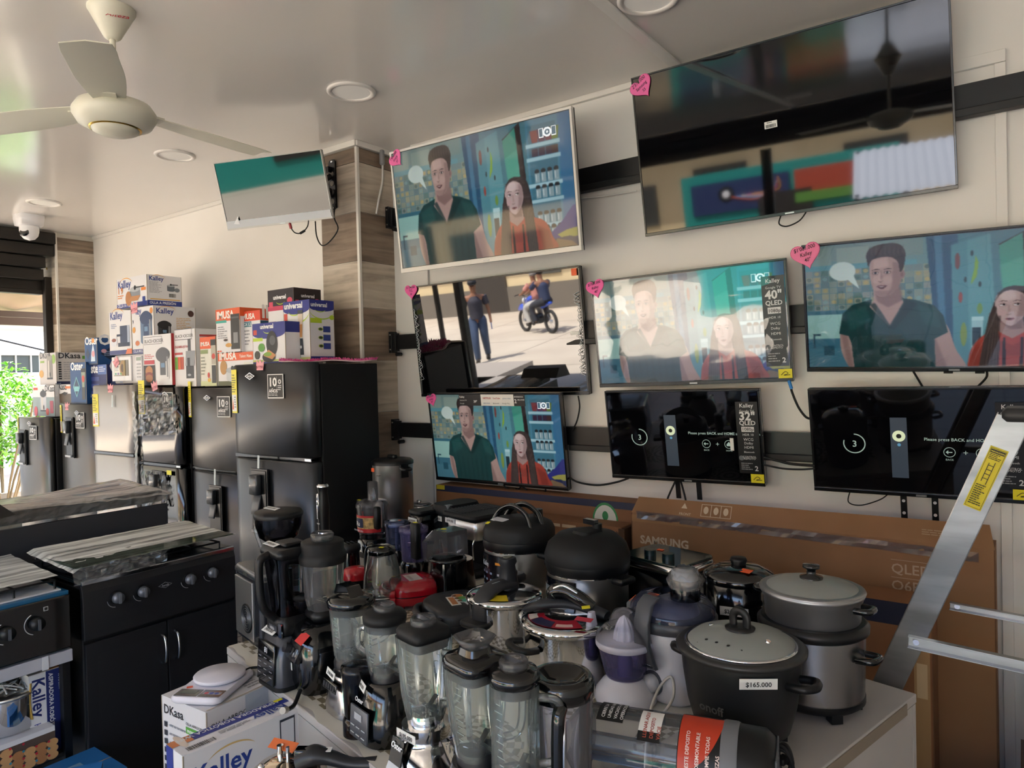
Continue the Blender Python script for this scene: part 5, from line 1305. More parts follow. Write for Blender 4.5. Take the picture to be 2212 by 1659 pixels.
def glass_blender(label, p, style, tagtext, rz=TA, s=1.0):
    t = app('blender', label, 'blender', p, rz, group='countertop blenders with clear jars')
    hb = style['hb']                     # height of the motor base
    bm_ = style['bmat']
    MB().lathe([(a, z, e) for a, z, e in style['base']], bm_, 40).build('motor_base', t)
    MB().lathe([(style['base'][0][0] * .98, 0), (style['base'][0][0] * .98, .008)], BLKM, 32, p=style['base'][0][2]).build('base_ring', t)
    jz = hb
    J = style['jar']                     # list of (radius, z above collar, exponent)
    MB().lathe([(J[0][0] * 1.12, jz - .012), (J[0][0] * 1.15, jz + .006), (J[0][0] * 1.02, jz + .022)], style.get('collar', BLKS), 32, p=J[0][2]).build('collar', t)
    rings = [(r, jz + z, e) for r, z, e in J]
    jar = MB()
    seg = 48
    pr = []
    for r, z, e in rings:
        ring = []
        for i in range(seg):
            a = 2 * PI * i / seg
            c, n = math.cos(a), math.sin(a)
            k = r if e == 2 else r / (abs(c) ** e + abs(n) ** e) ** (1 / e)
            rib = style.get('rib', 0)
            if rib: k *= 1 - rib * max(0, math.cos(a * style.get('nrib', 8))) ** 4 * (1 - (z - jz) / (rings[-1][1] - jz)) ** .6
            ring.append((c * k, n * k, z))
        pr.append(ring)
    jar.loft(pr, style.get('gmat', GLASS), False)
    inner = [[(x * .93, y * .93, z + .006) for x, y, z in r] for r in pr]
    jar.loft(inner, style.get('gmat', GLASS), False)
    jar.add([pr[0][i] for i in range(seg)], [tuple(range(seg))], style.get('gmat', GLASS))
    o = jar.build('jar', t)
    mk = MB()
    jt = rings[-1][1]; rj = rings[-2][0]
    for k in range(9):
        z = jz + .05 + (jt - jz - .07) * k / 9
        mk.box((0, -rj * .86 * (0.86 + .14 * k / 9), z), (.022 if k % 2 else .012, .0008, .0012), M('#dfe6e4', .4))
    mk.build('measuring_marks', t)
    b = MB()
    for k in range(4):
        b.box((0, 0, 0), (.05, .012, .0015), CHROME, T=TR(0, 0, jz + .03) @ RZ(k * 90 + 20) @ TR(.018, 0, 0) @ RY(-28 if k % 2 else 18))
    b.cyl((0, 0, jz), (0, 0, jz + .035), .008, CHROME)
    b.build('blade', t)
    L_ = style['lid']; e = style.get('lide', 2)
    MB().lathe([(L_ * .88, jt - .022), (L_ * .9, jt - .004), (L_, jt - .002), (L_ * 1.02, jt + .012), (L_ * .9, jt + .022), (L_ * .5, jt + .026), (.001, jt + .026)], style.get('lidm', BLKM), 40, p=e).build('lid', t)
    if style.get('cap') == 'sq':
        MB().lathe([(.026, jt + .024), (.024, jt + .04), (.036, jt + .058), (.034, jt + .058), (.022, jt + .042), (.001, jt + .036)], PLAST, 40, p=4).build('lid_cap', t)
        MB().lathe([(.03, jt + .024), (.026, jt + .038)], BLKG, 32, p=4, caps=False).build('cap_neck', t)
    elif style.get('cap') == 'wedge':
        MB().prism([(-L_ * .95, 0), (L_ * .6, 0), (L_ * .2, .03), (-L_ * .7, .028)], -.02, .02, BLKG, T=TR(0, 0, jt + .02)).build('lid_handle', t, bevel=.004)
    else:
        MB().lathe([(.026, jt + .02), (.028, jt + .036), (.025, jt + .042), (.024, jt + .036), (.001, jt + .032)], PLAST, 32).box((0, 0, jt + .038), (.045, .004, .008), PLAST).build('lid_cap', t)
    if style.get('handle'):
        ha = math.radians(style['handle']); c, n = math.cos(ha), math.sin(ha)
        R1, R2 = rj * .96, J[1][0] * .96
        hm = style.get('hmat', style.get('gmat', GLASS))
        MB().tube([(R1 * c, R1 * n, jt - .03), ((R1 + .035) * c, (R1 + .035) * n, jt - .035), ((R1 + .042) * c, (R1 + .042) * n, jt - .07), ((R2 + .04) * c, (R2 + .04) * n, jz + .06), (R2 * c, R2 * n, jz + .045)], .008, hm, 10).build('handle', t)
    f = style.get('face')
    if f: f(t)
    if tagtext:
        a = style.get('pa', 0)
        rp, zp, tp = style.get('pp', (.05, hb - .03, 12))
        price(t, rp * math.sin(math.radians(a)), -rp * math.cos(math.radians(a)), zp, a, tagtext, .0115, tp)
    cord(t, [(0, .06, .02), (.03, .1, .006), (.08, .09, .005), (.1, .05, .005)], .003)
    return t
def face_pill(t):
    MB().rbox((0, 0, 0), (.085, .006, .075), .002, M('#5c5f66', .35, metal=.4), T=TR(0, -.078, .055) @ RX(-4)).build('control_panel', t)
    mb = MB(TR(0, -.0825, .055) @ RX(-4)).box((.0, 0, .018), (.034, .002, .016), M('#a9adb4', .3))
    for r in range(2):
        for c in range(3): mb.box((-.026 + c * .026, 0, -.008 - r * .018), (.016, .001, .002), M('#c8ccd2', .4))
    mb.build('buttons', t)
    mb = MB().text('Oster', .016, M('#d8d8da', .3), TR(0, -.078, .108) @ RX(-8), 'C', .03, .2)
    mb.build('logo', t)
def face_dial(t):
    mb = MB().quad([(math.cos(a * PI / 12) * .036, -.0, math.sin(a * PI / 12) * .05) for a in range(24)], M('#c9ccd2', .35), TR(0, -.083, .06) @ RX(-14))
    mb.build('dial_plate', t)
    MB(TR(0, -.084, .055) @ RX(76)).lathe([(.02, 0), (.018, .02), (.001, .022)], BLK, 24).build('dial_knob', t)
    MB().box((0, 0, 0), (.045, .002, .05), BLKG, T=TR(0, -.0735, .116) @ RX(-14)).text('Oster', .017, M('#e8e8ea', .3), TR(0, -.0755, .122) @ RX(-14), 'C', .03, .2).build('badge', t)
def face_keys(t):
    mb = MB(TR(0, -.0775, .055) @ RX(-26)).rbox((0, 0, 0), (.115, .004, .08), .002, BLKG)
    for r in range(3):
        for c in range(4): mb.box((-.036 + c * .024, -.003, .012 - r * .02), (.02, .003, .016), M('#3a3c42', .4)).box((-.036 + c * .024, -.0048, .012 - r * .02), (.008, .0004, .002), M('#c8c8cc', .4))
    mb.build('keypad', t)
    mb = MB(TR(0, -.064, .112) @ RX(-26)).rbox((0, 0, .014), (.05, .002, .014), .001, M('#b9bcc2', .35))
    mb.text('oster', .012, INK, TR(0, -.0014, .010), 'C', .03)
    for k in range(5): mb.box((-.034 + k * .017, 0, -.006), (.011, .001, .006), M('#c8c8cc', .4))
    mb.box((0, 0, -.016), (.09, .001, .0025), M('#c8c8cc', .4))
    mb.build('speed_legend', t)
def face_strip(t):
    mb = MB(TR(0, -.069, .08) @ RX(-10)).rbox((0, 0, -.0), (.075, .004, .024), .002, BLKG)
    for c in range(5): mb.box((-.026 + c * .013, -.003, 0), (.009, .002, .013), M('#23242a', .3))
    mb.build('button_strip', t)
SB = M('#b9b9bb', .2, metal=1)
stA = dict(hb=.125, bmat=SB, base=[(.066, .0, 4), (.066, .02, 4), (.058, .07, 3), (.052, .108, 2), (.048, .125, 2)], jar=[(.044, 0, 2), (.05, .03, 2), (.055, .09, 2), (.059, .145, 2), (.062, .16, 2)], lid=.064, lidm=BLKG, cap='wedge', face=face_strip, rib=.12, nrib=6, pa=-8, pp=(.062, .108, 14), handle=60)
stB = dict(hb=.145, bmat=BLKG, base=[(.068, 0, 2.4), (.074, .02, 2.4), (.072, .065, 2.4), (.062, .105, 2), (.052, .14, 2), (.046, .145, 2)], jar=[(.034, 0, 2), (.042, .02, 2), (.050, .07, 2), (.052, .12, 2), (.051, .145, 2)], lid=.054, lidm=BLKM, face=face_pill, rib=.2, nrib=4, pa=-14, pp=(.0625, .140, 20), handle=200)
stC = dict(hb=.155, bmat=CHROME, base=[(.088, 0, 2.6), (.09, .015, 2.6), (.08, .07, 2.4), (.06, .12, 2), (.05, .128, 2), (.052, .133, 2), (.052, .155, 2)], jar=[(.034, 0, 2), (.04, .015, 2.3), (.045, .06, 3.5), (.048, .13, 5), (.050, .185, 6)], lid=.047, lide=6, lidm=BLKM, face=face_dial, rib=.1, nrib=4, pa=6, pp=(.054, .143, 0), collar=CHROME, handle=25)
stD = dict(hb=.145, bmat=M('#16171a', .25, coat=.4), base=[(.09, 0, 3), (.09, .02, 3), (.078, .065, 2.8), (.056, .115, 2.4), (.05, .145, 2)], jar=[(.036, 0, 2), (.044, .02, 2), (.049, .08, 3), (.052, .14, 4), (.053, .185, 4)], lid=.053, lide=4.5, lidm=BLKG, cap='sq', face=face_keys, rib=.25, nrib=2, pa=14, pp=(.0585, .125, 20), handle=40)
stE = dict(hb=.12, bmat=BLKG, base=[(.075, 0, 2.6), (.075, .02, 2.6), (.062, .07, 2.4), (.052, .11, 2), (.047, .12, 2)], jar=[(.042, 0, 2), (.047, .02, 2), (.046, .08, 2), (.0475, .15, 2), (.0475, .2, 2)], lid=.049, lidm=BLKG, rib=.12, nrib=5, pa=-10, pp=(.06, .07, 12), handle=40)
glass_blender('blender with brushed silver base and glossy black wedge lid, leftmost of the glass row', base_at(765, 1528), stA, '$180.000')
glass_blender('blender with a matt and gloss black base, grey button panel and round matt lid', base_at(838, 1588), stB, '$148.000')
glass_blender('chrome blender with a round black dial and square glass jar', top_at(915, 1368, .345), stC, '$195.000')
glass_blender('black keypad blender priced 150000 with a square clear cap', top_at(1026, 1420, .345), stD, '$150.000')
glass_blender('blender with straight ribbed glass jar and shiny black lid, right of the keypad blender', top_at(1110, 1452, .335), stE, '$120.000')
# tall plastic jug with black grip
p = top_at(1212, 1458, .305)
t = app('blender_jug', 'tall clear plastic jug with black funnel lid and long black grip', 'blender jug', p)
MB().lathe([(.05, .0), (.052, .05), (.058, .18), (.062, .275), (.062, .29)], PLAST, 40, caps=False).lathe([(.046, .004), (.054, .18), (.058, .28)], PLAST, 40, caps=False).build('jar', t)
MB().lathe([(.054, 0), (.054, .03), (.05, .04)], BLKG).build('base', t)
MB().lathe([(.063, .268), (.065, .27), (.065, .298), (.058, .308), (.046, .306), (.03, .292), (.001, .29)], BLKG, 40).build('lid', t)
MB().tube([(.045, -.045, .27), (.05, -.058, .25), (.048, -.060, .15), (.045, -.055, .08)], .013, BLKG, 10).build('grip', t)
MB().tube([(.055, -.048, .26), (.062, -.056, .2), (.056, -.054, .1)], .004, CHROME, 6).build('grip_trim', t)
cord(t, [(.0, .05, .01), (-.05, .1, .004), (-.1, .1, .004)], .003)

# mini choppers in smoky plastic
def chopper(label, p, R_, h, mat, bh=.05, chute=False, lid=None, rz=TA, bmat=BLKG):
    t = app('food_chopper', label, 'food chopper', p, rz, group='small food choppers with clear bowls')
    MB().lathe([(R_ * 1.02, 0), (R_ * 1.02, bh * .8), (R_ * .9, bh)], bmat).build('motor_base', t)
    MB().lathe([(R_ * .86, bh), (R_ * .9, bh + .01), (R_, h * .84), (R_ * 1.02, h * .86)], mat, 36, caps=False).lathe([(R_ * .8, bh + .004), (R_ * .93, h * .84)], mat, 36, caps=False).build('bowl', t)
    MB().lathe([(R_ * 1.06, h * .83), (R_ * 1.08, h * .87), (R_ * 1.04, h * .93), (R_ * .6, h * .95), (.001, h * .95)], lid or mat, 36).build('lid', t)
    if chute: MB().lathe([(R_ * .42, h * .94), (R_ * .42, h * 1.0), (R_ * .36, h * 1.0), (R_ * .36, h * .95)], lid or mat, 24, T=TR(R_ * .4, 0, 0)).build('chute', t)
    b = MB().cyl((0, 0, bh), (0, 0, h * .8), .008, M('#b8b8c4', .4))
    for k in range(3): b.box((0, 0, 0), (R_ * 1.3, .012, .0015), CHROME, T=TR(0, 0, bh + .02 + k * .03) @ RZ(k * 60) @ RY(8))
    b.build('blade', t)
    return t
t = chopper('low smoky chopper standing between two glass blenders', base_at(775, 1582), .038, .185, SMOKE, .045, bmat=SMOKE)
t = chopper('violet-tinted chopper with a black grip behind the black extractor', top_at(893, 1130, .235), .062, .235, VIOLET, .07, True)
MB().rbox((.062, -.03, .17), (.05, .03, .16), .01, BLK).build('grip', t)
flat_sticker(t, .062, -.03, .252)
t = chopper('smoky chopper with an orange dot on its lid beside the red-labelled processor', top_at(856, 1118, .22), .055, .22, BLUEP, .07)
flat_sticker(t, .03, 0, .212, ORG, .014)

# ninja-like blender with slim black frame
def tall_black_blender():
    t = app('blender', 'black touch-panel blender with a tall smoky square jar and bowed grip, leftmost', 'blender', base_at(632, 1466), TA + 4, group='countertop blenders with clear jars')
    B1 = M('#4b4e56', .3, metal=.7)
    MB().loft([rrect(.145, .16, .03, 0), rrect(.145, .16, .03, .01), rrect(.14, .155, .03, .09), rrect(.125, .125, .03, .145), rrect(.11, .11, .03, .15)], B1).build('motor_base', t)
    MB().loft([rrect(.148, .164, .03, 0), rrect(.148, .164, .03, .012)], BLK).build('base_ring', t)
    mb = MB(TR(0, -.080, .075) @ RX(-4)).rbox((0, 0, 0), (.105, .006, .115), .003, BLKG)
    mb.text('81', .022, M('#aeb2bb', .4, emit=.1), TR(0, -.0036, .028), 'C', .02)
    for r in range(4):
        for c in range(3): mb.box((-.035 + c * .035, -.0036, .012 - r * .016), (.016, .0004, .002), M('#9296a0', .4))
    mb.build('touch_panel', t)
    MB().rbox((0, 0, .175), (.115, .11, .055), .02, BLK).build('collar', t)
    MB().box((0, -.056, .170), (.05, .003, .016), M('#3a3b40', .4)).text('ninja', .014, M('#b8b8bc', .4), TR(0, -.059, .166), 'C', .02).box((.045, -.056, .17), (.02, .004, .04), CHROME).build('badge', t)
    MB().loft([rrect(.09, .09, .02, .2), rrect(.12, .115, .02, .36), rrect(.125, .12, .02, .375)], SMOKE, False).build('jar', t)
    b = MB().cyl((0, 0, .2), (0, 0, .36), .008, BLK)
    for k in range(4): b.box((0, 0, 0), (.06, .014, .002), CHROME, T=TR(0, 0, .225 + k * .035) @ RZ(k * 50) @ TR(.015, 0, 0) @ RY(12))
    b.build('blade', t)
    MB().rbox((0, 0, .389), (.137, .13, .03), .02, BLK).rbox((.0, .0, .408), (.07, .06, .014), .01, BLK).build('lid', t)
    MB().tube([(-.0, -.06, .385), (-.0, -.088, .375), (-.0, -.094, .34), (-.0, -.09, .26), (-.0, -.075, .22), (-.0, -.05, .195)], .012, BLK, 10).build('handle', t)
    price(t, -.03, -.04, .408, 0, '$499.000', .013, 78); price(t, -.02, -.058, .157, 0, '$450.000', .013, 60)
    cord(t, [(-.08, .0, .02), (-.13, -.02, .006), (-.16, -.06, .005), (-.14, -.1, .004)])
tall_black_blender()
def heavy_blender():
    t = app('blender', 'large glossy black blender with a ribbed clear jar and thick black lid', 'blender', base_at(705, 1470), TA - 4, group='countertop blenders with clear jars')
    MB().loft([rrect(.16, .18, .04, 0), rrect(.19, .2, .05, .03), rrect(.19, .2, .05, .13), rrect(.15, .16, .04, .18), rrect(.11, .11, .03, .19)], BLKG).build('motor_base', t)
    mb = MB(TR(0, -.098, .12) @ RX(-25)).rbox((0, 0, 0), (.13, .02, .05), .004, M('#1d1e22', .2)); mb.cyl((0, -.01, 0), (0, -.026, 0), .014, M('#2c2d32', .3))
    for x in (-.045, .045): mb.box((x, -.013, 0), (.014, .01, .022), CHROME)
    mb.build('control_panel', t)
    flat_sticker(t, .06, -.09, .165, M('#d03a3a', .5), .05, 0, 40)
    price(t, -.03, -.103, .07, 0, '$410.000', .013, 0)
    MB().rbox((0, 0, .205), (.1, .1, .03), .03, BLK).build('collar', t)
    seg = 40; pr = []
    for r, z in ((.048, .22), (.055, .25), (.062, .34), (.066, .37)):
        pr.append([(math.cos(2 * PI * i / seg) * r * (1 - .1 * max(0, math.cos(5 * 2 * PI * i / seg)) ** 3), math.sin(2 * PI * i / seg) * r * (1 - .1 * max(0, math.cos(5 * 2 * PI * i / seg)) ** 3), z) for i in range(seg)])
    MB().loft(pr, clear('warm_plastic', '#e6e0d8', '#8f8a80', .06, 1.5, .05), False).build('jar', t)
    MB().lathe([(.068, .355), (.07, .372), (.066, .385), (.062, .388), (.062, .415), (.055, .42), (.001, .42)], BLKM, 40).build('lid', t)
    MB().lathe([(.032, .42), (.034, .436), (.03, .442), (.028, .436), (.001, .432)], PLAST, 28).build('lid_cap', t)
    MB().tube([(-.03, -.06, .365), (-.045, -.098, .36), (-.045, -.1, .3), (-.042, -.09, .26), (-.03, -.05, .25)], .013, BLK, 10).build('handle', t)
    b = MB()
    for k in range(4): b.box((0, 0, 0), (.05, .012, .002), CHROME, T=TR(0, 0, .245) @ RZ(k * 90) @ TR(.018, 0, 0) @ RY(-25 if k % 2 else 15))
    b.build('blade', t)
    MB().tube([(.06, -.1, .02), (.1, -.13, .005), (.12, -.15, .006), (.135, -.165, .012)], .006, BLK, 8).cyl((.135, -.165, .012), (.15, -.18, .02), .009, M('#b8b2a8', .4)).build('plug_cord', t)
heavy_blender()

# countertop ice maker with a squat blender jar on it
p = base_at(560, 1408)
c0 = Vector((p.x, p.y, 0)) + uv(-.12, .16, 0)
t = app('ice_maker', 'steel and black countertop ice maker with a round vent in its side', 'ice maker', c0)
W_, D_, H_ = .235, .30, .22
MB().loft([rrect(W_, D_, .02, .0), rrect(W_, D_, .02, H_)], M('#202126', .25, coat=.3)).build('housing', t)
MB().box((-.03, -D_ / 2 - .001, H_ / 2), (W_ - .07, .006, H_ - .02), STEEL).build('front_panel', t, bevel=.002)
MB().rbox((0, 0, H_ + .014), (W_ + .012, D_ + .012, .03), .025, M('#9a9da2', .22, metal=.9)).rbox((0, .02, H_ + .03), (W_ - .05, D_ - .08, .004), .02, BLKG).build('lid', t)
MB().text('OSTER', .012, M('#5a5a4c', .4), TR(.0, -D_ / 2 - .0072, H_ + .010), 'C', .02).build('logo', t)
mb = MB(TR(-.0, -D_ / 2 - .004, .08) @ RX(90)).lathe([(.05, 0), (.05, .003), (.046, .003)], BLK, 40)
for k in range(5): mb.lathe([(.012 + .008 * k, .002), (.012 + .008 * k, .005), (.009 + .008 * k, .005), (.009 + .008 * k, .002)], M('#5a5c60', .3, metal=.7), 32)
mb.build('vent', t)
MB().box((W_ / 2 + .001, -.02, .17), (.002, .03, .04), M('#9aa3b8', .4)).build('rating_plate', t)
tz = TZ + H_ + .032
t = app('blender_jar', 'squat smoky blending bowl with a black spouted lid standing on the ice maker', 'blender jar', c0 + uv(-.085, .0, 0), TA, tz)
MB().loft([rrect(.075, .075, .02, 0), rrect(.06, .06, .02, .06)], BLK).build('foot', t)
MB().lathe([(.045, .055), (.07, .075), (.082, .12), (.084, .15)], SMOKE, 36, caps=False).build('bowl', t)
MB().lathe([(.086, .145), (.088, .155), (.082, .166), (.05, .172), (.001, .172)], BLK, 36).prism([(-.13, .0), (-.07, .012), (-.07, -.012)], -.03, .03, BLK, T=TR(.0, 0, .155)).build('lid', t)
MB().tube([(-.07, -.04, .14), (-.085, -.055, .1), (-.06, -.045, .03)], .007, PLAST, 8).build('rim_handle', t)
price(t, -.01, -.02, .176, 10, '$165.000', .014, 80)

# immersion blender standing in its cup
p = top_at(697, 1046, .40)
t = app('hand_blender', 'black and silver hand blender standing upright in a chopper cup', 'hand blender', p)
MB().lathe([(.055, 0), (.055, .01), (.05, .015)], BLK).build('foot', t)
MB().lathe([(.048, .012), (.054, .11)], SMOKE, 32, caps=False).build('cup', t)
MB().lathe([(.055, .105), (.056, .12), (.04, .14), (.03, .155), (.027, .17)], BLK).build('cup_lid', t)
MB().lathe([(.0275, .168), (.028, .172), (.0265, .176)], CHROME).build('joint_ring', t)
MB().lathe([(.026, .172), (.0265, .24), (.029, .29), (.026, .33), (.022, .36), (.025, .385), (.027, .39)], BLK).build('grip', t)
MB().lathe([(.0275, .388), (.0275, .396), (.02, .402)], CHROME).lathe([(.021, .401), (.001, .404)], BLKG).build('speed_knob', t)
mb = MB().rbox((0, -.027, .30), (.017, .006, .12), .006, CHROME)
for z in (.335, .312): mb.rbox((0, -.0305, z), (.011, .003, .014), .003, M('#8f9298', .3))
mb.text('KALLEY', .009, M('#d8d8da', .4), TR(0, -.0275, .215), 'C', .02)
mb.build('button_strip', t)
MB().cyl((0, 0, .03), (0, 0, .11), .01, M('#9a9ca0', .3, metal=1)).build('shaft', t)

# food processor with a red picture label
p = top_at(803, 1070, .30)
t = app('food_processor', 'food processor with a red label of noodles round its clear bowl', 'food processor', p)
MB().lathe([(.075, 0, 3), (.075, .08, 3), (.068, .09, 2.4)], BLKG, 36).build('motor_base', t)
MB().lathe([(.07, .095), (.073, .12), (.078, .24)], PLAST, 40, caps=False).build('bowl', t)
MB().lathe([(.071, .092), (.073, .122)], SMOKE, 40, caps=False).build('bowl_skirt', t)
FOOD = noisy('food_picture', '#3a3a22', '#d8b070', (30, 30, 30), .5, 4, lo=.35, hi=.6)
mb = MB()
def band(z0, z1, r0, r1, a0, a1, m, n=20):
    v = []
    for i in range(n + 1):
        a = math.radians(a0 + (a1 - a0) * i / n)
        v += [(r0 * math.sin(a), -r0 * math.cos(a), z0), (r1 * math.sin(a), -r1 * math.cos(a), z1)]
    mb.add(v, [(2 * i, 2 * i + 2, 2 * i + 3, 2 * i + 1) for i in range(n)], m, True)
band(.125, .21, .0745, .0785, -85, 95, M('#c32a30', .4)); band(.145, .200, .0760, .0790, -80, 90, FOOD)
band(.145, .200, .0763, .0793, -80, -45, M('#6f9a3a', .5)); band(.150, .196, .0766, .0796, -15, 25, M('#27304f', .5))
mb.text('Ru', .03, WHT, TR(.0, -.0800, .16), 'C', .02); mb.text('COLOQUE Y LISTO', .0105, WHT, TR(.0, -.0785, .131), 'C', .02)
mb.build('picture_label', t)
MB().lathe([(.08, .238), (.082, .25), (.076, .272), (.05, .28), (.03, .28)], PLAST, 40, caps=False).build('lid', t)
MB().lathe([(.03, .275), (.03, .37), (.026, .37), (.026, .28)], PLAST, 28, T=TR(.012, 0, 0), sx=1.1, sy=.8, caps=False).build('feed_chute', t)
MB().rbox((.085, -.02, .2), (.035, .03, .11), .01, BLK).build('grip', t)
flat_sticker(t, -.04, -.05, .279, YEL, .02, 20)
t2 = t
# small black grinder with a slotted top
t = app('coffee_grinder', 'small glossy black coffee grinder with a slotted top beside the glass kettle', 'grinder', top_at(757, 1170, .18))
MB().lathe([(.04, 0), (.042, .03), (.038, .11), (.036, .14)], BLKG).build('body', t)
mb = MB().lathe([(.04, .138), (.044, .15), (.042, .165), (.03, .175), (.001, .176)], BLK)
for k in range(3): mb.box((0, -.018 + k * .018, .175), (.045, .007, .006), BLKG)
mb.build('lid', t)
t = app('food_chopper', 'little chopper with a bright red lid behind the black ribbed blender', 'food chopper', top_at(768, 1222, .12))
MB().lathe([(.05, 0), (.05, .07)], BLK).build('body', t)
MB().lathe([(.055, .07), (.056, .09), (.045, .11), (.001, .115)], M('#c8202c', .25, coat=.4)).build('lid', t)
# stainless urns
p = uv(-3.33, 1.967)
t = app('coffee_urn', 'tall brushed steel urn with black lid and side grips', 'urn', p, TA)
k = 1.0
MB().lathe([(.115, 0), (.115, .02)], BLK).build('foot', t)
MB().lathe([(.108, .02), (.108, .43), (.109, .435)], STEEL, 48).build('body', t)
MB().lathe([(.113, .43), (.113, .445), (.1, .456), (.06, .46), (.001, .46)], BLK, 40).rbox((0, 0, .468), (.07, .03, .02), .01, BLK).build('lid', t)
for s in (-1, 1):
    MB().box((s * .113, 0, .40), (.02, .045, .07), BLK).tube([(s * .12, -.02, .415), (s * .15, -.02, .41), (s * .15, .02, .41), (s * .12, .02, .415)], .009, BLK).build('grip', t, bevel=.003)
sticker(t, -.02, -.1085, .405, ORG, .025, 8); star(t, .035, -.106, .38, BLK, .012)
t = app('steel_pot', 'small steel pot with a glass lid between the urn and the capsule machines', 'pot', top_at(905, 1080, .20))
MB().lathe([(.075, 0), (.075, .165), (.078, .17)], STEEL, 40).build('body', t)
MB().lathe([(.077, .17), (.06, .182), (.001, .188)], PLAST, 36).lathe([(.078, .168), (.079, .174), (.075, .174)], CHROME, 40).build('lid', t)
MB().lathe([(.012, .186), (.014, .2), (.001, .202)], CHROME).build('knob', t)
price(t, -.03, -.072, .15, -20, '$95.000', .012)
# glass kettle
t = app('electric_kettle', 'clear glass electric kettle with black lid and curved black handle', 'kettle', top_at(824, 1180, .235), TA)
MB().lathe([(.075, 0), (.077, .02), (.074, .045)], BLK, 36).build('base', t)
MB().lathe([(.073, .045), (.076, .06), (.072, .12), (.056, .20), (.052, .215)], GLASS, 40, caps=False).lathe([(.070, .05), (.068, .12), (.052, .20)], GLASS, 40, caps=False).build('jug', t)
MB().lathe([(.07, .046), (.07, .052), (.001, .053)], STEEL, 36).lathe([(.05, .053), (.05, .057), (.045, .057)], CHROME, 36).build('heating_plate', t)
MB().lathe([(.054, .208), (.056, .22), (.052, .232), (.03, .24), (.001, .24)], BLKG, 36).build('lid', t)
MB().tube([(-.05, -.005, .225), (-.085, -.01, .215), (-.1, -.012, .17), (-.095, -.012, .09), (-.075, -.01, .05)], .0115, BLKG, 10).build('handle', t)
flat_sticker(t, .035, -.02, .241, YEL, .018, 30)
# coffee machines
t = app('coffee_machine', 'narrow black capsule coffee machine with a white price on its front, left of the pair', 'coffee machine', top_at(922, 1103, .24), TA)
MB().rbox((0, 0, .115), (.10, .16, .23), .02, BLKG).build('body', t); MB().rbox((0, 0, .24), (.105, .165, .02), .02, BLK).build('lid', t)
MB().text('Kalley', .014, WHT, TR(0, -.0815, .165), 'C', .02).build('logo', t); price(t, 0, -.083, .205, 0, '$238.000', .014)
t = app('coffee_machine', 'taller rounded black coffee machine with grey lid latch, right of the pair', 'coffee machine', top_at(985, 1085, .27), TA)
MB().loft([rrect(.13, .2, .05, 0), rrect(.13, .2, .05, .23)], BLK).build('body', t); MB().loft([rrect(.15, .23, .06, .23), rrect(.155, .235, .06, .25), rrect(.14, .21, .05, .272)], BLKM).build('lid', t)
MB().box((.05, -.08, .262), (.025, .03, .025), M('#7a7c80', .35)).build('latch', t); price(t, -.02, -.102, .205, 0, '$233.000', .015)
MB().text('mr.', .016, WHT, TR(-.02, -.1015, .15), 'L', .02).text('coffee', .016, WHT, TR(-.02, -.1015, .134), 'L', .02).build('logo', t)
t = app('espresso_machine', 'wide black-topped espresso machine with a steel front', 'espresso machine', top_at(1040, 1105, .265), TA)
MB().rbox((0, .05, .13), (.24, .17, .26), .02, BLK).build('body', t)
MB().rbox((-.0, -.07, .205), (.225, .1, .09), .02, STEEL).build('front_panel', t)
mb = MB().rbox((0, -.01, .262), (.25, .27, .024), .03, BLKM)
for k in range(12): mb.box((-.05, -.12 + k * .018, .2755), (.13, .006, .004), M('#2a2b2e', .5))
mb.build('cup_tray', t)
MB().rbox((0, -.04, .015), (.23, .2, .03), .02, BLK).box((0, -.06, .032), (.16, .1, .004), M('#4a4c50', .3, metal=.7)).build('drip_tray', t)
MB().cyl((-.02, -.09, .16), (-.02, -.09, .12), .028, CHROME).cyl((-.02, -.1, .14), (-.05, -.2, .135), .012, BLK).build('portafilter', t)
MB().tube([(.09, -.1, .18), (.095, -.125, .15), (.09, -.12, .08)], .004, CHROME).build('steam_wand', t)
price(t, -.08, -.1215, .23, 0, '$399.000', .014); flat_sticker(t, .1, .02, .277, YEL, .02)
# black juicer with a clear sloping hood
t = app('juice_extractor', 'black juice extractor with a clear slotted hood and spout', 'juicer', top_at(975, 1170, .22), TA)
MB().lathe([(.08, 0, 3), (.082, .03, 3), (.076, .15, 2.4)], BLKG, 36, sy=1.1).build('body', t)
MB().tube([(.07 * math.cos(a), -.02 + .07 * math.sin(a), .155) for a in np.linspace(0, 2 * PI, 13)[:-1]], .007, BLKG, 8, closed=True).build('bowl_rim', t)
MB().lathe([(.066, .15), (.05, .11), (.001, .1)], SMOKE, T=TR(0, -.02, 0)).build('pulp_bowl', t)
mb = MB(TR(-.03, 0, 0)).prism([(-.10, .12), (-.115, .2), (-.02, .27), (.07, .27), (.075, .17)], -.05, .05, PLAST)
mb.build('hood', t)
mb = MB(TR(-.095, -.0, .236) @ RY(-36))
for k in range(6): mb.box((0, -.04 + k * .015, .006), (.06, .006, .004), WHT)
mb.build('slots', t)
flat_sticker(t, -.055, -.02, .262, YEL, .02, 0, 0, -20); star(t, -.01, -.03, .275, YEL, .013)
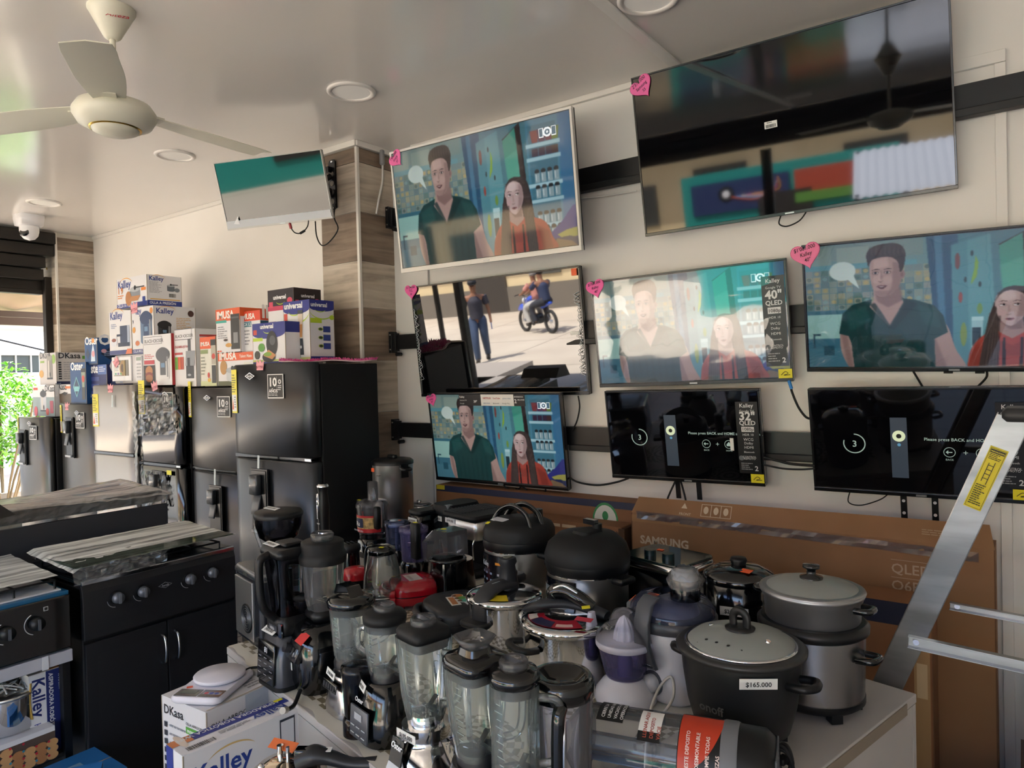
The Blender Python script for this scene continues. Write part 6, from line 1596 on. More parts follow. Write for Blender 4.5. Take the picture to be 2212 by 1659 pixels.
# ------------------------------------------------------------------ electric pressure cookers
def multicooker(label, p, k, arch, panel):
    t = app('pressure_cooker', label, 'pressure cooker', p, TA, group='electric pressure cookers')
    r = .135 * k
    MB().lathe([(r * .96, 0), (r, .012), (r, .04)], BLK, 48).build('foot_ring', t)
    MB().lathe([(r * .985, .04), (r * .985, .205 * k)], STEEL, 56).build('body', t)
    MB().lathe([(r, .198 * k), (r * 1.02, .205 * k), (r * 1.04, .222 * k), (r * 1.03, .232 * k)], BLK, 48).lathe([(r * .99, .195 * k), (r * 1.0, .2 * k)], CHROME, 48).build('rim', t)
    if arch:
        MB().lathe([(r * 1.0, .23 * k), (r * 1.0, .265 * k), (r * .93, .285 * k), (r * .7, .30 * k), (.001, .305 * k)], BLKM, 48).build('lid', t)
        for q in (-.028, .028):
            MB().tube([(-r * .8, q - .01, .28 * k), (-r * .55, q, .325 * k), (0, q, .35 * k), (r * .55, q, .325 * k), (r * .8, q - .01, .28 * k)], .008, BLKG, 10, flat=1.4).build('lid_handle', t)
        MB().rbox((0, 0, .0), (.07, .035, .002), .003, M('#c9c9cf', .35), T=TR(-.03, -.07, .302 * k) @ RX(9)).build('notice_label', t)
        flat_sticker(t, -.06, -.10, .29 * k, YEL, .022, 10, 20)
    else:
        MB().lathe([(r * 1.04, .23 * k), (r * 1.05, .25 * k), (r * .96, .285 * k), (r * .7, .315 * k), (r * .3, .325 * k), (.001, .326 * k)], BLKM, 48).build('lid', t)
        MB().loft([rrect(r * .5, .05, .02, 0), rrect(r * .42, .045, .02, .016)], BLK, T=TR(-r * .62, -.01, .285 * k) @ RY(-18)).build('lid_grip', t)
        MB().loft([rrect(r * .55, .10, .02, 0), rrect(r * .5, .085, .02, .014)], BLKM, T=TR(r * .1, -.01, .316 * k)).build('lid_ridge', t)
        MB().rbox((0, 0, 0), (.07, .02, .003), .004, M('#a9b59a', .2), T=TR(r * .55, -.055, .296 * k) @ RX(20) @ RY(22)).build('window', t)
        MB().cyl((0.02, .03, .32 * k), (.02, .03, .345 * k), .016, BLK).box((.0, .02, .35 * k), (.05, .02, .016), BLKG).build('steam_valve', t)
    if arch: MB().cyl((.03, .07, .3 * k), (.03, .07, .33 * k), .018, BLK).build('steam_valve', t)
    for s in (-1, 1):
        MB().rbox((s * r * 1.14, 0, .19 * k), (.05, .07, .02), .01, BLK).build('side_grip', t)
    # curved control panel hugging the front
    mb = MB()
    def bnd(z0, z1, rr_, a0, a1, m, n=14):
        v = []
        for i in range(n + 1):
            a = math.radians(a0 + (a1 - a0) * i / n)
            v += [(rr_ * math.sin(a), -rr_ * math.cos(a), z0), (rr_ * math.sin(a), -rr_ * math.cos(a), z1)]
        mb.add(v, [(2 * i, 2 * i + 2, 2 * i + 3, 2 * i + 1) for i in range(n)], m, True)
    bnd(.02, .19 * k, r * 1.02, -48, 26, M('#101117', .2, coat=.4)); bnd(.02, .19 * k, r * 1.0, -50, 28, BLK)
    if panel == 'keys':
        for r_ in range(6):
            for a in (-38, -26, -14, -2, 14):
                bnd(.04 + r_ * .019, .046 + r_ * .019, r * 1.025, a - 2.6, a + 2.6, M('#8fa0c0', .4) if a < 10 else M('#b8bac4', .4), 2)
        bnd(.165 * k, .172 * k, r * 1.025, 8, 20, M('#e8962c', .4), 2); bnd(.165 * k, .172 * k, r * 1.025, -44, -38, M('#e8962c', .4), 2)
        bnd(.135 * k, .15 * k, r * 1.025, -24, -4, M('#2a2030', .3), 3)
        mb.text('Kalley', .02, M('#c8ccd8', .4), RZ(-16) @ TR(0, -r * 1.03, .157 * k), 'C', .02)
    else:
        bnd(.05, .17 * k, r * 1.025, -42, 14, M('#7b7e84', .35))
        for r_ in range(3):
            for a in (-36, -26): bnd(.07 + r_ * .03, .078 + r_ * .03, r * 1.03, a - 3, a + 3, M('#e8e8ea', .4), 2)
        bnd(.1, .15, r * 1.03, -16, 8, M('#2f3238', .2))
    mb.build('control_panel', t)
    for ch in t.children:                       # taller steel body, everything above it moves up
        if ch.name.startswith('foot_ring'): continue
        if ch.name.startswith('body') or ch.name.startswith('control_panel'): ch.scale.z = 1.30; ch.location.z = -.04 * .30
        else: ch.location.z = .05
    return t
multicooker('electric pressure cooker with an arched double lid handle and dark keypad', uv(-2.03, 1.74), 1.0, True, 'keys')
multicooker('electric pressure cooker with a domed grip lid, right of the arched-handle one', uv(-1.63, 1.69), 1.0, False, 'plain')

# ------------------------------------------------------------------ sandwich makers
def grill(label, p, mat, w, d, rz, pic, kind):
    t = app('sandwich_maker', label, 'sandwich maker', p, rz, group='clamshell sandwich makers')
    def outline(k, z):
        P = []
        for i in range(40):
            a = 2 * PI * i / 40
            c, n = math.cos(a), math.sin(a)
            q = 1 / (abs(c) ** 3.2 + abs(n) ** 3.2) ** (1 / 3.2)
            P.append((c * q * w / 2 * k, n * q * d / 2 * k * (1.0 if n < 0 else .96), z))
        return P
    for x in (-w * .32, w * .32):
        for y in (-d * .3, d * .3): MB().cyl((x, y, 0), (x, y, .016), .012, mat if kind == 'red' else BLK).build('foot', t)
    MB().loft([outline(.92, .014), outline(1, .024), outline(1.0, .046)], mat).build('lower_shell', t)
    MB().loft([outline(.97, .046), outline(.97, .05)], BLK).build('seam', t)
    MB().loft([outline(1.0, .05), outline(1.0, .068), outline(.95, .085), outline(.84, .094), outline(.5, .098)], mat).build('upper_shell', t)
    for z, r_, q in ((.060, .013, 'upper_handle'), (.036, .012, 'lower_handle')):
        MB().tube([(-w * .36, -d * .43, z), (-w * .3, -d * .56, z), (-w * .1, -d * .63, z), (w * .1, -d * .63, z), (w * .3, -d * .56, z), (w * .36, -d * .43, z)], r_, mat, 10, flat=1.2).build(q, t)
    mb = MB()
    if kind == 'red':
        mb.box((.0, .0, .0985), (.09, .055, .0006), M('#d9cfd0', .4), T=RZ(8))
        mb.box((.0, -.012, .0989), (.07, .012, .0004), M('#b9a8a8', .4), T=RZ(8))
    else:
        for c, x in (('#c87a3a', -.05), ('#5f9a40', -.02), ('#4aa49a', .01)):
            mb.lathe([(.022, .0985), (.001, .0988)], M('#ece8e2', .4), 20, T=TR(x + .02, .01, 0)).lathe([(.018, .099), (.001, .0993)], M(c, .4), 20, T=TR(x + .02, .012, 0)).lathe([(.009, .0995), (.001, .0998)], M('#6a3a24', .4), 16, T=TR(x + .018, -.002, 0))
        mb.box((.02, -.02, .0984), (.1, .035, .0005), M('#ece8e2', .4), T=RZ(-8)).box((.02, -.022, .0988), (.08, .02, .0005), M('#c07a48', .4), T=RZ(-8)).box((.07, .02, .0984), (.05, .03, .0005), M('#e4e4e8', .4))
    mb.build('picture_label', t)
    return t
RED = M('#b81628', .18, coat=.5)
t = grill('glossy red sandwich maker with yellow stickers on its handle', base_at(893, 1300), RED, .205, .19, TA - 22, '', 'red')
MB().box((-.075, -.121, .05), (.02, .002, .05), YEL).build('yellow_tag', t); flat_sticker(t, -.04, -.125, .072, YEL, .025, 0)
t = grill('matt black sandwich maker with a food picture label', base_at(990, 1352), BLKS, .27, .23, TA - 14, '', 'black')

# ------------------------------------------------------------------ polished stove-top pressure cookers
def lever_cooker(label, p, k, kind, rz):
    t = app('pressure_cooker', label, 'pressure cooker', p, rz, group='polished stove top pressure cookers')
    r = .125 * k; h = .15 * k
    MB().lathe([(r * .94, 0), (r * .98, .006), (r, .02), (r, h)], CHROME, 64).build('pot_body', t)
    MB().lathe([(r * 1.0, h - .004), (r * 1.05, h), (r * 1.06, h + .012), (r * 1.02, h + .018), (r * .9, h + .022), (r * .4, h + .03), (.001, h + .031)], CHROME, 64).build('lid', t)
    if kind == 'strap':
        DG = M('#2c2e33', .4)
        MB().tube([(-r * .95, -.015, h + .03), (-r * .5, -.02, h + .055), (0, 0, h + .06), (r * .45, .02, h + .05), (r * .95, .02, h + .035)], .028, DG, 12, flat=.5, rs=[.022, .03, .026, .03, .026]).build('lid_bridge', t)
        MB().tube([(-r * .35, .0, h + .05), (-r * .3, .005, h + .085), (0, .0, h + .095), (r * .35, 0, h + .08), (r * .6, .01, h + .055)], .02, BLKG, 12, rs=[.016, .026, .021, .022, .02]).build('locking_lever', t)
        MB().tube([(-r * .25, -.012, h + .103), (0, -.012, h + .115), (r * .33, -.01, h + .098)], .005, CHROME, 8).build('lever_inlay', t)
        mb = MB()
        def sec(r0, r1, a0, a1, z0, z1, m, n=14):
            v = []
            for i in range(n + 1):
                a = math.radians(a0 + (a1 - a0) * i / n)
                v += [(r0 * math.sin(a), -r0 * math.cos(a), z0), (r1 * math.sin(a), -r1 * math.cos(a), z1)]
            mb.add(v, [(2 * i, 2 * i + 2, 2 * i + 3, 2 * i + 1) for i in range(n)], m, False)
        sec(r * .88, r * .5, -70, 50, h + .0245, h + .0305, M('#a82034', .4)); sec(r * .87, r * .6, -42, 2, h + .0256, h + .0300, M('#23264a', .4)); sec(r * .86, r * .66, -68, -44, h + .0256, h + .0292, M('#d8d0cc', .4)); sec(r * .82, r * .70, 8, 36, h + .0262, h + .0286, M('#e0b8b4', .4))
        mb.build('picture_label', t)
        flat_sticker(t, r * .62, -.035, h + .07, YEL, .024, 30, 10); MB().box((r * .72, -.05, h + .06), (.05, .022, .001), M('#c8384a', .4), T=RX(8)).build('red_label', t)
        for s in (-1, 1): MB().tube([(s * r * .97, -.03, h - .01), (s * r * 1.08, -.02, h + .01), (s * r * 1.08, .02, h + .01), (s * r * .97, .03, h - .01)], .010, CHROME, 8).build('clamp', t)
        X = RZ(-32)
        MB().tube([(-.045, -r * .98, h - .04), (-.045, -r * 1.3, h - .035), (0, -r * 1.4, h - .035), (.045, -r * 1.3, h - .035), (.045, -r * .98, h - .04)], .012, BLK, 10, flat=.8, T=X).build('front_grip', t)
    else:
        DG = M('#2f3135', .42)
        MB().loft([rrect(.075, .06, .025, 0), rrect(.06, .05, .02, .04), rrect(.05, .045, .02, .075), rrect(.062, .05, .02, .085), rrect(.058, .046, .02, .1)], DG, T=TR(.02, 0, h + .03)).build('pressure_knob', t)
        MB().rbox((.02, 0, h + .132), (.03, .02, .003), .004, M('#6a6c60', .4)).build('knob_window', t)
        MB().tube([(.03, .0, h + .04), (-.03, 0, h + .05), (-.085, -.0, h + .035), (-.112, -.0, h + .01), (-.118, -.0, h - .045)], .036, DG, 20, rs=[.034, .037, .036, .034, .033], flat=.5).build('lid_handle', t)
        MB().rbox((0, 0, 0), (.11, .07, .02), .03, BLK, T=TR(-r * 1.12, 0, h - .05) @ RZ(90)).build('pot_grip', t)
        MB().box((-.085, -.045, h + .079), (.035, .004, .001), M('#9a9ca0', .4)).build('marks', t)
        mb = MB()
        v = []
        for i in range(9):
            a = math.radians(-95 + 55 * i / 8)
            v += [(r * .92 * math.sin(a), -r * .92 * math.cos(a), h + .0235), (r * .55 * math.sin(a), -r * .55 * math.cos(a), h + .0285)]
        mb.add(v, [(2 * i, 2 * i + 2, 2 * i + 3, 2 * i + 1) for i in range(8)], M('#d9c02c', .4))
        mb.build('yellow_label', t)
        MB().rbox((r * .75, .03, h + .04), (.07, .05, .03), .015, DG).cyl((r * .6, .03, h + .05), (r * .6, .03, h + .07), .018, BLK).build('valve', t)
    return t
lever_cooker('polished pressure cooker with a fat black knob and broad drooping lid handle', base_at(1092, 1385), .98, 'knob', TA + 97)
lever_cooker('polished pressure cooker with a black bridge lever and red and navy lid label', uv(-1.50, 1.46), 1.03, 'strap', TA + 20)

# ------------------------------------------------------------------ citrus juicer
t = app('citrus_juicer', 'white and violet citrus juicer with a ribbed cone under a clear cover', 'citrus juicer', base_at(1352, 1508), TA)
t.scale = (1.1, 1.1, 1.1)
LAV = M('#cfcdde', .3)
MB().lathe([(.076, 0), (.078, .008), (.074, .025), (.058, .045), (.046, .055), (.044, .06)], M('#e4e3ea', .25), 40).build('base', t)
MB().lathe([(.046, .058), (.052, .07), (.066, .13), (.068, .135)], VIOLET, 40, caps=False).lathe([(.04, .062), (.058, .128)], VIOLET, 32, caps=False).build('jug', t)
MB().lathe([(.02, .06), (.018, .1), (.01, .12)], M('#6a62a8', .3), 20).build('drive_column', t)
MB().lathe([(.069, .133), (.072, .138), (.072, .148), (.069, .152), (.04, .15), (.001, .15)], LAV, 40).build('strainer_dish', t)
seg = 40; pr = []
for i in range(9):
    z = .15 + .058 * i / 8; r = .028 * math.cos(i / 8 * PI / 2) ** .6 + .001
    pr.append([(math.cos(2 * PI * j / seg) * r * (1 - .12 * (.5 + .5 * math.cos(10 * 2 * PI * j / seg))), math.sin(2 * PI * j / seg) * r * (1 - .12 * (.5 + .5 * math.cos(10 * 2 * PI * j / seg))), z) for j in range(seg)])
MB().loft(pr, LAV).build('reaming_cone', t)
MB().lathe([(.072, .15), (.070, .165), (.052, .18), (.038, .19), (.033, .205), (.025, .22), (.001, .228)], PLAST, 40, caps=False).build('cover', t)
MB(RZ(0)).tube([(-.066, 0, .135), (-.09, -.01, .14), (-.098, -.012, .13)], .01, LAV, 8).loft([rrect(.016, .02, .007, .0), rrect(.02, .034, .009, .03), rrect(.02, .036, .009, .07), rrect(.014, .02, .006, .11)], LAV, T=TR(-.100, -.012, .085)).build('handle', t)
MB().tube([(.05, -.05, .01), (.09, -.05, .004), (.12, -.02, .005), (.13, .02, .04), (.11, .04, .075), (.09, .02, .05), (.1, -.03, .006), (.14, -.05, .004)], .0035, M('#cfcac0', .4), 8).build('power_cord', t)
# ------------------------------------------------------------------ white juice extractor
t = app('juice_extractor', 'white juice extractor with smoky blue top, grey clamp arm and wrapped chute', 'juicer', base_at(1456, 1492), TA)
t.scale = (1.12, 1.12, 1.12)
MB().lathe([(.075, 0, 3), (.085, .012, 3), (.084, .06, 2.8), (.072, .11, 2.4), (.095, .145, 2.2), (.102, .175, 2)], M('#dcdadf', .25, coat=.3), 48, sx=1.05).build('body', t)
MB().lathe([(.104, .172), (.106, .18), (.106, .195), (.1, .2)], M('#3a3c42', .35), 48, sx=1.05).build('rim', t)
MB().lathe([(.102, .196), (.1, .215), (.08, .238), (.045, .248)], BLUEP, 44, sx=1.05, caps=False).build('cover', t)
MB().lathe([(.07, .19), (.06, .22), (.03, .235)], M('#5a5e70', .3), 32).build('filter_basket', t)
MB().lathe([(.036, .24), (.036, .285), (.034, .29)], SMOKE, 32, T=TR(.04, 0, 0), caps=False).lathe([(.03, .27), (.033, .30), (.032, .31), (.001, .312)], M('#8b8e94', .35), 28, T=TR(.04, 0, 0)).build('feed_chute', t)
mb = MB(); rr = random.Random(6); ring0 = []; ring1 = []; ring2 = []
for j in range(28):
    a = 2 * PI * j / 28
    ring0.append((.04 + .038 * math.cos(a), .038 * math.sin(a), .268)); q = .040 + rr.uniform(-.002, .012); ring1.append((.04 + q * math.cos(a), q * math.sin(a), .29 + rr.uniform(-.006, .006))); ring2.append((.04 + .024 * math.cos(a), .024 * math.sin(a), .316 + rr.uniform(-.003, .004)))
mb.loft([ring0, ring1, ring2], WRAP, False).build('plastic_wrap', t)
MB().loft([[(-.022, y - .006, z), (.022, y - .006, z), (.022, y + .006, z), (-.022, y + .006, z)] for y, z in ((-.092, .085), (-.1, .10), (-.118, .15), (-.118, .2), (-.104, .24), (-.08, .255))], M('#45484e', .35)).build('clamp_arm', t, bevel=.004)
MB().rbox((0, -.1005, .1), (.034, .004, .018), .001, BLKG).text('Oster', .013, M('#d8d8da', .4), TR(0, -.104, .095), 'C', .03, .2).build('badge', t)
MB(TR(.0, -.084, .045) @ RX(82)).lathe([(.03, -.004), (.03, .002)], M('#4a4c52', .3), 28).lathe([(.022, .0), (.021, .018), (.001, .02)], M('#c4c4c8', .3), 28).build('dial_knob', t)
MB().rbox((-.1, .02, .14), (.05, .12, .14), .02, M('#55585e', .35)).build('pulp_container', t)
flat_sticker(t, -.03, -.04, .242, ORG, .03, 0, 12); flat_sticker(t, -.085, -.05, .225, ORG, .02, 0, 20, -40)
# ------------------------------------------------------------------ box fryer with a green-black glass top
t = app('air_fryer_oven', 'boxy black appliance with a dark green glass top, chrome rim and two knobs', 'air fryer', uv(-1.49, 1.93), TA)
MB().rbox((0, 0, .12), (.25, .2, .24), .03, BLKG).build('housing', t)
MB().rbox((0, 0, .252), (.262, .212, .03), .035, CHROME).build('rim', t)
MB().rbox((0, 0, .270), (.255, .205, .01), .035, M('#0e1f1f', .06, coat=.6)).build('glass_top', t)
for x in (-.035, .04): MB().cyl((x, -.045, .274), (x, -.045, .294), .02, M('#14262a', .25), 24).build('knob', t)
flat_sticker(t, -.05, .03, .277, ORG, .022, 5)
# ------------------------------------------------------------------ slow cooker
t = app('slow_cooker', 'round glossy black slow cooker priced 210000 with an orange sticker on its lid', 'slow cooker', on_y(1597, 1300, 2.16), TA)
t.scale = (1, 1, 1.1)
MB().lathe([(.085, 0), (.095, .01), (.105, .11), (.106, .225), (.1, .23)], BLKG, 44).build('body', t)
MB().lathe([(.106, .225), (.108, .237), (.1, .25), (.06, .265), (.001, .27)], BLKG, 44).build('lid', t)
MB().lathe([(.02, .265), (.026, .28), (.022, .287), (.001, .287)], BLK).build('lid_knob', t)
MB(TR(-.02, -.1, .09) @ RX(90)).lathe([(.025, 0), (.023, .02), (.001, .022)], BLKG, 24).build('dial_knob', t)
flat_sticker(t, .05, -.04, .265, ORG, .035, 0, 8); price(t, .045, -.100, .165, 22, '$210.000', .015, -4)
for s in (-1, 1): MB().rbox((s * .112, 0, .19), (.03, .05, .016), .008, BLK).build('side_grip', t)
# ------------------------------------------------------------------ big matt rice cooker
p = uv(-.965, 1.53)
t = app('rice_cooker', 'large matt black rice cooker priced 165000 with a perforated glass lid', 'rice cooker', p, TA)
MT = M('#1a1b1c', .5)
k = 1.0
MB().lathe([(.10, .022), (.112, .03), (.128, .09), (.138, .16), (.142, .212)], MT, 64).build('body', t)
MB().lathe([(.142, .208), (.153, .214), (.154, .222), (.146, .228), (.132, .226)], M('#2c2b2a', .4), 64).build('rim', t)
for a in (35, 145, 215, 325): MB(RZ(a)).box((.092, 0, .012), (.022, .03, .025), BLK).build('foot', t)
LG = clear('lid_glass', '#d6dbd6', '#8b958f', .04, 1.6, .42, '#d2d6d0')
MB().lathe([(.130, .228), (.11, .244), (.06, .258), (.001, .262)], LG, 48, caps=False).build('glass_lid', t)
MB().lathe([(.1315, .226), (.134, .230), (.129, .232)], CHROME, 64).build('lid_rim', t)
mb = MB()
for x, y in ((-.05, -.1), (-.02, -.105), (.01, -.105), (.04, -.1), (-.035, -.09), (-.005, -.093), (.025, -.09), (.055, -.085)):
    rr_ = math.hypot(x, y); z = .2475 - (rr_ - .09) * .5
    mb.lathe([(.004, 0), (.001, .0006)], BLK, 12, T=TR(x, y, z + .004) @ RX(14))
mb.build('vent_holes', t)
MB().lathe([(.034, .258), (.036, .264), (.02, .268), (.001, .268)], BLK, 32).build('knob_base', t)
MB().tube([(-.018, 0, .264), (-.018, 0, .29), (-.008, 0, .302), (.008, 0, .302), (.018, 0, .29), (.018, 0, .264)], .0065, BLK, 10, flat=1.6).build('lid_handle', t)
for x in (-.075, .08): MB().lathe([(.007, 0), (.006, .003)], CHROME, 14, T=TR(x, -.01, .252) @ RY(18 if x > 0 else -18)).build('rivet', t)
for s in (-1, 1): MB().tube([(s * .138, -.03, .17), (s * .175, -.03, .175), (s * .19, 0, .175), (s * .175, .03, .175), (s * .138, .03, .17)], .010, BLK, 8, flat=1.0).build('side_grip', t)
price(t, .107, -.1005, .188, 47, '$165.000', .0155, -5)
mb = MB().text('onoff', .03, M('#5c5c5a', .4), RZ(2) @ TR(.0, -.132, .098) @ RX(8), 'C', .02)
mb.build('logo', t)
mb = MB(TR(0, -.127, .055) @ RX(12)).rbox((0, 0, 0), (.075, .012, .04), .003, M('#121212', .3)); mb.box((0, -.008, -.006), (.03, .008, .018), M('#a83a24', .3)).box((-.055, .0, .0), (.012, .003, .006), M('#c8382c', .4, emit=.3))
mb.text('COCINAR', .007, M('#b8b8b8', .4), TR(-.06, -.0066, .012), 'C').text('CALENTAR', .007, M('#b8b8b8', .4), TR(.0, -.0066, .012), 'C')
mb.build('switch_panel', t)
MB().rbox((.105, -.06, .04), (.04, .04, .03), .008, BLK, T=RZ(0)).build('socket', t)
pts = []
for i in range(38):
    a = i / 38 * 4 * 2 * PI
    pts.append((.165 + .02 * math.cos(a) + .003 * math.sin(a * .37), -.105 + .012 * math.sin(a * .5), .028 + .026 + .034 * math.sin(a) * (1 + .12 * math.sin(a * .26)) - .016))
MB().tube([(.115, -.065, .04), (.14, -.08, .035)] + pts, .0042, BLKM, 8, 3).rbox((.165, -.105, .042), (.02, .03, .014), .005, BLKM).build('power_cord', t)
# ------------------------------------------------------------------ steel rice cooker with steamer tray on top
t = app('rice_cooker', 'steel rice cooker with an aluminium steamer basket and glass lid on top', 'rice cooker', uv(-.925, 1.81), TA)
t.scale = (.97, .97, .97)
MB().lathe([(.118, .02), (.13, .03), (.13, .045)], BLK, 56).build('base_ring', t)
MB().lathe([(.128, .045), (.132, .21)], STEELD, 64).build('body', t)
MB().lathe([(.132, .208), (.142, .216), (.143, .232), (.132, .24)], BLK, 56).build('rim', t)
for a in (35, 145, 215, 325): MB(RZ(a)).box((.105, 0, .011), (.03, .03, .022), BLK).build('foot', t)
SA = M('#a5a6a8', .35, metal=.9)
MB().lathe([(.118, .238), (.122, .245), (.124, .295), (.128, .298), (.128, .304), (.132, .308), (.136, .318), (.128, .32)], SA, 64).build('steamer_basket', t)
MB().lathe([(.127, .319), (.1, .332), (.05, .344), (.001, .347)], LG, 48, caps=False).lathe([(.134, .318), (.134, .322), (.126, .324)], SA, 56).build('glass_lid', t)
MB().lathe([(.03, .345), (.03, .35), (.012, .356), (.012, .37), (.022, .374), (.022, .382), (.001, .384)], BLKG, 28).build('lid_knob', t)
for s in (-1, 1):
    MB().tube([(s * .125, -.025, .29), (s * .155, -.02, .292), (s * .16, 0, .292), (s * .155, .02, .292), (s * .125, .025, .29)], .009, BLKG, 8).build('basket_handle', t)
    MB().tube([(s * .13, -.03, .165), (s * .165, -.025, .168), (s * .172, 0, .168), (s * .165, .025, .168), (s * .13, .03, .165)], .009, BLKG, 8).build('side_grip', t)
# ------------------------------------------------------------------ clear barrel lying in front
CS = 1.15
a_, b_ = on_z(1262, 1598, TZ + .085), on_z(1560, 1652, TZ + .085)
d_ = (b_ - a_)
t = thing('vacuum_canister', 'clear plastic dust canister with black and red stickers lying on its side at the front', 'vacuum cleaner', (a_.x, a_.y, TZ), math.degrees(math.atan2(d_.y, d_.x)))
t.scale = (CS, CS, CS)
X = TR(0, 0, .074) @ RY(90)
MB(X).lathe([(.03, -.035), (.06, -.01), (.070, .02), (.072, .19)], clear('canister_plastic', '#e9ebee', '#8f949c', .04, 1.5, .05), 48, caps=False).build('clear_barrel', t)
MB(X).lathe([(.02, -.02), (.018, .19)], clear('core_plastic', '#dfe6f0', '#8fa6c4', .05, 1.5, .1), 20, caps=False).box((.02, .0, .08), (.002, .05, .14), M('#5f86b4', .4)).lathe([(.068, .0), (.07, .004), (.02, .004)], M('#c8ccd2', .3), 32).lathe([(.07, .13), (.07, .133), (.03, .133)], M('#c8ccd2', .3), 32).build('inner_core', t)
MB(X).lathe([(.0725, .186), (.0735, .19), (.074, .255), (.074, .26)], BLK, 48).build('motor_housing', t)
MB(X).lathe([(.0742, .258), (.0755, .262), (.0755, .282), (.0742, .286)], M('#6e7074', .4), 48).build('grey_band', t)
mb = MB(X).lathe([(.073, .284), (.072, .33), (.06, .345), (.001, .346)], BLK, 48)
mb.build('filter_end', t)
mb = MB(X)
for k in range(6): mb.tube([(-.045 + .018 * k, -.045, .348), (-.045 + .018 * k, .045, .348)], .002, M('#5a5c60', .4), 5, raw=True)
for k in range(6): mb.tube([(-.045, -.045 + .018 * k, .348), (.045, -.045 + .018 * k, .348)], .002, M('#5a5c60', .4), 5, raw=True)
mb.build('grille', t)
def wrap_label(name, x0, x1, a0, a1, r, mat, lines=None, tcol=None, size=.011, arc=False, n=12, rotated=False):
    """sticker curved round the barrel: along x, angle from the top towards the viewer"""
    mb = MB(TR(0, 0, .074))
    v = []
    for i in range(n + 1):
        a = math.radians(a0 + (a1 - a0) * i / n)
        xx1 = x1 if not arc else x0 + (x1 - x0) * math.sqrt(max(0, 1 - ((i / n)) ** 2))
        v += [(x0, -r * math.sin(a), r * math.cos(a)), (xx1, -r * math.sin(a), r * math.cos(a))]
    mb.add(v, [(2 * i, 2 * i + 2, 2 * i + 3, 2 * i + 1) for i in range(n)], mat, True)
    if lines:
        for j, s_ in enumerate(lines):
            f_ = (j + .7) / len(lines)
            V, F_ = glyphs(s_, .02)
            w_ = max(p[0] for p in V)
            tx = []
            for x, y in V:                      # lettering bent round the barrel, upside down to the viewer
                aa = math.radians(a1 - 5) - x * size / r
                xx = x0 + (x1 - x0) * f_ * .92 + .004 - y * size + size * .3
                tx.append((xx, -(r + .0006) * math.sin(aa), (r + .0006) * math.cos(aa)))
            mb.add(tx, F_, tcol or WHT, False)
    mb.build(name, t)
wrap_label('black_sticker', .035, .085, -18, 30, .0726, BLK, ['CIERRE LA', 'UNIDAD HASTA', 'VACIADO ANTE', 'OPERACION'], M('#e8e8e8', .4), .0088)
wrap_label('white_sticker', .115, .155, -4, 50, .0728, PAPER, ['LLENAR AQUI', 'DEPOSITO', 'VACIE'], M('#b05040', .5), .009)
wrap_label('white_sticker_footer', .115, .155, 36, 50, .0731, BLK)
wrap_label('red_sticker', .188, .262, -10, 78, .0748, M('#c43c20', .4), ['ESTE DEPOSITO', 'DESMONTABLE', 'LIMPIE TODAS', 'PIEZAS'], M('#f0dcd4', .4), .0088, arc=True)
# ------------------------------------------------------------------ television cartons leaning on the wall behind the table
LP = M('#b9a690', .6)
def bigbox(label, p0, p1, Yf, ztop, depth, z0=0.0, mat=None, items=None, side=None, lean=0):
    w = p1 - p0
    mb = MB().box((0, depth / 2, (ztop - z0) / 2), (w, depth, ztop - z0), mat or CARD)
    e = M('#6b4a30', .8)
    for x in (-w / 2 + .001, w / 2 - .001): mb.box((x, .001, (ztop - z0) / 2), (.004, .004, ztop - z0 - .004), e)
    if items: printed(mb, (TR(-w / 2, 0, 0), w, ztop - z0), items)
    if side: printed(mb, (TR(w / 2, 0, 0) @ RZ(90), depth, ztop - z0), side)
    o = mb.build('cardboard_box', bevel=.0)
    o.location = ((p0 + p1) / 2, Yf, z0); o.rotation_euler = (math.radians(lean), 0, 0)
    return tag(o, label, 'cardboard box', 'flat television cartons standing against the wall')
QX, QZ = (on_y(1925, 1242, 2.93).x + 1.463) / 1.373, on_y(1925, 1236, 2.93).z / .955
o = bigbox('longest brown television carton with a folded top flap, crossed by the ladder', -1.463, -.09, 2.93, .955, .16, items=[
    ('t', .030, (on_y(1395, 1174, 2.93).z) / .955, .0365, 'SAMSUNG', 'L', .035, '#c0ae98'),
    ('t', QX, QZ, .037, 'QLED', 'L', .01, '#b59c84'), ('t', QX, QZ - .065, .037, 'Q6F', 'L', .01, '#b59c84'), ('r', QX, QZ + .05, QX + .12, QZ + .052, '#b59c84'), ('r', QX, QZ - .018, QX + .12, QZ - .016, '#b59c84'), ('r', QX, QZ - .085, QX + .12, QZ - .083, '#b59c84')])
fl = MB()
fl.prism([(-1.463, 0), (-.09, 0), (-.105, .085), (-1.44, .075)], 0, .005, CARD)
printed(fl, (TR(-1.463, 0, 0), 1.373, .08), [('t', .165, .12, .012, 'FRONT', 'L', .01, '#c9b69c'), ('p', [(.17, .5), (.18, .8), (.19, .5)], '#c9b69c'), ('r', .236, .15, .33, .18, '#c9b69c'), ('r', .236, .8, .33, .83, '#c9b69c'), ('r', .236, .15, .238, .83, '#c9b69c'), ('r', .267, .15, .269, .83, '#c9b69c'), ('r', .298, .15, .3, .83, '#c9b69c'), ('r', .33, .15, .332, .83, '#c9b69c'), ('e', .252, .5, .008, .012, '#c9b69c'), ('e', .284, .5, .008, .012, '#c9b69c'), ('e', .315, .5, .008, .012, '#c9b69c'), ('lines', .84, .3, .92, .6, 3, '#a58a6c')])
f_ = fl.build('top_flap', o)
f_.location = (.7765, .0, .955); f_.rotation_euler = (math.radians(-25), 0, 0)
f_.parent = o
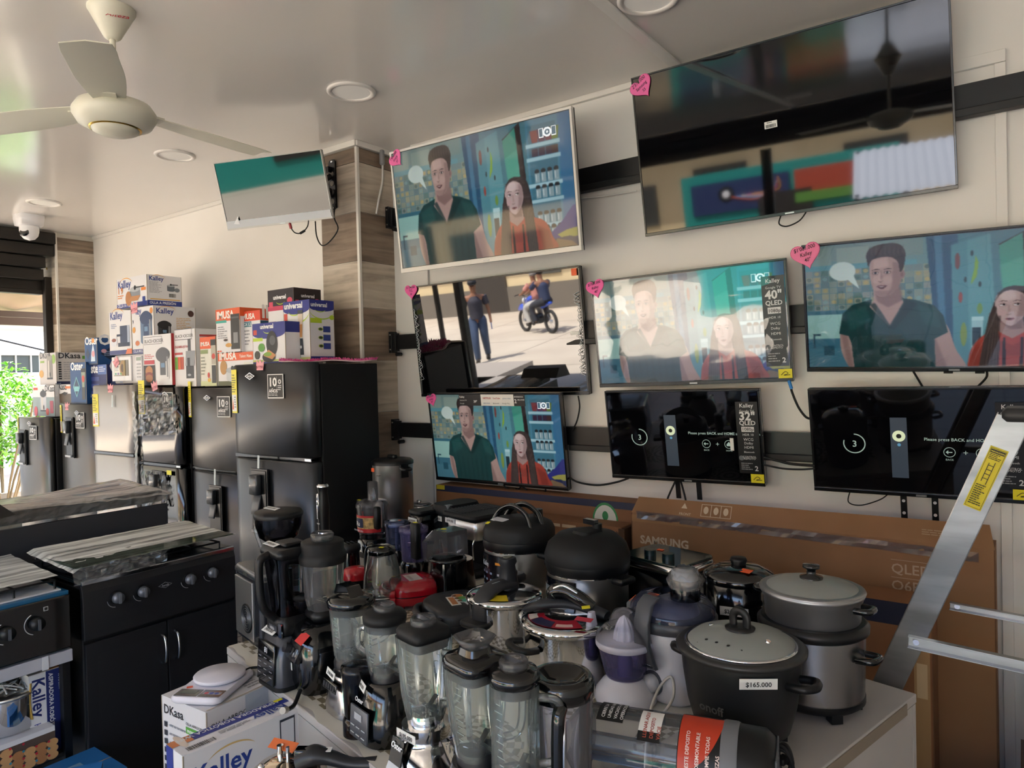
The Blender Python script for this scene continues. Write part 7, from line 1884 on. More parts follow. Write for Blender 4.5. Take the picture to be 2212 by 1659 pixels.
film('torn_tape', o, (-.66, -.004, .93), (.64, -.004, .905), (.64, -.004, .94), (-.66, -.004, .965), clear('glossy_tape', '#c9a888', '#a58060', .08, 1.6, .1), 60, 2, .003, 3)
MB().box((-.52, -.001, .93), (.33, .001, .03), M('#9f7a58', .12)).build('clear_tape', o)
bigbox('brown carton with a navy top edge and green recycling mark, behind the pressure cookers', -2.745, -1.475, 3.03, .975, .13, mat=CARDD, items=[('r', 0, .965, 1, 1, '#252a44'), ('r', 0, .975, .05, 1, '#c8b830'), ('e', .86, .90, .055, .07, '#3a8a50'), ('e', .86, .90, .048, .06, '#d8d8cc'), ('e', .86, .925, .013, .018, '#3a8a50'), ('e', .9, .7, .03, .04, '#c0a890')])
o = bigbox('shorter brown carton with faded handling marks, left of the longest television carton', -2.05, -1.50, 2.90, .885, .12, mat=CARDD, items=[('lines', .1, .945, .75, .985, 1, '#c0a88c'), ('p', [(.93, .86), (1, .86), (1, .96), (.95, .98)], '#4a3424'), ('r', .85, .9, .95, .93, '#cfc4b4')])
MB().box((.275, .06, .44), (.03, .125, .88), M('#4a3320', .8)).build('open_side_flap', o)
o = bigbox('low navy-topped brown carton standing right behind the steamer cooker', -1.05, -.26, 2.72, .785, .16, mat=CARDD, items=[('r', 0, .9, 1, 1, '#1d2238'), ('lines', .02, .93, .5, .97, 1, '#4a6aa0'), ('r', .93, .2, .99, .82, '#a08058'), ('r', .94, .6, .98, .75, '#c0a884')])
# ------------------------------------------------------------------ aluminium step ladder
t = thing('step_ladder', 'aluminium folding step ladder leaning at the right with a yellow caution label', 'ladder', (0, 0, 0))
def rail(a, b, wdir, wd, th, mat=ALU):
    a, b = Vector(a), Vector(b); wd_ = Vector(wdir).normalized()
    d = (b - a).normalized(); wd_ = (wd_ - d * wd_.dot(d)).normalized(); nrm = d.cross(wd_)
    M4 = Matrix((( wd_.x, nrm.x, d.x, a.x), (wd_.y, nrm.y, d.y, a.y), (wd_.z, nrm.z, d.z, a.z), (0, 0, 0, 1)))
    L_ = (b - a).length
    mb = MB(M4)
    mb.box((0, 0, L_ / 2), (wd, .003, L_), mat)
    for s in (-1, 1): mb.box((s * wd / 2, th / 2, L_ / 2), (.003, th, L_), mat)
    return mb, M4, L_
YL = 2.36
A = on_y(2190, 905, 2.25); B = on_y(1957, 1400, 2.335)
d = (B - A).normalized()
foot = A + d * ((A.z) / -d.z)
wdir = (1, 0, -.3)
wpx = .074
mb, M4, L_ = rail(foot + Vector((.0, 0, .01)), A, wdir, wpx, .025)
mb.build('side_rail', t, bevel=.001)
mb2, M5, L5 = rail(foot + Vector((-.02, .06, .01)), A + Vector((-.0, .06, 0)), wdir, .05, .02)
mb2.build('side_rail', t, bevel=.001)
mb3, _, _ = rail(foot + Vector((.02, -.46, .01)) + Vector((.9, .46, 0)), A + Vector((.55, .0, 0)), wdir, .075, .02)
mb3.build('side_rail', t, bevel=.001)
m = MB(M4)
m.box((.0, -.003, L_ - .175), (.042, .001, .18), M('#d8c82a', .45))
fr = (M4 @ TR(-.021, -.004, L_ - .265), .042, .18)
pp = MB(); printed(pp, fr, [('r', .06, .02, .94, .025, '#1a1a14'), ('r', .06, .975, .94, .98, '#1a1a14'), ('r', .06, .02, .08, .98, '#1a1a14'), ('r', .92, .02, .94, .98, '#1a1a14'), ('r', .1, .91, .9, .965, '#1a1a14'), ('t', .5, .925, .12, 'PRECAUCION', 'C', .03, '#e0d03a'), ('lines', .15, .8, .85, .9, 4, '#2a2a1a'), ('r', .3, .45, .34, .75, '#2a2a1a'), ('r', .6, .42, .64, .78, '#2a2a1a'), ('r', .3, .5, .64, .51, '#2a2a1a'), ('r', .3, .57, .64, .58, '#2a2a1a'), ('r', .3, .64, .64, .65, '#2a2a1a'), ('r', .3, .71, .64, .72, '#2a2a1a'), ('e', .55, .82, .05, .015, '#2a2a1a'), ('lines', .15, .06, .85, .4, 10, '#2a2a1a')])
m.build('caution_label', t)
pp.build('caution_print', t)
MB().rbox((0, 0, 0), (.5, .16, .035), .02, M('#2b2c2e', .5), T=TR(A.x + .225, A.y + .03, A.z + .012) @ RZ(0)).build('top_cap', t)
MB().box((A.x + .27, A.y + .03, A.z - .02), (.46, .12, .03), ALU).build('top_bracket', t, bevel=.003)
for y0, p0, p1, th in ((YL - .13, (1962, 1382), (2330, 1462), .03), (YL + .25, (2052, 1306), (2330, 1358), .02)):
    a, b = on_y(*p0, y0), on_y(*p1, y0)
    mb, _, _ = rail(a, b, (0, 0, 1), th, .022)
    mb.build('rung', t, bevel=.001)
    MB().cyl(a + Vector((.02, -.004, 0)), a + Vector((.02, -.012, 0)), .008, CHROME, 12).build('rivet', t)
MB().box((foot.x, foot.y + .02, .012), (.11, .05, .022), BLK).build('rubber_foot', t)
# ------------------------------------------------------------------ gas cookers at the left (fronts face +X)
XF = -2.74
def at_front(px, py, x=XF): return on_x(px, py, x)
def stove_top_glass(t, w, d, h):
    pass
DM = M('#1f2024', .42, metal=.2)
t = thing('gas_cooker', 'black four-knob gas cooker with a wrapped glass lid and two cupboard doors', 'stove', (XF, 1.13, 0), 90)
# local: -y is the front (world +X), x runs towards the wall
w, d, h = .605, .47, .885
MB().box((w / 2, d / 2, h / 2), (w, d, h - .03), BODY).build('cabinet', t, bevel=.004)
mb = MB().loft([[(0, -.018, h - .20), (w, -.018, h - .20), (w, 0.02, h - .20), (0, 0.02, h - .20)], [(0, -.012, h - .03), (w, -.012, h - .03), (w, .02, h - .03), (0, .02, h - .03)], [(0, 0.0, h), (w, 0.0, h), (w, .02, h), (0, .02, h)]], DM, True, False)
mb.build('control_panel', t, bevel=.003)
MB().box((w / 2, d / 2 + .005, h + .004), (w, d - .01, .016), M('#27323c', .12, metal=.6)).build('cooktop', t, bevel=.005)
MB().box((w / 2, -.003, h + .003), (w, .012, .02), M('#b8bcc4', .15, metal=1)).build('front_trim', t, bevel=.004)
for px_, pz in ((248, 1289), (303, 1276), (404, 1249), (452, 1235)):
    q = at_front(px_, pz); x_ = q.y - 1.13; z_ = q.z
    mb = MB(TR(x_, -.016, z_) @ RX(90)).lathe([(.026, 0), (.024, .006)], BLK, 28).lathe([(.021, .006), (.019, .022), (.001, .024)], M('#6a6e76', .35, metal=.5), 28).box((0, 0, .024), (.008, .036, .012), M('#8a8e96', .3, metal=.6))
    mb.build('knob', t)
    MB(TR(x_ - .004, -.0158, z_ - .004)).tube([(-.03 * math.cos(a), 0, -.03 * math.sin(a)) for a in np.linspace(.1, 1.5, 6)], .0012, M('#9a9aa0', .4), 5, 2).build('dial_mark', t)
emx = at_front(352, 1262)
mb = MB(TR(emx.y - 1.13, -.018, emx.z)).prism([(-.028, 0), (0, -.012), (.028, 0), (0, .012)], 0, .001, M('#9a9ca2', .3, metal=.6)); mb.prism([(-.024, 0), (0, -.0095), (.024, 0), (0, .0095)], -.0004, 0, BLK); mb.text('haceb', .012, M('#b8b8be', .3), TR(0, -.0012, -.004), 'C', .02)
mb.build('emblem', t)
sx = at_front(356, 1330).y - 1.13
for x0, x1, hx in ((.004, sx - .002, sx - .022), (sx + .002, w - .004, sx + .030)):
    mb = MB().box(((x0 + x1) / 2, -.008, (h - .22) / 2 + .03), (x1 - x0, .018, h - .27), DM)
    g = .038
    mb.loft([[(x0 + g, -.0175, .07), (x1 - g, -.0175, .07), (x1 - g, -.0175, h - .26), (x0 + g, -.0175, h - .26)], [(x0 + g + .008, -.013, .078), (x1 - g - .008, -.013, .078), (x1 - g - .008, -.013, h - .268), (x0 + g + .008, -.013, h - .268)]], M('#191a1e', .45), True, False)
    dd = mb.build('door', t, bevel=.002)
    hz = at_front(345, 1400).z
    MB().tube([(hx, -.016, hz - .055), (hx, -.038, hz - .045), (hx, -.046, hz), (hx, -.038, hz + .045), (hx, -.016, hz + .055)], .005, M('#c8cace', .2, metal=1), 8).build('handle', dd)
for bx, by, r_ in ((.15, .13, .04), (.15, .34, .03), (.45, .13, .03), (.45, .34, .045)):
    MB(TR(bx, by, h + .01)).lathe([(r_ * 1.2, 0), (r_, .012), (r_ * .8, .016), (.001, .017)], M('#3a3c40', .35, metal=.8), 24).build('burner', t)
for x0 in (.04, .32):
    mb = MB()
    for (a, b) in (((x0, .04), (x0 + .245, .04)), ((x0, .43), (x0 + .245, .43)), ((x0, .04), (x0, .43)), ((x0 + .245, .04), (x0 + .245, .43)), ((x0 + .12, .04), (x0 + .12, .43)), ((x0, .235), (x0 + .245, .235))):
        mb.tube([(a[0], a[1], h + .032), (b[0], b[1], h + .032)], .004, BLK, 6, raw=True)
    for a in ((x0, .04), (x0 + .245, .04), (x0, .43), (x0 + .245, .43)): mb.cyl((a[0], a[1], h + .01), (a[0], a[1], h + .034), .004, BLK, 6)
    mb.build('pan_support', t)
lidm = clear('wrapped_glass_lid', '#eef2ee', '#c8d0ca', .12, 1.7, .6, '#eceee8', (2, 34, 2))  # white streaked body painted in for bright reflections on the lid
mb = MB()
nx, ny = 26, 10; rr = random.Random(8); vs = []
for j in range(ny + 1):
    for i in range(nx + 1):
        u, v = i / nx, j / ny
        vs.append((-.03 + u * (w + .03), -.02 + v * (d - .07), h + .062 + v * .02 - (.012 if i in (0,) else 0) + rr.uniform(0, .0016) + .002 * math.sin(v * 40 + u * 3)))
mb.add(vs, [(j * (nx + 1) + i, j * (nx + 1) + i + 1, (j + 1) * (nx + 1) + i + 1, (j + 1) * (nx + 1) + i) for j in range(ny) for i in range(nx)], lidm, True)
mb.box((w / 2 - .015, (d - .11) / 2, h + .066), (w + .01, d - .08, .005), clear('lid_glass_green', '#cfdcd4', '#88a095', .05, 1.6))
mb.build('glass_lid', t)
film('loose_wrap', t, (-.03, -.022, h + .005), (.30, -.026, h + .02), (.32, -.015, h + .07), (-.03, -.02, h + .062), WRAP, 22, 5, .006, 3)
for x_ in (.03, w - .04): MB().box((x_, d - .06, h + .055), (.05, .03, .04), M('#6a6d70', .3, metal=.8)).build('lid_hinge', t, bevel=.003)
# nearer cooker with the white bar
t = thing('gas_cooker', 'black gas cooker with blue-edged hob and a white-wrapped bar, cut by the left edge', 'stove', (XF, .50, 0), 90)
w2 = .588
MB().box((w2 / 2, .25, .77), (w2, .5, .185), BODY).build('oven_box', t, bevel=.003)
MB().box((w2 / 2, -.01, .775), (w2 - .004, .03, .185), BLKG).build('control_panel', t, bevel=.004)
MB().box((w2 / 2, .24, .872), (w2, .5, .016), M('#1f5f88', .25)).box((w2 / 2, .24, .882), (w2 - .03, .46, .006), M('#d8dade', .25)).build('cooktop', t, bevel=.004)
for px_, pz in ((8, 1365), (72, 1344)):
    q = at_front(px_, pz); x_ = q.y - .50
    MB(TR(x_, -.026, q.z) @ RX(90)).lathe([(.024, 0), (.021, .02), (.001, .022)], BLK, 24).box((0, 0, .024), (.007, .036, .012), M('#4a4c52', .3)).build('knob', t)
    mb = MB(TR(x_, -.0262, q.z)); mb.tube([(.036 * math.cos(a), 0, .036 * math.sin(a)) for a in np.linspace(2.0, 4.4, 12)], .0015, M('#c8c8cc', .4), 5, 2); mb.build('dial_mark', t)
q = at_front(92, 1312)
mb = MB(TR(q.y - .50, -.0262, q.z)).box((0, 0, 0), (.014, .0005, .014), M('#c8c8cc', .4)).box((0, -.0004, 0), (.010, .0005, .010), BLK); mb.build('printed_marks', t)
mb = MB()
for x0 in (.03, .31):
    for (a, b) in (((x0, .03), (x0 + .25, .03)), ((x0, .42), (x0 + .25, .42)), ((x0, .03), (x0, .42)), ((x0 + .25, .03), (x0 + .25, .42)), ((x0 + .125, .03), (x0 + .125, .42))):
        mb.tube([(a[0], a[1], .885), (a[0], a[1], .915), (b[0], b[1], .915), (b[0], b[1], .885)], .004, BLK, 6, raw=True)
mb.build('pan_support', t)
tis = MB(); vs = []
for j in range(7):
    for i in range(9): vs.append((.33 + i * .028, .06 + j * .05, .892 + rr.uniform(0, .018)))
tis.add(vs, [(j * 9 + i, j * 9 + i + 1, (j + 1) * 9 + i + 1, (j + 1) * 9 + i) for j in range(6) for i in range(8)], M('#e4e2e6', .7), True).build('tissue_padding', t)
mb = MB(); vs = []
for j in range(ny + 1):
    for i in range(nx + 1):
        u, v = i / nx, j / ny
        vs.append((.0 + u * (w2 - .02), .02 + v * .42, .93 + v * .02 + rr.uniform(0, .0018) + .002 * math.sin(v * 40)))
mb.add(vs, [(j * (nx + 1) + i, j * (nx + 1) + i + 1, (j + 1) * (nx + 1) + i + 1, (j + 1) * (nx + 1) + i) for j in range(ny) for i in range(nx)], lidm, True).build('glass_lid', t)
MB().box((w2 / 2, -.012, .655), (w2, .03, .042), M('#b4b6c0', .35)).build('white_bar', t, bevel=.003)
MB().box((.2, -.03, .655), (.04, .002, .044), M('#d8dae0', .2), T=RY(0)).box((.5, -.03, .655), (.02, .002, .046), M('#d8dae0', .2)).build('wrap_folds', t)
for x_ in (.012, w2 - .012):
    for y_ in (.015, .48): MB().box((x_, y_, .34), (.024, .03, .68), BLK).build('leg', t)
MB().box((w2 / 2, .25, .30), (w2 - .03, .46, .015), M('#2a2b2e', .5)).build('shelf', t)
MB().box((w2 / 2, .49, .5), (w2 - .03, .01, .36), M('#121214', .6)).build('back_panel', t)
# things under it, on its shelf
SHZ = .3085
def xw(px_, py_, x): return on_x(px_, py_, x)
q = on_x(35, 1480, -2.83)
t = app('pressure_cooker', 'steel pressure cooker with a red-topped black valve on the shelf under the left cooker', 'pressure cooker', (-2.86, q.y - .02, 0), 0, SHZ + .115)
MB().lathe([(.082, 0), (.085, .006), (.085, .115)], CHROME, 48).build('pot_body', t)
MB().lathe([(.085, .113), (.088, .118), (.085, .126), (.068, .132), (.06, .136), (.001, .138)], STEEL, 40).build('lid', t)
MB().lathe([(.02, .136), (.018, .18), (.001, .182)], BLK, 24, T=TR(.0, .02, 0)).lathe([(.012, .182), (.010, .186), (.001, .186)], M('#c82838', .3), 20, T=TR(0, .02, 0)).build('valve', t)
mb = MB()
for k in range(10): mb.tube([(rr.uniform(-.06, .06), rr.uniform(-.05, .05), .14), (rr.uniform(-.05, .06), rr.uniform(-.05, .05), .16), (rr.uniform(-.06, .07), rr.uniform(-.05, .05), .139)], .003, M('#c9ccd0', .12), 4, 4)
mb.build('plastic_wrap', t)
carton('appliance_box', 'white box with a cookie picture under the small steel pressure cooker', .20, .24, .112, (-2.86, q.y - .02, SHZ), 90, group=None, F=[('r', 0, 0, 1, 1, '#5a4a40'), ('r', 0, .85, 1, 1, B_W)] + [('e', .1 + .17 * (k % 6), .12 + .2 * (k // 6), .09, .07, '#c99a66' if k % 2 else '#b07a4c') for k in range(20)] + [('e', .13 + .19 * (k % 5), .16 + .22 * (k // 5), .02, .02, '#c02a3a' if k % 3 else '#3a8aa0') for k in range(18)], T=[('r', .2, .3, .8, .7, '#4a4440'), ('r', .22, .34, .78, .66, B_W), ('t', .26, .42, .14, 'BLACK+', 'L', .02, '#2a2a2a')])
q0 = on_x(76, 1600, -2.79); q1 = on_x(146, 1600, -2.79)
KF = [('r', .58, 0, 1, 1, '#1f2c6a')]
mb = MB()
mb.box((0, 0, .145), (.115, .30, .29), M(B_W, .5))
# lettering turned a quarter: it reads downwards
mb.quad([(-.005, -.1508, 0), (.0575, -.1508, 0), (.0575, -.1508, .29), (-.005, -.1508, .29)], M('#1f2c6a', .45))
mb.text('Kalley', .055, M('#1f2c6a', .45), TR(-.047, -.1512, .275) @ RY(90), 'L', .02)
mb.text('ASPIRADORA ROBÓTICA', .019, WHT, TR(.004, -.1514, .28) @ RY(90), 'L', .02); mb.text('K-MARW', .014, WHT, TR(.034, -.1514, .27) @ RY(90), 'L', .01)
mb.text('H·WE', .03, M('#3a4a9a', .45), TR(-.045, -.1512, .12) @ RY(90), 'L', .0)
mb.tube([(-.052, -.151, .265), (-.056, -.151, .2), (-.050, -.151, .14)], .003, M('#c9a24a', .5), 6)
mb.box((0, 0, .2905), (.114, .298, .001), M('#d0ccc8', .5)).box((.03, -.09, .2915), (.05, .11, .001), M('#c97a44', .5))
for k in range(12): mb.box((-.03, -.13 + k * .007, .2918), (.025, .003 if k % 2 else .0015, .001), M('#333333', .5))
o = tag(mb.build('appliance_box'), 'upright white and navy robot vacuum box on the shelf under the left cooker', 'box')
o.location = (-2.94, q1.y - .0575, SHZ); o.rotation_euler = (0, 0, math.radians(90))
q = on_x(110, 1620, -2.70)
t = carton('appliance_box', 'bright blue carton with torn tape, lowest left beside the robot vacuum box', .26, .24, .30, (-2.60, 1.02, .0), 90, base='#2b74b8', group=None, F=[('t', .3, .55, .2, 'smart', 'L', .02, '#cfe0ee'), ('p', [(.3, .75), (.45, .92), (.6, .75), (.57, .75), (.45, .87), (.33, .75)], '#cfe0ee')], T=[('r', .2, .3, .7, .7, '#8fb4d0'), ('r', 0, .47, 1, .49, '#b09878')])
t.location.z = 0
def zt_(o, z):  # stands on something out of sight below the frame
    o.location.z = z
# carton stacks in front of the cooker: hidden lower cartons carry the visible ones
ZK, ZD = .69, .685
a = on_z(397, 1633, ZK); b = on_z(651, 1526, ZK); c = on_z(357, 1609, ZK)
W_ = (b - a).length; D_ = (c - a).length
rz = math.degrees(math.atan2(b.y - a.y, b.x - a.x))
ctr = (b + c) / 2
HK = .33
box = carton('appliance_box', 'white and navy robot vacuum box standing on its long edge in front of the table', W_, D_, HK, (ctr.x, ctr.y, ZK - HK), rz, group=None,
    F=[('t', .06, .74, .20, 'Kalley', 'L', .02, '#26408f'), ('a', .38, .82, .22, .025, 25, 150, '#d8b878'), ('r', .80, .72, .94, .96, '#2a2e3a'), ('r', .81, .74, .93, .94, '#d9d9de'), ('t', .83, .72, .04, 'Duo', 'L', .01, '#3a5a9a'), ('e', .55, .42, .08, .08, '#c03a3a')],
    L=[('r', .0, 0, .42, 1, '#26358a'), ('t', .5, .8, .25, 'K', 'L', .03, '#26408f')],
    T=[('r', 0, .62, 1, 1, '#26358a'), ('r', 0, .62, .17, 1, '#cf7f4c'), ('e', .085, .81, .03, .12, '#e8d8c8')])
tp = MB()
tp.text('ASPIRADORA ROBÓTICA WIFI', .021, WHT, TR(W_ * .95, -0, 0) @ RZ(0), 'L', .02)
tp2 = MB()
X = TR(W_ / 2 - .02, .44 * D_, HK + .0018) @ RZ(180) @ RX(-90)
tp2.text('ASPIRADORA ROBÓTICA WIFI', .021, WHT, X, 'L', .02)
tp2.text('Kalley', .040, M('#26408f', .45), TR(W_ / 2 - .02, .08 * D_, HK + .0018) @ RZ(180) @ RX(-90), 'L', .02)
printed(tp2, (TR(-W_ / 2, -D_ / 2, HK + .0006) @ RX(-90), W_, D_), [('bars', .06, .12, .28, .34, '#333333'), ('lines', .34, .3, .62, .5, 3, '#77777c')])
tp2.box((W_ * .44, D_ * .42, HK + .0018), (.025, .012, .0006), YEL)
tp2.build('top_print', box)
a = on_z(440, 1542, ZD); b = on_z(587, 1475, ZD); c = on_z(354, 1499, ZD)
W2, D2 = (b - a).length, (c - a).length
rz2 = math.degrees(math.atan2(b.y - a.y, b.x - a.x)); ctr2 = (b + c) / 2
HD = .24
carton('appliance_box', 'white rice cooker box with a green PREMIUM band under the kitchen scale', W2, D2, HD, (ctr2.x, ctr2.y, ZD - HD), rz2, group=None, base='#d6d4d6',
    F=[('t', .05, .78, .085, 'OLLA ARROCERA', 'L', .01, '#2a2a2c'), ('r', .04, .58, .55, .74, '#5aa03a'), ('t', .1, .61, .085, 'PREMIUM', 'L', .02, '#f0f4ee'), ('t', .04, .44, .085, 'COLOR COOK', 'L', .01, '#2a2a2c'), ('r', .55, .5, 1, 1, '#a8b0bc'), ('t', .66, .66, .16, 'DKasa', 'L', .02, '#1c1c1e')],
    L=[('t', .05, .8, .17, 'DKasa', 'L', .02, '#1c1c1e'), ('t', .55, .76, .05, 'OLLA ARROCERA', 'L', .01, '#2a2a2c'), ('r', .55, .66, .9, .74, '#5aa03a'), ('t', .58, .675, .055, 'PREMIUM', 'L', .02, '#f0f4ee'), ('t', .57, .58, .055, 'COLOR COOK', 'L', .01, '#2a2a2c'), ('e', .8, .35, .2, .1, '#3a4a5a'), ('e', .8, .37, .16, .07, '#d8d4c8')] + steps(.06, .1, .72, 6),
    T=[('t', .12, .8, .12, 'DKasa', 'L', .02, '#1c1c1e'), ('r', .1, .35, .45, .6, '#3a4270'), ('r', .72, .55, .98, .75, '#55504c'), ('lines', .7, .1, .95, .4, 4, '#8a8a8c'), ('r', .02, .02, .98, .04, '#b8a890')])
# cartons beneath, only their tops could show
carton('appliance_box', 'pale carton at the foot of the stack under the robot vacuum box', .46, .34, ZK - HK, (ctr.x - .02, ctr.y + .02, 0), rz, group=None, base='#cfccca', F=[('t', .05, .4, .2, 'DKasa', 'L', .02, '#1c1c1e')])
carton('appliance_box', 'plain white carton under the rice cooker box with the green band', .27, .25, ZD - HD, (ctr2.x, ctr2.y, 0), rz2, group=None, base='#c6c4c4')
carton('appliance_box', 'blue carton on the floor by the cupboard doors', .22, .18, .36, (-2.45, .93, 0), 60, base='#2b74b8', group=None)
# kitchen scale
q = on_z(462, 1475, ZD + .02)
t = thing('kitchen_scale', 'white kitchen scale with a round plate standing on the rice cooker box', 'kitchen scale', (q.x, q.y, ZD + .002), rz2 - 12)
SW = M('#dcd9e2', .3)
t.scale = (.92, .92, .92)
MB().rbox((0, 0, .012), (.17, .235, .022), .03, SW, seg=6).build('body', t)
t.rotation_euler = (0, 0, math.radians(rz2 - 90 + 25))
MB().lathe([(.072, .024), (.079, .028), (.08, .036), (.077, .039), (.001, .04)], SW, 48, T=TR(-.0, .035, 0)).build('weighing_plate', t)
MB().box((-.035, -.082, .0238), (.075, .045, .001), BLKG).box((-.035, -.078, .0246), (.05, .022, .0006), M('#55605a', .3)).build('display', t)
mb = MB().box((.043, -.082, .0238), (.07, .045, .001), BLKG)
mb.box((.043, -.082, .0245), (.06, .016, .0005), M('#9a9aa2', .4))
for x_, c_ in ((.025, '#d03a4a'), (.042, '#3a4aa0'), (.059, '#3a4aa0')): mb.lathe([(.007, .0248), (.001, .0254)], M(c_, .4), 16, T=TR(x_, -.082, 0))
mb.build('buttons', t)
flat_sticker(t, -.055, -.045, .0238, M('#e05a3a', .5), .018, 30)
# polished frying pressure cooker in front
q = on_z(622, 1640, .70)
t = thing('pressure_cooker', 'polished pressure cooker lid with orange leaflet and long black handle at the bottom edge', 'pressure cooker', (q.x, q.y, .545), 33)
t.scale = (.9, .9, .97)
MB().lathe([(.085, 0), (.092, .01), (.094, .12)], CHROME, 56).build('pot_body', t)
MB().lathe([(.096, .115), (.1, .122), (.098, .132), (.085, .136), (.08, .146), (.05, .152), (.001, .153)], M('#d8cbb8', .06, metal=1), 56).build('lid', t)
MB().tube([(.03, 0, .155), (.07, 0, .17), (.11, 0, .165), (.17, 0, .15), (.235, 0, .15)], .02, BLKS, 12, rs=[.03, .03, .022, .017, .02], flat=.8).build('long_handle', t)
MB().rbox((.045, .0, .178), (.05, .03, .02), .008, BLKG).build('lock_button', t)
MB().cyl((0, -.0, .15), (0, -.0, .19), .005, CHROME, 12).build('pressure_pin', t)
MB().cyl((-.04, .05, .15), (-.04, .05, .17), .009, CHROME, 14).build('valve', t)
MB().ball((-.06, -.03, .155), .009, CHROME).build('safety_valve', t)
MB().box((0, 0, 0), (.085, .03, .0008), M('#e0703a', .45), T=TR(-.035, .06, .165) @ RZ(-20) @ RX(25)).build('leaflet', t)
price(t, .085, -.0, .184, 0, '$170.000', .012, 85)
MB().tube([(.1, -.015, .1), (.17, -.02, .11), (.23, -.02, .115)], .012, BLKS, 10).build('lower_handle', t)
carton('appliance_box', 'grey carton below the polished pressure cooker at the bottom edge', .2, .19, .545, (q.x, q.y, 0), 20, base='#b8b4b2', group=None)
# third cooker behind, back to back, with a wrapped hob
t = thing('gas_cooker', 'grey-backed cooker wrapped in plastic standing behind the four-knob cooker', 'stove', (0, 0, 0))
a = on_x(10, 1117, -3.30); b = on_x(360, 1090, -3.30)
Y0, Y1 = .75, b.y
GZ = 1.03
MB().box((-3.30, (Y0 + Y1) / 2, GZ / 2), (.02, Y1 - Y0, GZ), M('#3a3b40', .45)).build('back_panel', t, bevel=.003)
MB().box((-3.55, (Y0 + Y1) / 2, .46), (.46, Y1 - Y0 - .02, .9), BODY).build('cabinet', t, bevel=.004)
# wrapped slab on top
mb = MB(); nx, ny = 24, 8; rr = random.Random(12); v1 = []
for j in range(ny + 1):
    for i in range(nx + 1):
        u, v = i / nx, j / ny
        v1.append((-3.27 - v * .50, Y0 + .12 + u * (Y1 - Y0 - .1), GZ + .075 + rr.uniform(0, .006) + .012 * math.sin(u * 5 + v * 3) - (.02 if i in (0, nx) or j in (0, ny) else 0)))
mb.add(v1, [(j * (nx + 1) + i, j * (nx + 1) + i + 1, (j + 1) * (nx + 1) + i + 1, (j + 1) * (nx + 1) + i) for j in range(ny) for i in range(nx)], clear('grey_wrap', '#d8d8d8', '#b0b0b0', .14, 1.7, .6, '#d6d0cb', (30, 3, 3)), True)
mb.build('wrapping', t)
MB().box((-3.52, (Y0 + Y1) / 2 + .05, GZ + .038), (.46, Y1 - Y0 - .14, .05), M('#26231f', .5)).build('grill_tray', t, bevel=.01)
film('loose_wrap', t, (-3.268, Y0 + .2, GZ + .0), (-3.262, Y1 + .02, GZ + .02), (-3.275, Y1 + .03, GZ + .085), (-3.275, Y0 + .2, GZ + .08), WRAP, 40, 5, .006, 6)
MB().prism([(-.16, -.05), (.10, -.02), (.02, .055), (-.10, .06)], -.3, .06, M('#2a2622', .5), T=TR(-3.42, .97, GZ + .10) @ RZ(90)).build('folded_cover', t, bevel=.006)
# ------------------------------------------------------------------ goods at the lower right
def crumple(name, label, c, sx, sy, sz, seed, mat, cat='plastic bag'):
    rr = random.Random(seed); nx, ny = 22, 14; vs = []
    for j in range(ny + 1):
        for i in range(nx + 1):
            u, v = -1 + 2 * i / nx, -1 + 2 * j / ny
            f = max(0, 1 - abs(u) ** 4) ** .5 * max(0, 1 - abs(v) ** 4) ** .5
            vs.append((u * sx, v * sy, sz * f * (.85 + .15 * rr.random()) + .012 * math.sin(u * 9 + v * 4)))
    o = MB().add(vs, [(j * (nx + 1) + i, j * (nx + 1) + i + 1, (j + 1) * (nx + 1) + i + 1, (j + 1) * (nx + 1) + i) for j in range(ny) for i in range(nx)], mat, True).build(name)
    o.location = c
    return tag(o, label, cat)
q = on_y(2100, 1620, 2.35)
carton('cardboard_box', 'brown carton on the floor under the plastic-covered parcel at the lower right', .85, .42, .30, (.40, 2.76, 0), 0, base='#5a4436', group=None, cat='cardboard box')
carton('red_parcel', 'red parcel with white lettering lying behind the plastic-covered one', .75, .16, .25, (.44, 2.86, .30), 0, base='#b81c26', group=None, cat='box', F=[('t', .1, .55, .16, 'BOSCO', 'L', .05, '#c8b4a0'), ('r', 0, .9, 1, 1, '#6a5a44')])
o = carton('wrapped_parcel', 'grey-brown parcel under clear plastic with a white barcode label', .72, .22, .22, (.38, 2.66, .30), 0, base='#6e645a', group=None, cat='parcel', F=[('r', .34, .22, .62, .42, '#d8d6d4'), ('bars', .37, .26, .59, .38, '#3a3a3a')])
mb = MB(); rr = random.Random(5); vs = []
for j in range(11):
    for i in range(25):
        u, v = i / 24, j / 10
        vs.append((-.38 + u * .76, -.125 + rr.uniform(-.008, .004) - .01 * math.sin(v * 3), .0 + v * .25 + rr.uniform(-.006, .006)))
mb.add(vs, [(j * 25 + i, j * 25 + i + 1, (j + 1) * 25 + i + 1, (j + 1) * 25 + i) for j in range(10) for i in range(24)], WRAP, True).build('plastic_sheet', o)
carton('appliance_box', 'dark navy carton printed VE, low beside the display table end', .22, .25, .20, (-.16, 2.60, 0), 0, base='#2a3048', group=None, F=[('t', .55, .35, .3, 'VE', 'L', .04, '#b8b8c0'), ('t', .25, .3, .16, 'CHEF', 'L', .02, '#8a8aa0')])
t = thing('flat_carton_stack', 'dark flat carton edge at the bottom right corner', 'cardboard box', (.42, 2.05, 0))
MB().box((0, 0, .14), (.7, .3, .28), M('#15110f', .7)).build('body', t)
crumple('plastic_bag', 'grey crumpled plastic bag beside the end of the display table', (-.11, 2.25, .26), .10, .12, .08, 21, WRAP)
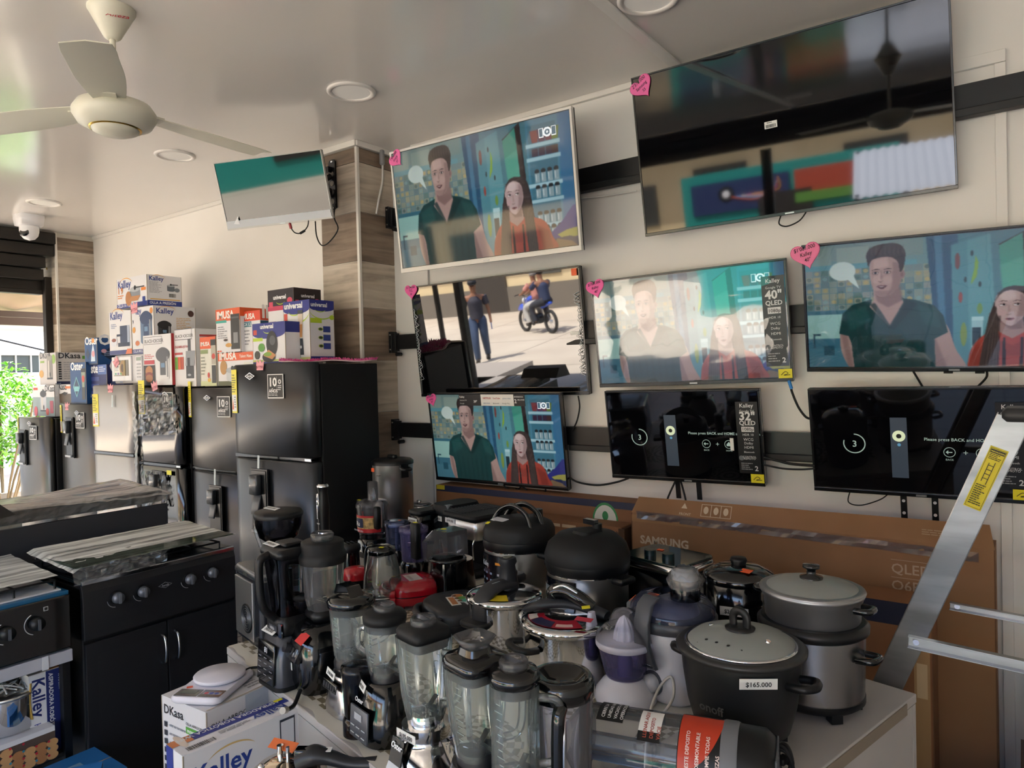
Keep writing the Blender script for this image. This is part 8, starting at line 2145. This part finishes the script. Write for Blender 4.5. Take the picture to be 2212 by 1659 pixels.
carton('cardboard_box', 'dark plain carton carrying the crumpled grey bag', .22, .26, .26, (-.12, 2.25, 0), 0, base='#2a2624', group=None, cat='cardboard box')
# ------------------------------------------------------------------ the street outside, seen through the left opening and mirrored in the screens
road = noisy('concrete_road', '#b5a999', '#c4b9a8', (.6, .6, .6), .8, 6, bump=.05)
struct(MB().box((-12, -14, -.16), (60, 44, .1), road).build('ground_street'))
struct(MB().box((-7.9, -1.0, -.055), (1.3, 9, .11), M('#a39b92', .7)).build('ground_pavement_left'))
struct(MB().box((-2.6, -3.6, -.055), (10.4, 1.1, .11), M('#a39b92', .7)).build('ground_pavement_front'))
mb = MB(); JN = M('#8c8274', .8)
for k in range(12): mb.box((-26 + k * 3.5, -12, -.1095), (.03, 30, .002), JN)
for k in range(9): mb.box((-12, -5.5 - k * 3.2, -.1095), (46, .03, .002), JN)
o = mb.build('trim_road_joints'); struct(o)
# facade to the left
cream = noisy('cream_render', '#b9a988', '#c6b898', (.5, .5, .5), .8, 4)
t = thing('building', 'cream rendered house across the lane, seen through the left opening', 'building', (-15.0, 3.0, 0))
MB().box((0, 0, 2.9), (4, 18, 6.0), cream).build('walls', t)
MB().box((2.03, 0, 2.42), (.08, 18, .1), M('#e4dac2', .7)).box((2.015, 0, 1.2), (.04, 18, 2.4), M('#e8e1cf', .8)).build('plinth', t)
mb = MB().box((2.04, .53, 1.95), (.05, 2.6, .27), M('#3a3f3a', .4))
for k in range(12): mb.box((2.08, -.6 + k * .21, 1.95), (.03, .02, .27), M('#b8b2a4', .6))
mb.box((2.08, .53, 2.11), (.05, 2.7, .05), M('#a39f96', .6)).box((2.08, .53, 1.79), (.05, 2.7, .05), M('#a39f96', .6))
mb.build('window', t)
mb = MB().box((2.05, .5, .65), (.08, 4.4, 1.3), M('#cfcac0', .6))
for k in range(18): mb.box((2.10, -1.6 + k * .25, .65), (.03, .02, 1.3), M('#9a948a', .6))
mb.build('gate', t)
MB().box((1.2, 4, 5.95), (3.2, 12, .2), M('#8f5a48', .7)).build('roof', t)
t = thing('awning', 'corrugated awning with a white tube light outside the left opening', 'awning', (-8.3, .6, 2.42))
mb = MB(); pts0 = []; n = 60
for i in range(n + 1):
    y = -3.0 + 6.0 * i / n
    pts0.append((y, .022 * math.sin(i * 1.6)))
mb.add([(-.6, y, -.05 + z) for y, z in pts0] + [(.65, y, .16 + z) for y, z in pts0], [(i, i + 1, i + n + 2, i + n + 1) for i in range(n)], M('#8a7a66', .6), True)
mb.build('roof_sheet', t)
MB().box((-.3, 0, -.12), (.06, 6, .12), M('#4a3a30', .6)).box((.1, 0, -.10), (.05, 6, .06), M('#4a3a30', .6)).build('beams', t)
tl = thing('tube_light', 'long white tube light under the awning outside', 'lamp', (-8.12, 1.05, 2.37))
MB().cyl((0, -1.6, 0), (0, 1.15, 0), .022, M('#dfe6ff', .4, emit=.8), 12).build('tube', tl)
MB().box((0, -.2, .032), (.05, 2.8, .02), M('#3a3a70', .4)).build('fitting', tl)
cable('cable', 'overhead wires sagging in front of the cream house', [(-12.2, -2, 4.4), (-12.2, 1.5, 3.1), (-12.2, 4, 2.3), (-12.2, 7, 1.6)], .012, grp='overhead wires outside')
cable('cable', 'overhead wire running level in front of the cream house', [(-12.0, -2, 3.3), (-12.0, 1.5, 3.0), (-12.0, 4, 2.6), (-12.0, 8, 2.5)], .012, grp='overhead wires outside')
cable('cable', 'steep overhead wire in front of the cream house', [(-11.8, 1.2, 4.0), (-11.8, 1.9, 2.9), (-11.8, 3.4, 1.9)], .012, grp='overhead wires outside')
# shrub by the opening
LEAF = [M(c, .45) for c in ('#5f9a2c', '#79b33a', '#96c94c', '#4c8424')]
cc = Vector((-9.55, 3.16, 1.15))
t = thing('shrub', 'bright green leafy bush outside the left opening', 'bush', (cc.x, cc.y, 0))
mb = MB()
rr = random.Random(11)
for k in range(9):
    a, b = rr.uniform(0, 6.28), rr.uniform(.1, .5)
    mb.tube([(0, 0, 0), (b * .5 * math.cos(a), b * .5 * math.sin(a), .5), (b * 1.2 * math.cos(a), b * 1.2 * math.sin(a), rr.uniform(.9, 1.6))], .012, M('#6a5a40', .8), 5, 3)
mb.build('stems', t)
mb = MB()
for k in range(2200):
    a, e_, q = rr.uniform(0, 6.28), rr.uniform(-1, 1), rr.uniform(.55, 1) 
    x, y, z = .45 * q * math.cos(a) * math.sqrt(1 - e_ * e_), .45 * q * math.sin(a) * math.sqrt(1 - e_ * e_), 1.30 + .62 * q * e_
    L_ = rr.uniform(.05, .09); X = TR(x, y, z) @ RZ(rr.uniform(0, 360)) @ RX(rr.uniform(-60, 20))
    mb.add([(0, 0, 0), (L_ * .3, L_ * .5, .004), (0, L_, -.006), (-L_ * .3, L_ * .5, .004)], [(0, 1, 2, 3)], rr.choice(LEAF), False, X)
o = mb.build('foliage', t)
tag(struct(MB().box((-10.6, 3.3, .18), (2.0, 1.8, .36), M('#8f867a', .8)).build('ground_planter_kerb')), 'low stone planter kerb outside', 'kerb')
# row of houses facing the shop front, across the sunny street
yel = noisy('ochre_render', '#c9b48a', '#d8c49c', (.5, .5, .5), .8, 4)
t = thing('building', 'long ochre and cream house front across the sunny street behind the viewer', 'building', (-10, -17.0, 0))
MB().box((0, 0, 2.2), (34, 3, 4.6), yel).build('walls', t)
MB().box((0, 1.52, .35), (34, .05, .9), M('#6f675c', .8)).build('plinth', t)
for x in (-9, -4.6, 0.5, 5.5, 9.5):
    MB().box((x, 1.53, 1.25), (1.5, .06, 2.6), M('#3a332c', .5)).build('door', t)
for x in (-11.5, -2.2, 3.0): MB().box((x, 1.53, 1.7), (1.2, .06, 1.2), M('#4a4a44', .4)).build('window', t)
MB().box((0, 1.9, 4.55), (34, 2.4, .12), M('#a3563c', .7)).build('roof', t)
# teal kiosk with painted sign boards and a corrugated canopy, mirrored in the largest screen
t = thing('kiosk', 'teal kiosk with colourful sign boards across the street, mirrored in the largest television', 'kiosk', (-2.1, -9.6, -.11))
MB().box((0, 0, 1.25), (4.0, 1.2, 2.5), M('#1f8a80', .5)).build('walls', t)
MB().box((0, .64, 1.2), (1.0, .05, 1.5), M('#2a2420', .5)).build('hatch', t)
mb = MB().box((-.85, .63, 2.0), (1.9, .05, .62), M('#23305a', .5)).box((.95, .63, 2.0), (1.5, .05, .62), M('#a8442e', .5)).box((.95, .665, 1.78), (1.5, .02, .18), M('#5a8a3a', .5))
mb.lathe([(.16, 0), (.001, .012)], BLK, 24, T=TR(-1.1, .66, 2.05) @ RX(-90)).lathe([(.07, .013), (.001, .018)], WHT, 20, T=TR(-1.1, .66, 2.05) @ RX(-90))
for k in range(5): mb.tube([(-1.0 + .1 * k, .67, 1.98), (-.5 + .1 * k, .67, 1.88 + .03 * k), (-.1, .67, 2.12 + .03 * k)], .012, M(('#d8602e', '#5aa0e0', '#e8d0c0', '#c04a90', '#e0a03a')[k], .5), 5, 4)
mb.build('sign_boards', t)
t = thing('metal_canopy', 'sunlit corrugated metal canopy on posts, mirrored in the largest television', 'canopy', (.1, -6.0, 0))
mb = MB(); n = 60
mb.add([(-.9 + 2.0 * i / n, .3, 1.70 + .015 * math.sin(i * 1.6)) for i in range(n + 1)] + [(-.9 + 2.0 * i / n, -1.1, 2.35 + .015 * math.sin(i * 1.6)) for i in range(n + 1)], [(i, i + 1, i + n + 2, i + n + 1) for i in range(n)], M('#c9ced6', .45, metal=.2), True)
mb.build('roof_sheet', t)
for x in (-.85, 1.05):
    for y, h_ in ((.25, 1.75), (-1.05, 2.35)): MB().cyl((x, y, -.11), (x, y, h_), .03, BLKM, 10).build('post', t)
# ------------------------------------------------------------------ two riders' motorcycle and a walking person, mirrored in a screen
def person(label, p, rz, shirt, trousers, pose, cap=None, hair='#221c18', hold=None):
    t = thing('person', label, 'person', p, rz)
    SK = M('#8f6248', .6)
    J = pose
    me = bpy.data.meshes.new('body'); bm_v, bm_e, rad = [], [], []
    def chain(pts, rs, start=None):
        prev = start
        for q, r in zip(pts, rs):
            bm_v.append(q); rad.append(r); i = len(bm_v) - 1
            if prev is not None: bm_e.append((prev, i))
            prev = i
        return prev
    root = chain([J['pelvis']], [.12])
    chest = chain([J['waist'], J['chest']], [.11, .13], root)
    nk = chain([J['neck']], [.05], chest)
    chain([J['head'], J['crown']], [.085, .075], nk)
    for s in ('l', 'r'):
        chain([J['sh' + s], J['el' + s], J['wr' + s], J['ha' + s]], [.055, .042, .03, .035], chest)
        chain([J['hip' + s], J['kn' + s], J['an' + s], J['toe' + s]], [.085, .06, .042, .035], root)
    me.from_pydata(bm_v, bm_e, [])
    ob = bpy.data.objects.new('body', me); COL.objects.link(ob); ob.parent = t
    sk = ob.modifiers.new('flesh', 'SKIN')
    me.materials.append(SK)
    for i, r in enumerate(rad):
        me.skin_vertices[0].data[i].radius = (r, r)
    me.skin_vertices[0].data[0].use_root = True
    sb = ob.modifiers.new('smooth', 'SUBSURF'); sb.levels = 1; sb.render_levels = 2
    SH, TRO = M(shirt, .8), M(trousers, .8)
    mb = MB().tube([J['pelvis'], J['waist'], J['chest'], tuple(Vector(J['neck']) * .6 + Vector(J['chest']) * .4)], .15, SH, 14, 4, rs=[.155, .15, .165, .08])
    for s in ('l', 'r'): mb.tube([J['sh' + s], tuple(Vector(J['sh' + s]) * .35 + Vector(J['el' + s]) * .65)], .07, SH, 10, raw=True)
    mb.build('shirt', t)
    mb = MB()
    for s in ('l', 'r'):
        mb.tube([tuple(Vector(J['pelvis']) * .5 + Vector(J['hip' + s]) * .5), J['hip' + s], J['kn' + s], J['an' + s]], .09, TRO, 12, 4, rs=[.12, .11, .085, .065])
    mb.build('trousers', t)
    mb = MB()
    for s in ('l', 'r'): mb.tube([J['an' + s], J['toe' + s]], .05, M('#2a2624', .6), 8, raw=True)
    mb.build('shoes', t)
    h = Vector(J['head']); f = Vector((0, -1, 0))
    if cap: MB().ball(tuple(Vector(J['crown']) + Vector((0, 0, -.005))), .1, M(cap, .7), sz=.8).box(tuple(h + Vector((0, -.12, .05))), (.13, .12, .012), M(cap, .7)).build('cap', t)
    else: MB().ball(tuple(Vector(J['crown']) + Vector((0, .012, -.005))), .098, M(hair, .8), sz=.85).build('hair', t)
    mb = MB()
    for s in (-1, 1): mb.ball(tuple(h + Vector((s * .032, -.083, .02))), .011, BLK, seg=8)
    mb.ball(tuple(h + Vector((0, -.095, -.01))), .014, SK, seg=8).box(tuple(h + Vector((0, -.085, -.045))), (.04, .01, .008), M('#6a3a34', .6))
    mb.build('face', t)
    if hold: MB().box(tuple(Vector(J['har']) + Vector((0, 0, -.06))), (.02, .1, .14), M(hold, .5)).build('carried_booklet', t)
    return t
walk = dict(pelvis=(0, 0, .95), waist=(0, 0, 1.12), chest=(0, -.01, 1.33), neck=(0, -.02, 1.5), head=(0, -.03, 1.63), crown=(0, -.02, 1.72),
            shl=(.2, 0, 1.42), ell=(.27, .02, 1.15), wrl=(.3, -.12, .95), hal=(.3, -.16, .88), shr=(-.2, 0, 1.42), elr=(-.26, .04, 1.14), wrr=(-.28, .0, .9), har=(-.28, -.02, .82),
            hipl=(.09, 0, .9), knl=(.1, -.14, .5), anl=(.1, -.12, .09), toel=(.1, -.27, .04), hipr=(-.09, 0, .9), knr=(-.1, .04, .5), anr=(-.1, .26, .14), toer=(-.1, .16, .04))
def sit(lean): return dict(pelvis=(0, .0, .82), waist=(0, -.03 - lean, 1.0), chest=(0, -.08 - lean, 1.2), neck=(0, -.11 - lean, 1.36), head=(0, -.14 - lean, 1.48), crown=(0, -.13 - lean, 1.57),
            shl=(.19, -.08 - lean, 1.29), ell=(.27, -.3, 1.1), wrl=(.24, -.5, 1.04), hal=(.24, -.57, 1.03), shr=(-.19, -.08 - lean, 1.29), elr=(-.27, -.3, 1.1), wrr=(-.24, -.5, 1.04), har=(-.24, -.57, 1.03),
            hipl=(.1, 0, .8), knl=(.2, -.38, .68), anl=(.2, -.28, .3), toel=(.2, -.42, .24), hipr=(-.1, 0, .8), knr=(-.2, -.38, .68), anr=(-.2, -.28, .3), toer=(-.2, -.42, .24))
WALKP, MOTOP = Vector((-6.6, -3.2, -.11)), Vector((-9.2, -2.6, -.11))
def mirrored_spot(c, ang, px, py, gz=-.11):
    """where on the ground the ray through a pixel lands after bouncing off a screen"""
    R_ = Matrix.Rotation(math.radians(ang[0]), 3, 'Z') @ Matrix.Rotation(math.radians(ang[1]), 3, 'X') @ Matrix.Rotation(math.radians(ang[2]), 3, 'Y')
    n = R_ @ Vector((0, -1, 0)); o_ = Vector((0, 0, EYE)); d = ray(px, py).normalized()
    s_ = (Vector(c) - o_).dot(n) / d.dot(n); hit = o_ + d * s_
    r = d - n * (2 * d.dot(n))
    return hit + r * ((gz - hit.z) / r.z), r
TC = ((-2.348, 3.083, 1.804), (1.9, 6.2, -.4))
WALKP, _ = mirrored_spot(*TC, 1045, 782)
MOTOP, _ = mirrored_spot(*TC, 1165, 718)
person('person in a dark t-shirt, jeans and cap walking in the street, mirrored in a television', WALKP, 150, '#33323c', '#3a4a66', walk, cap='#1c1c20', hold='#3a5a9a')
g = thing('motorcycle', 'blue motorcycle on the street, mirrored in a television', 'motorcycle', MOTOP, -60)
MBL = M('#2a4fc0', .25, coat=.6)
for y in (-.68, .66):
    mb = MB(TR(0, y, .31) @ RY(90)).tube([(.27 * math.cos(a), .27 * math.sin(a), 0) for a in np.linspace(0, 2 * PI, 25)[:-1]], .045, M('#1a1a1a', .8), 10, 2, closed=True)
    for k in range(10): mb.cyl((0, 0, 0), (.25 * math.cos(k * PI / 5), .25 * math.sin(k * PI / 5), 0), .005, CHROME, 6)
    mb.cyl((0, 0, -.04), (0, 0, .04), .045, CHROME, 16)
    mb.build('wheel', g)
MB().tube([(0, .66, .31), (0, .3, .42), (0, -.2, .38), (0, -.35, .85)], .03, BLK, 8).rbox((0, -.02, .38), (.22, .38, .26), .05, M('#4a4c50', .4, metal=.7)).build('frame_and_engine', g)
MB().tube([(0, -.45, .80), (0, -.2, .86), (0, .05, .8)], .1, MBL, 12, rs=[.06, .13, .08]).tube([(0, -.5, .62), (0, -.75, .66), (0, -.95, .6)], .06, MBL, 8, flat=2.2, rs=[.05, .05, .02]).tube([(0, .35, .72), (0, .8, .8)], .07, MBL, 8, rs=[.09, .03]).build('fairing', g)
MB().tube([(0, -.05, .82), (0, .3, .8), (0, .7, .84)], .1, BLKM, 10, flat=.5, rs=[.08, .12, .09]).build('seat', g)
mb = MB()
for s in (-1, 1): mb.cyl((s * .07, -.68, .31), (s * .07, -.42, .95), .022, CHROME, 10).tube([(s * .05, -.42, .98), (s * .2, -.44, 1.04), (s * .38, -.4, 1.03)], .013, BLK, 8)
mb.build('forks_and_handlebar', g)
MB().ball((0, -.55, .86), .08, M('#d8dce0', .1), sy=.6).build('headlight', g)
X = Matrix.Rotation(math.radians(-60), 4, 'Z')
person('person in a pink shirt riding the blue motorcycle', MOTOP + (X @ Vector((0, .2, 0))), -60, '#c98a80', '#b5b2ad', sit(.03), hair='#9a9690')
person('person in a navy shirt sitting behind the motorcycle rider', MOTOP + (X @ Vector((0, .52, .03))), -60, '#2a3450', '#2a2c34', sit(.0), hair='#221c18')
# dark posts of the open front, already part of the shutter; end of scene
for o in SC.objects:
    if o.type == 'MESH' and not o.parent and 'category' not in o and 'kind' not in o:
        o['kind'] = 'structure'
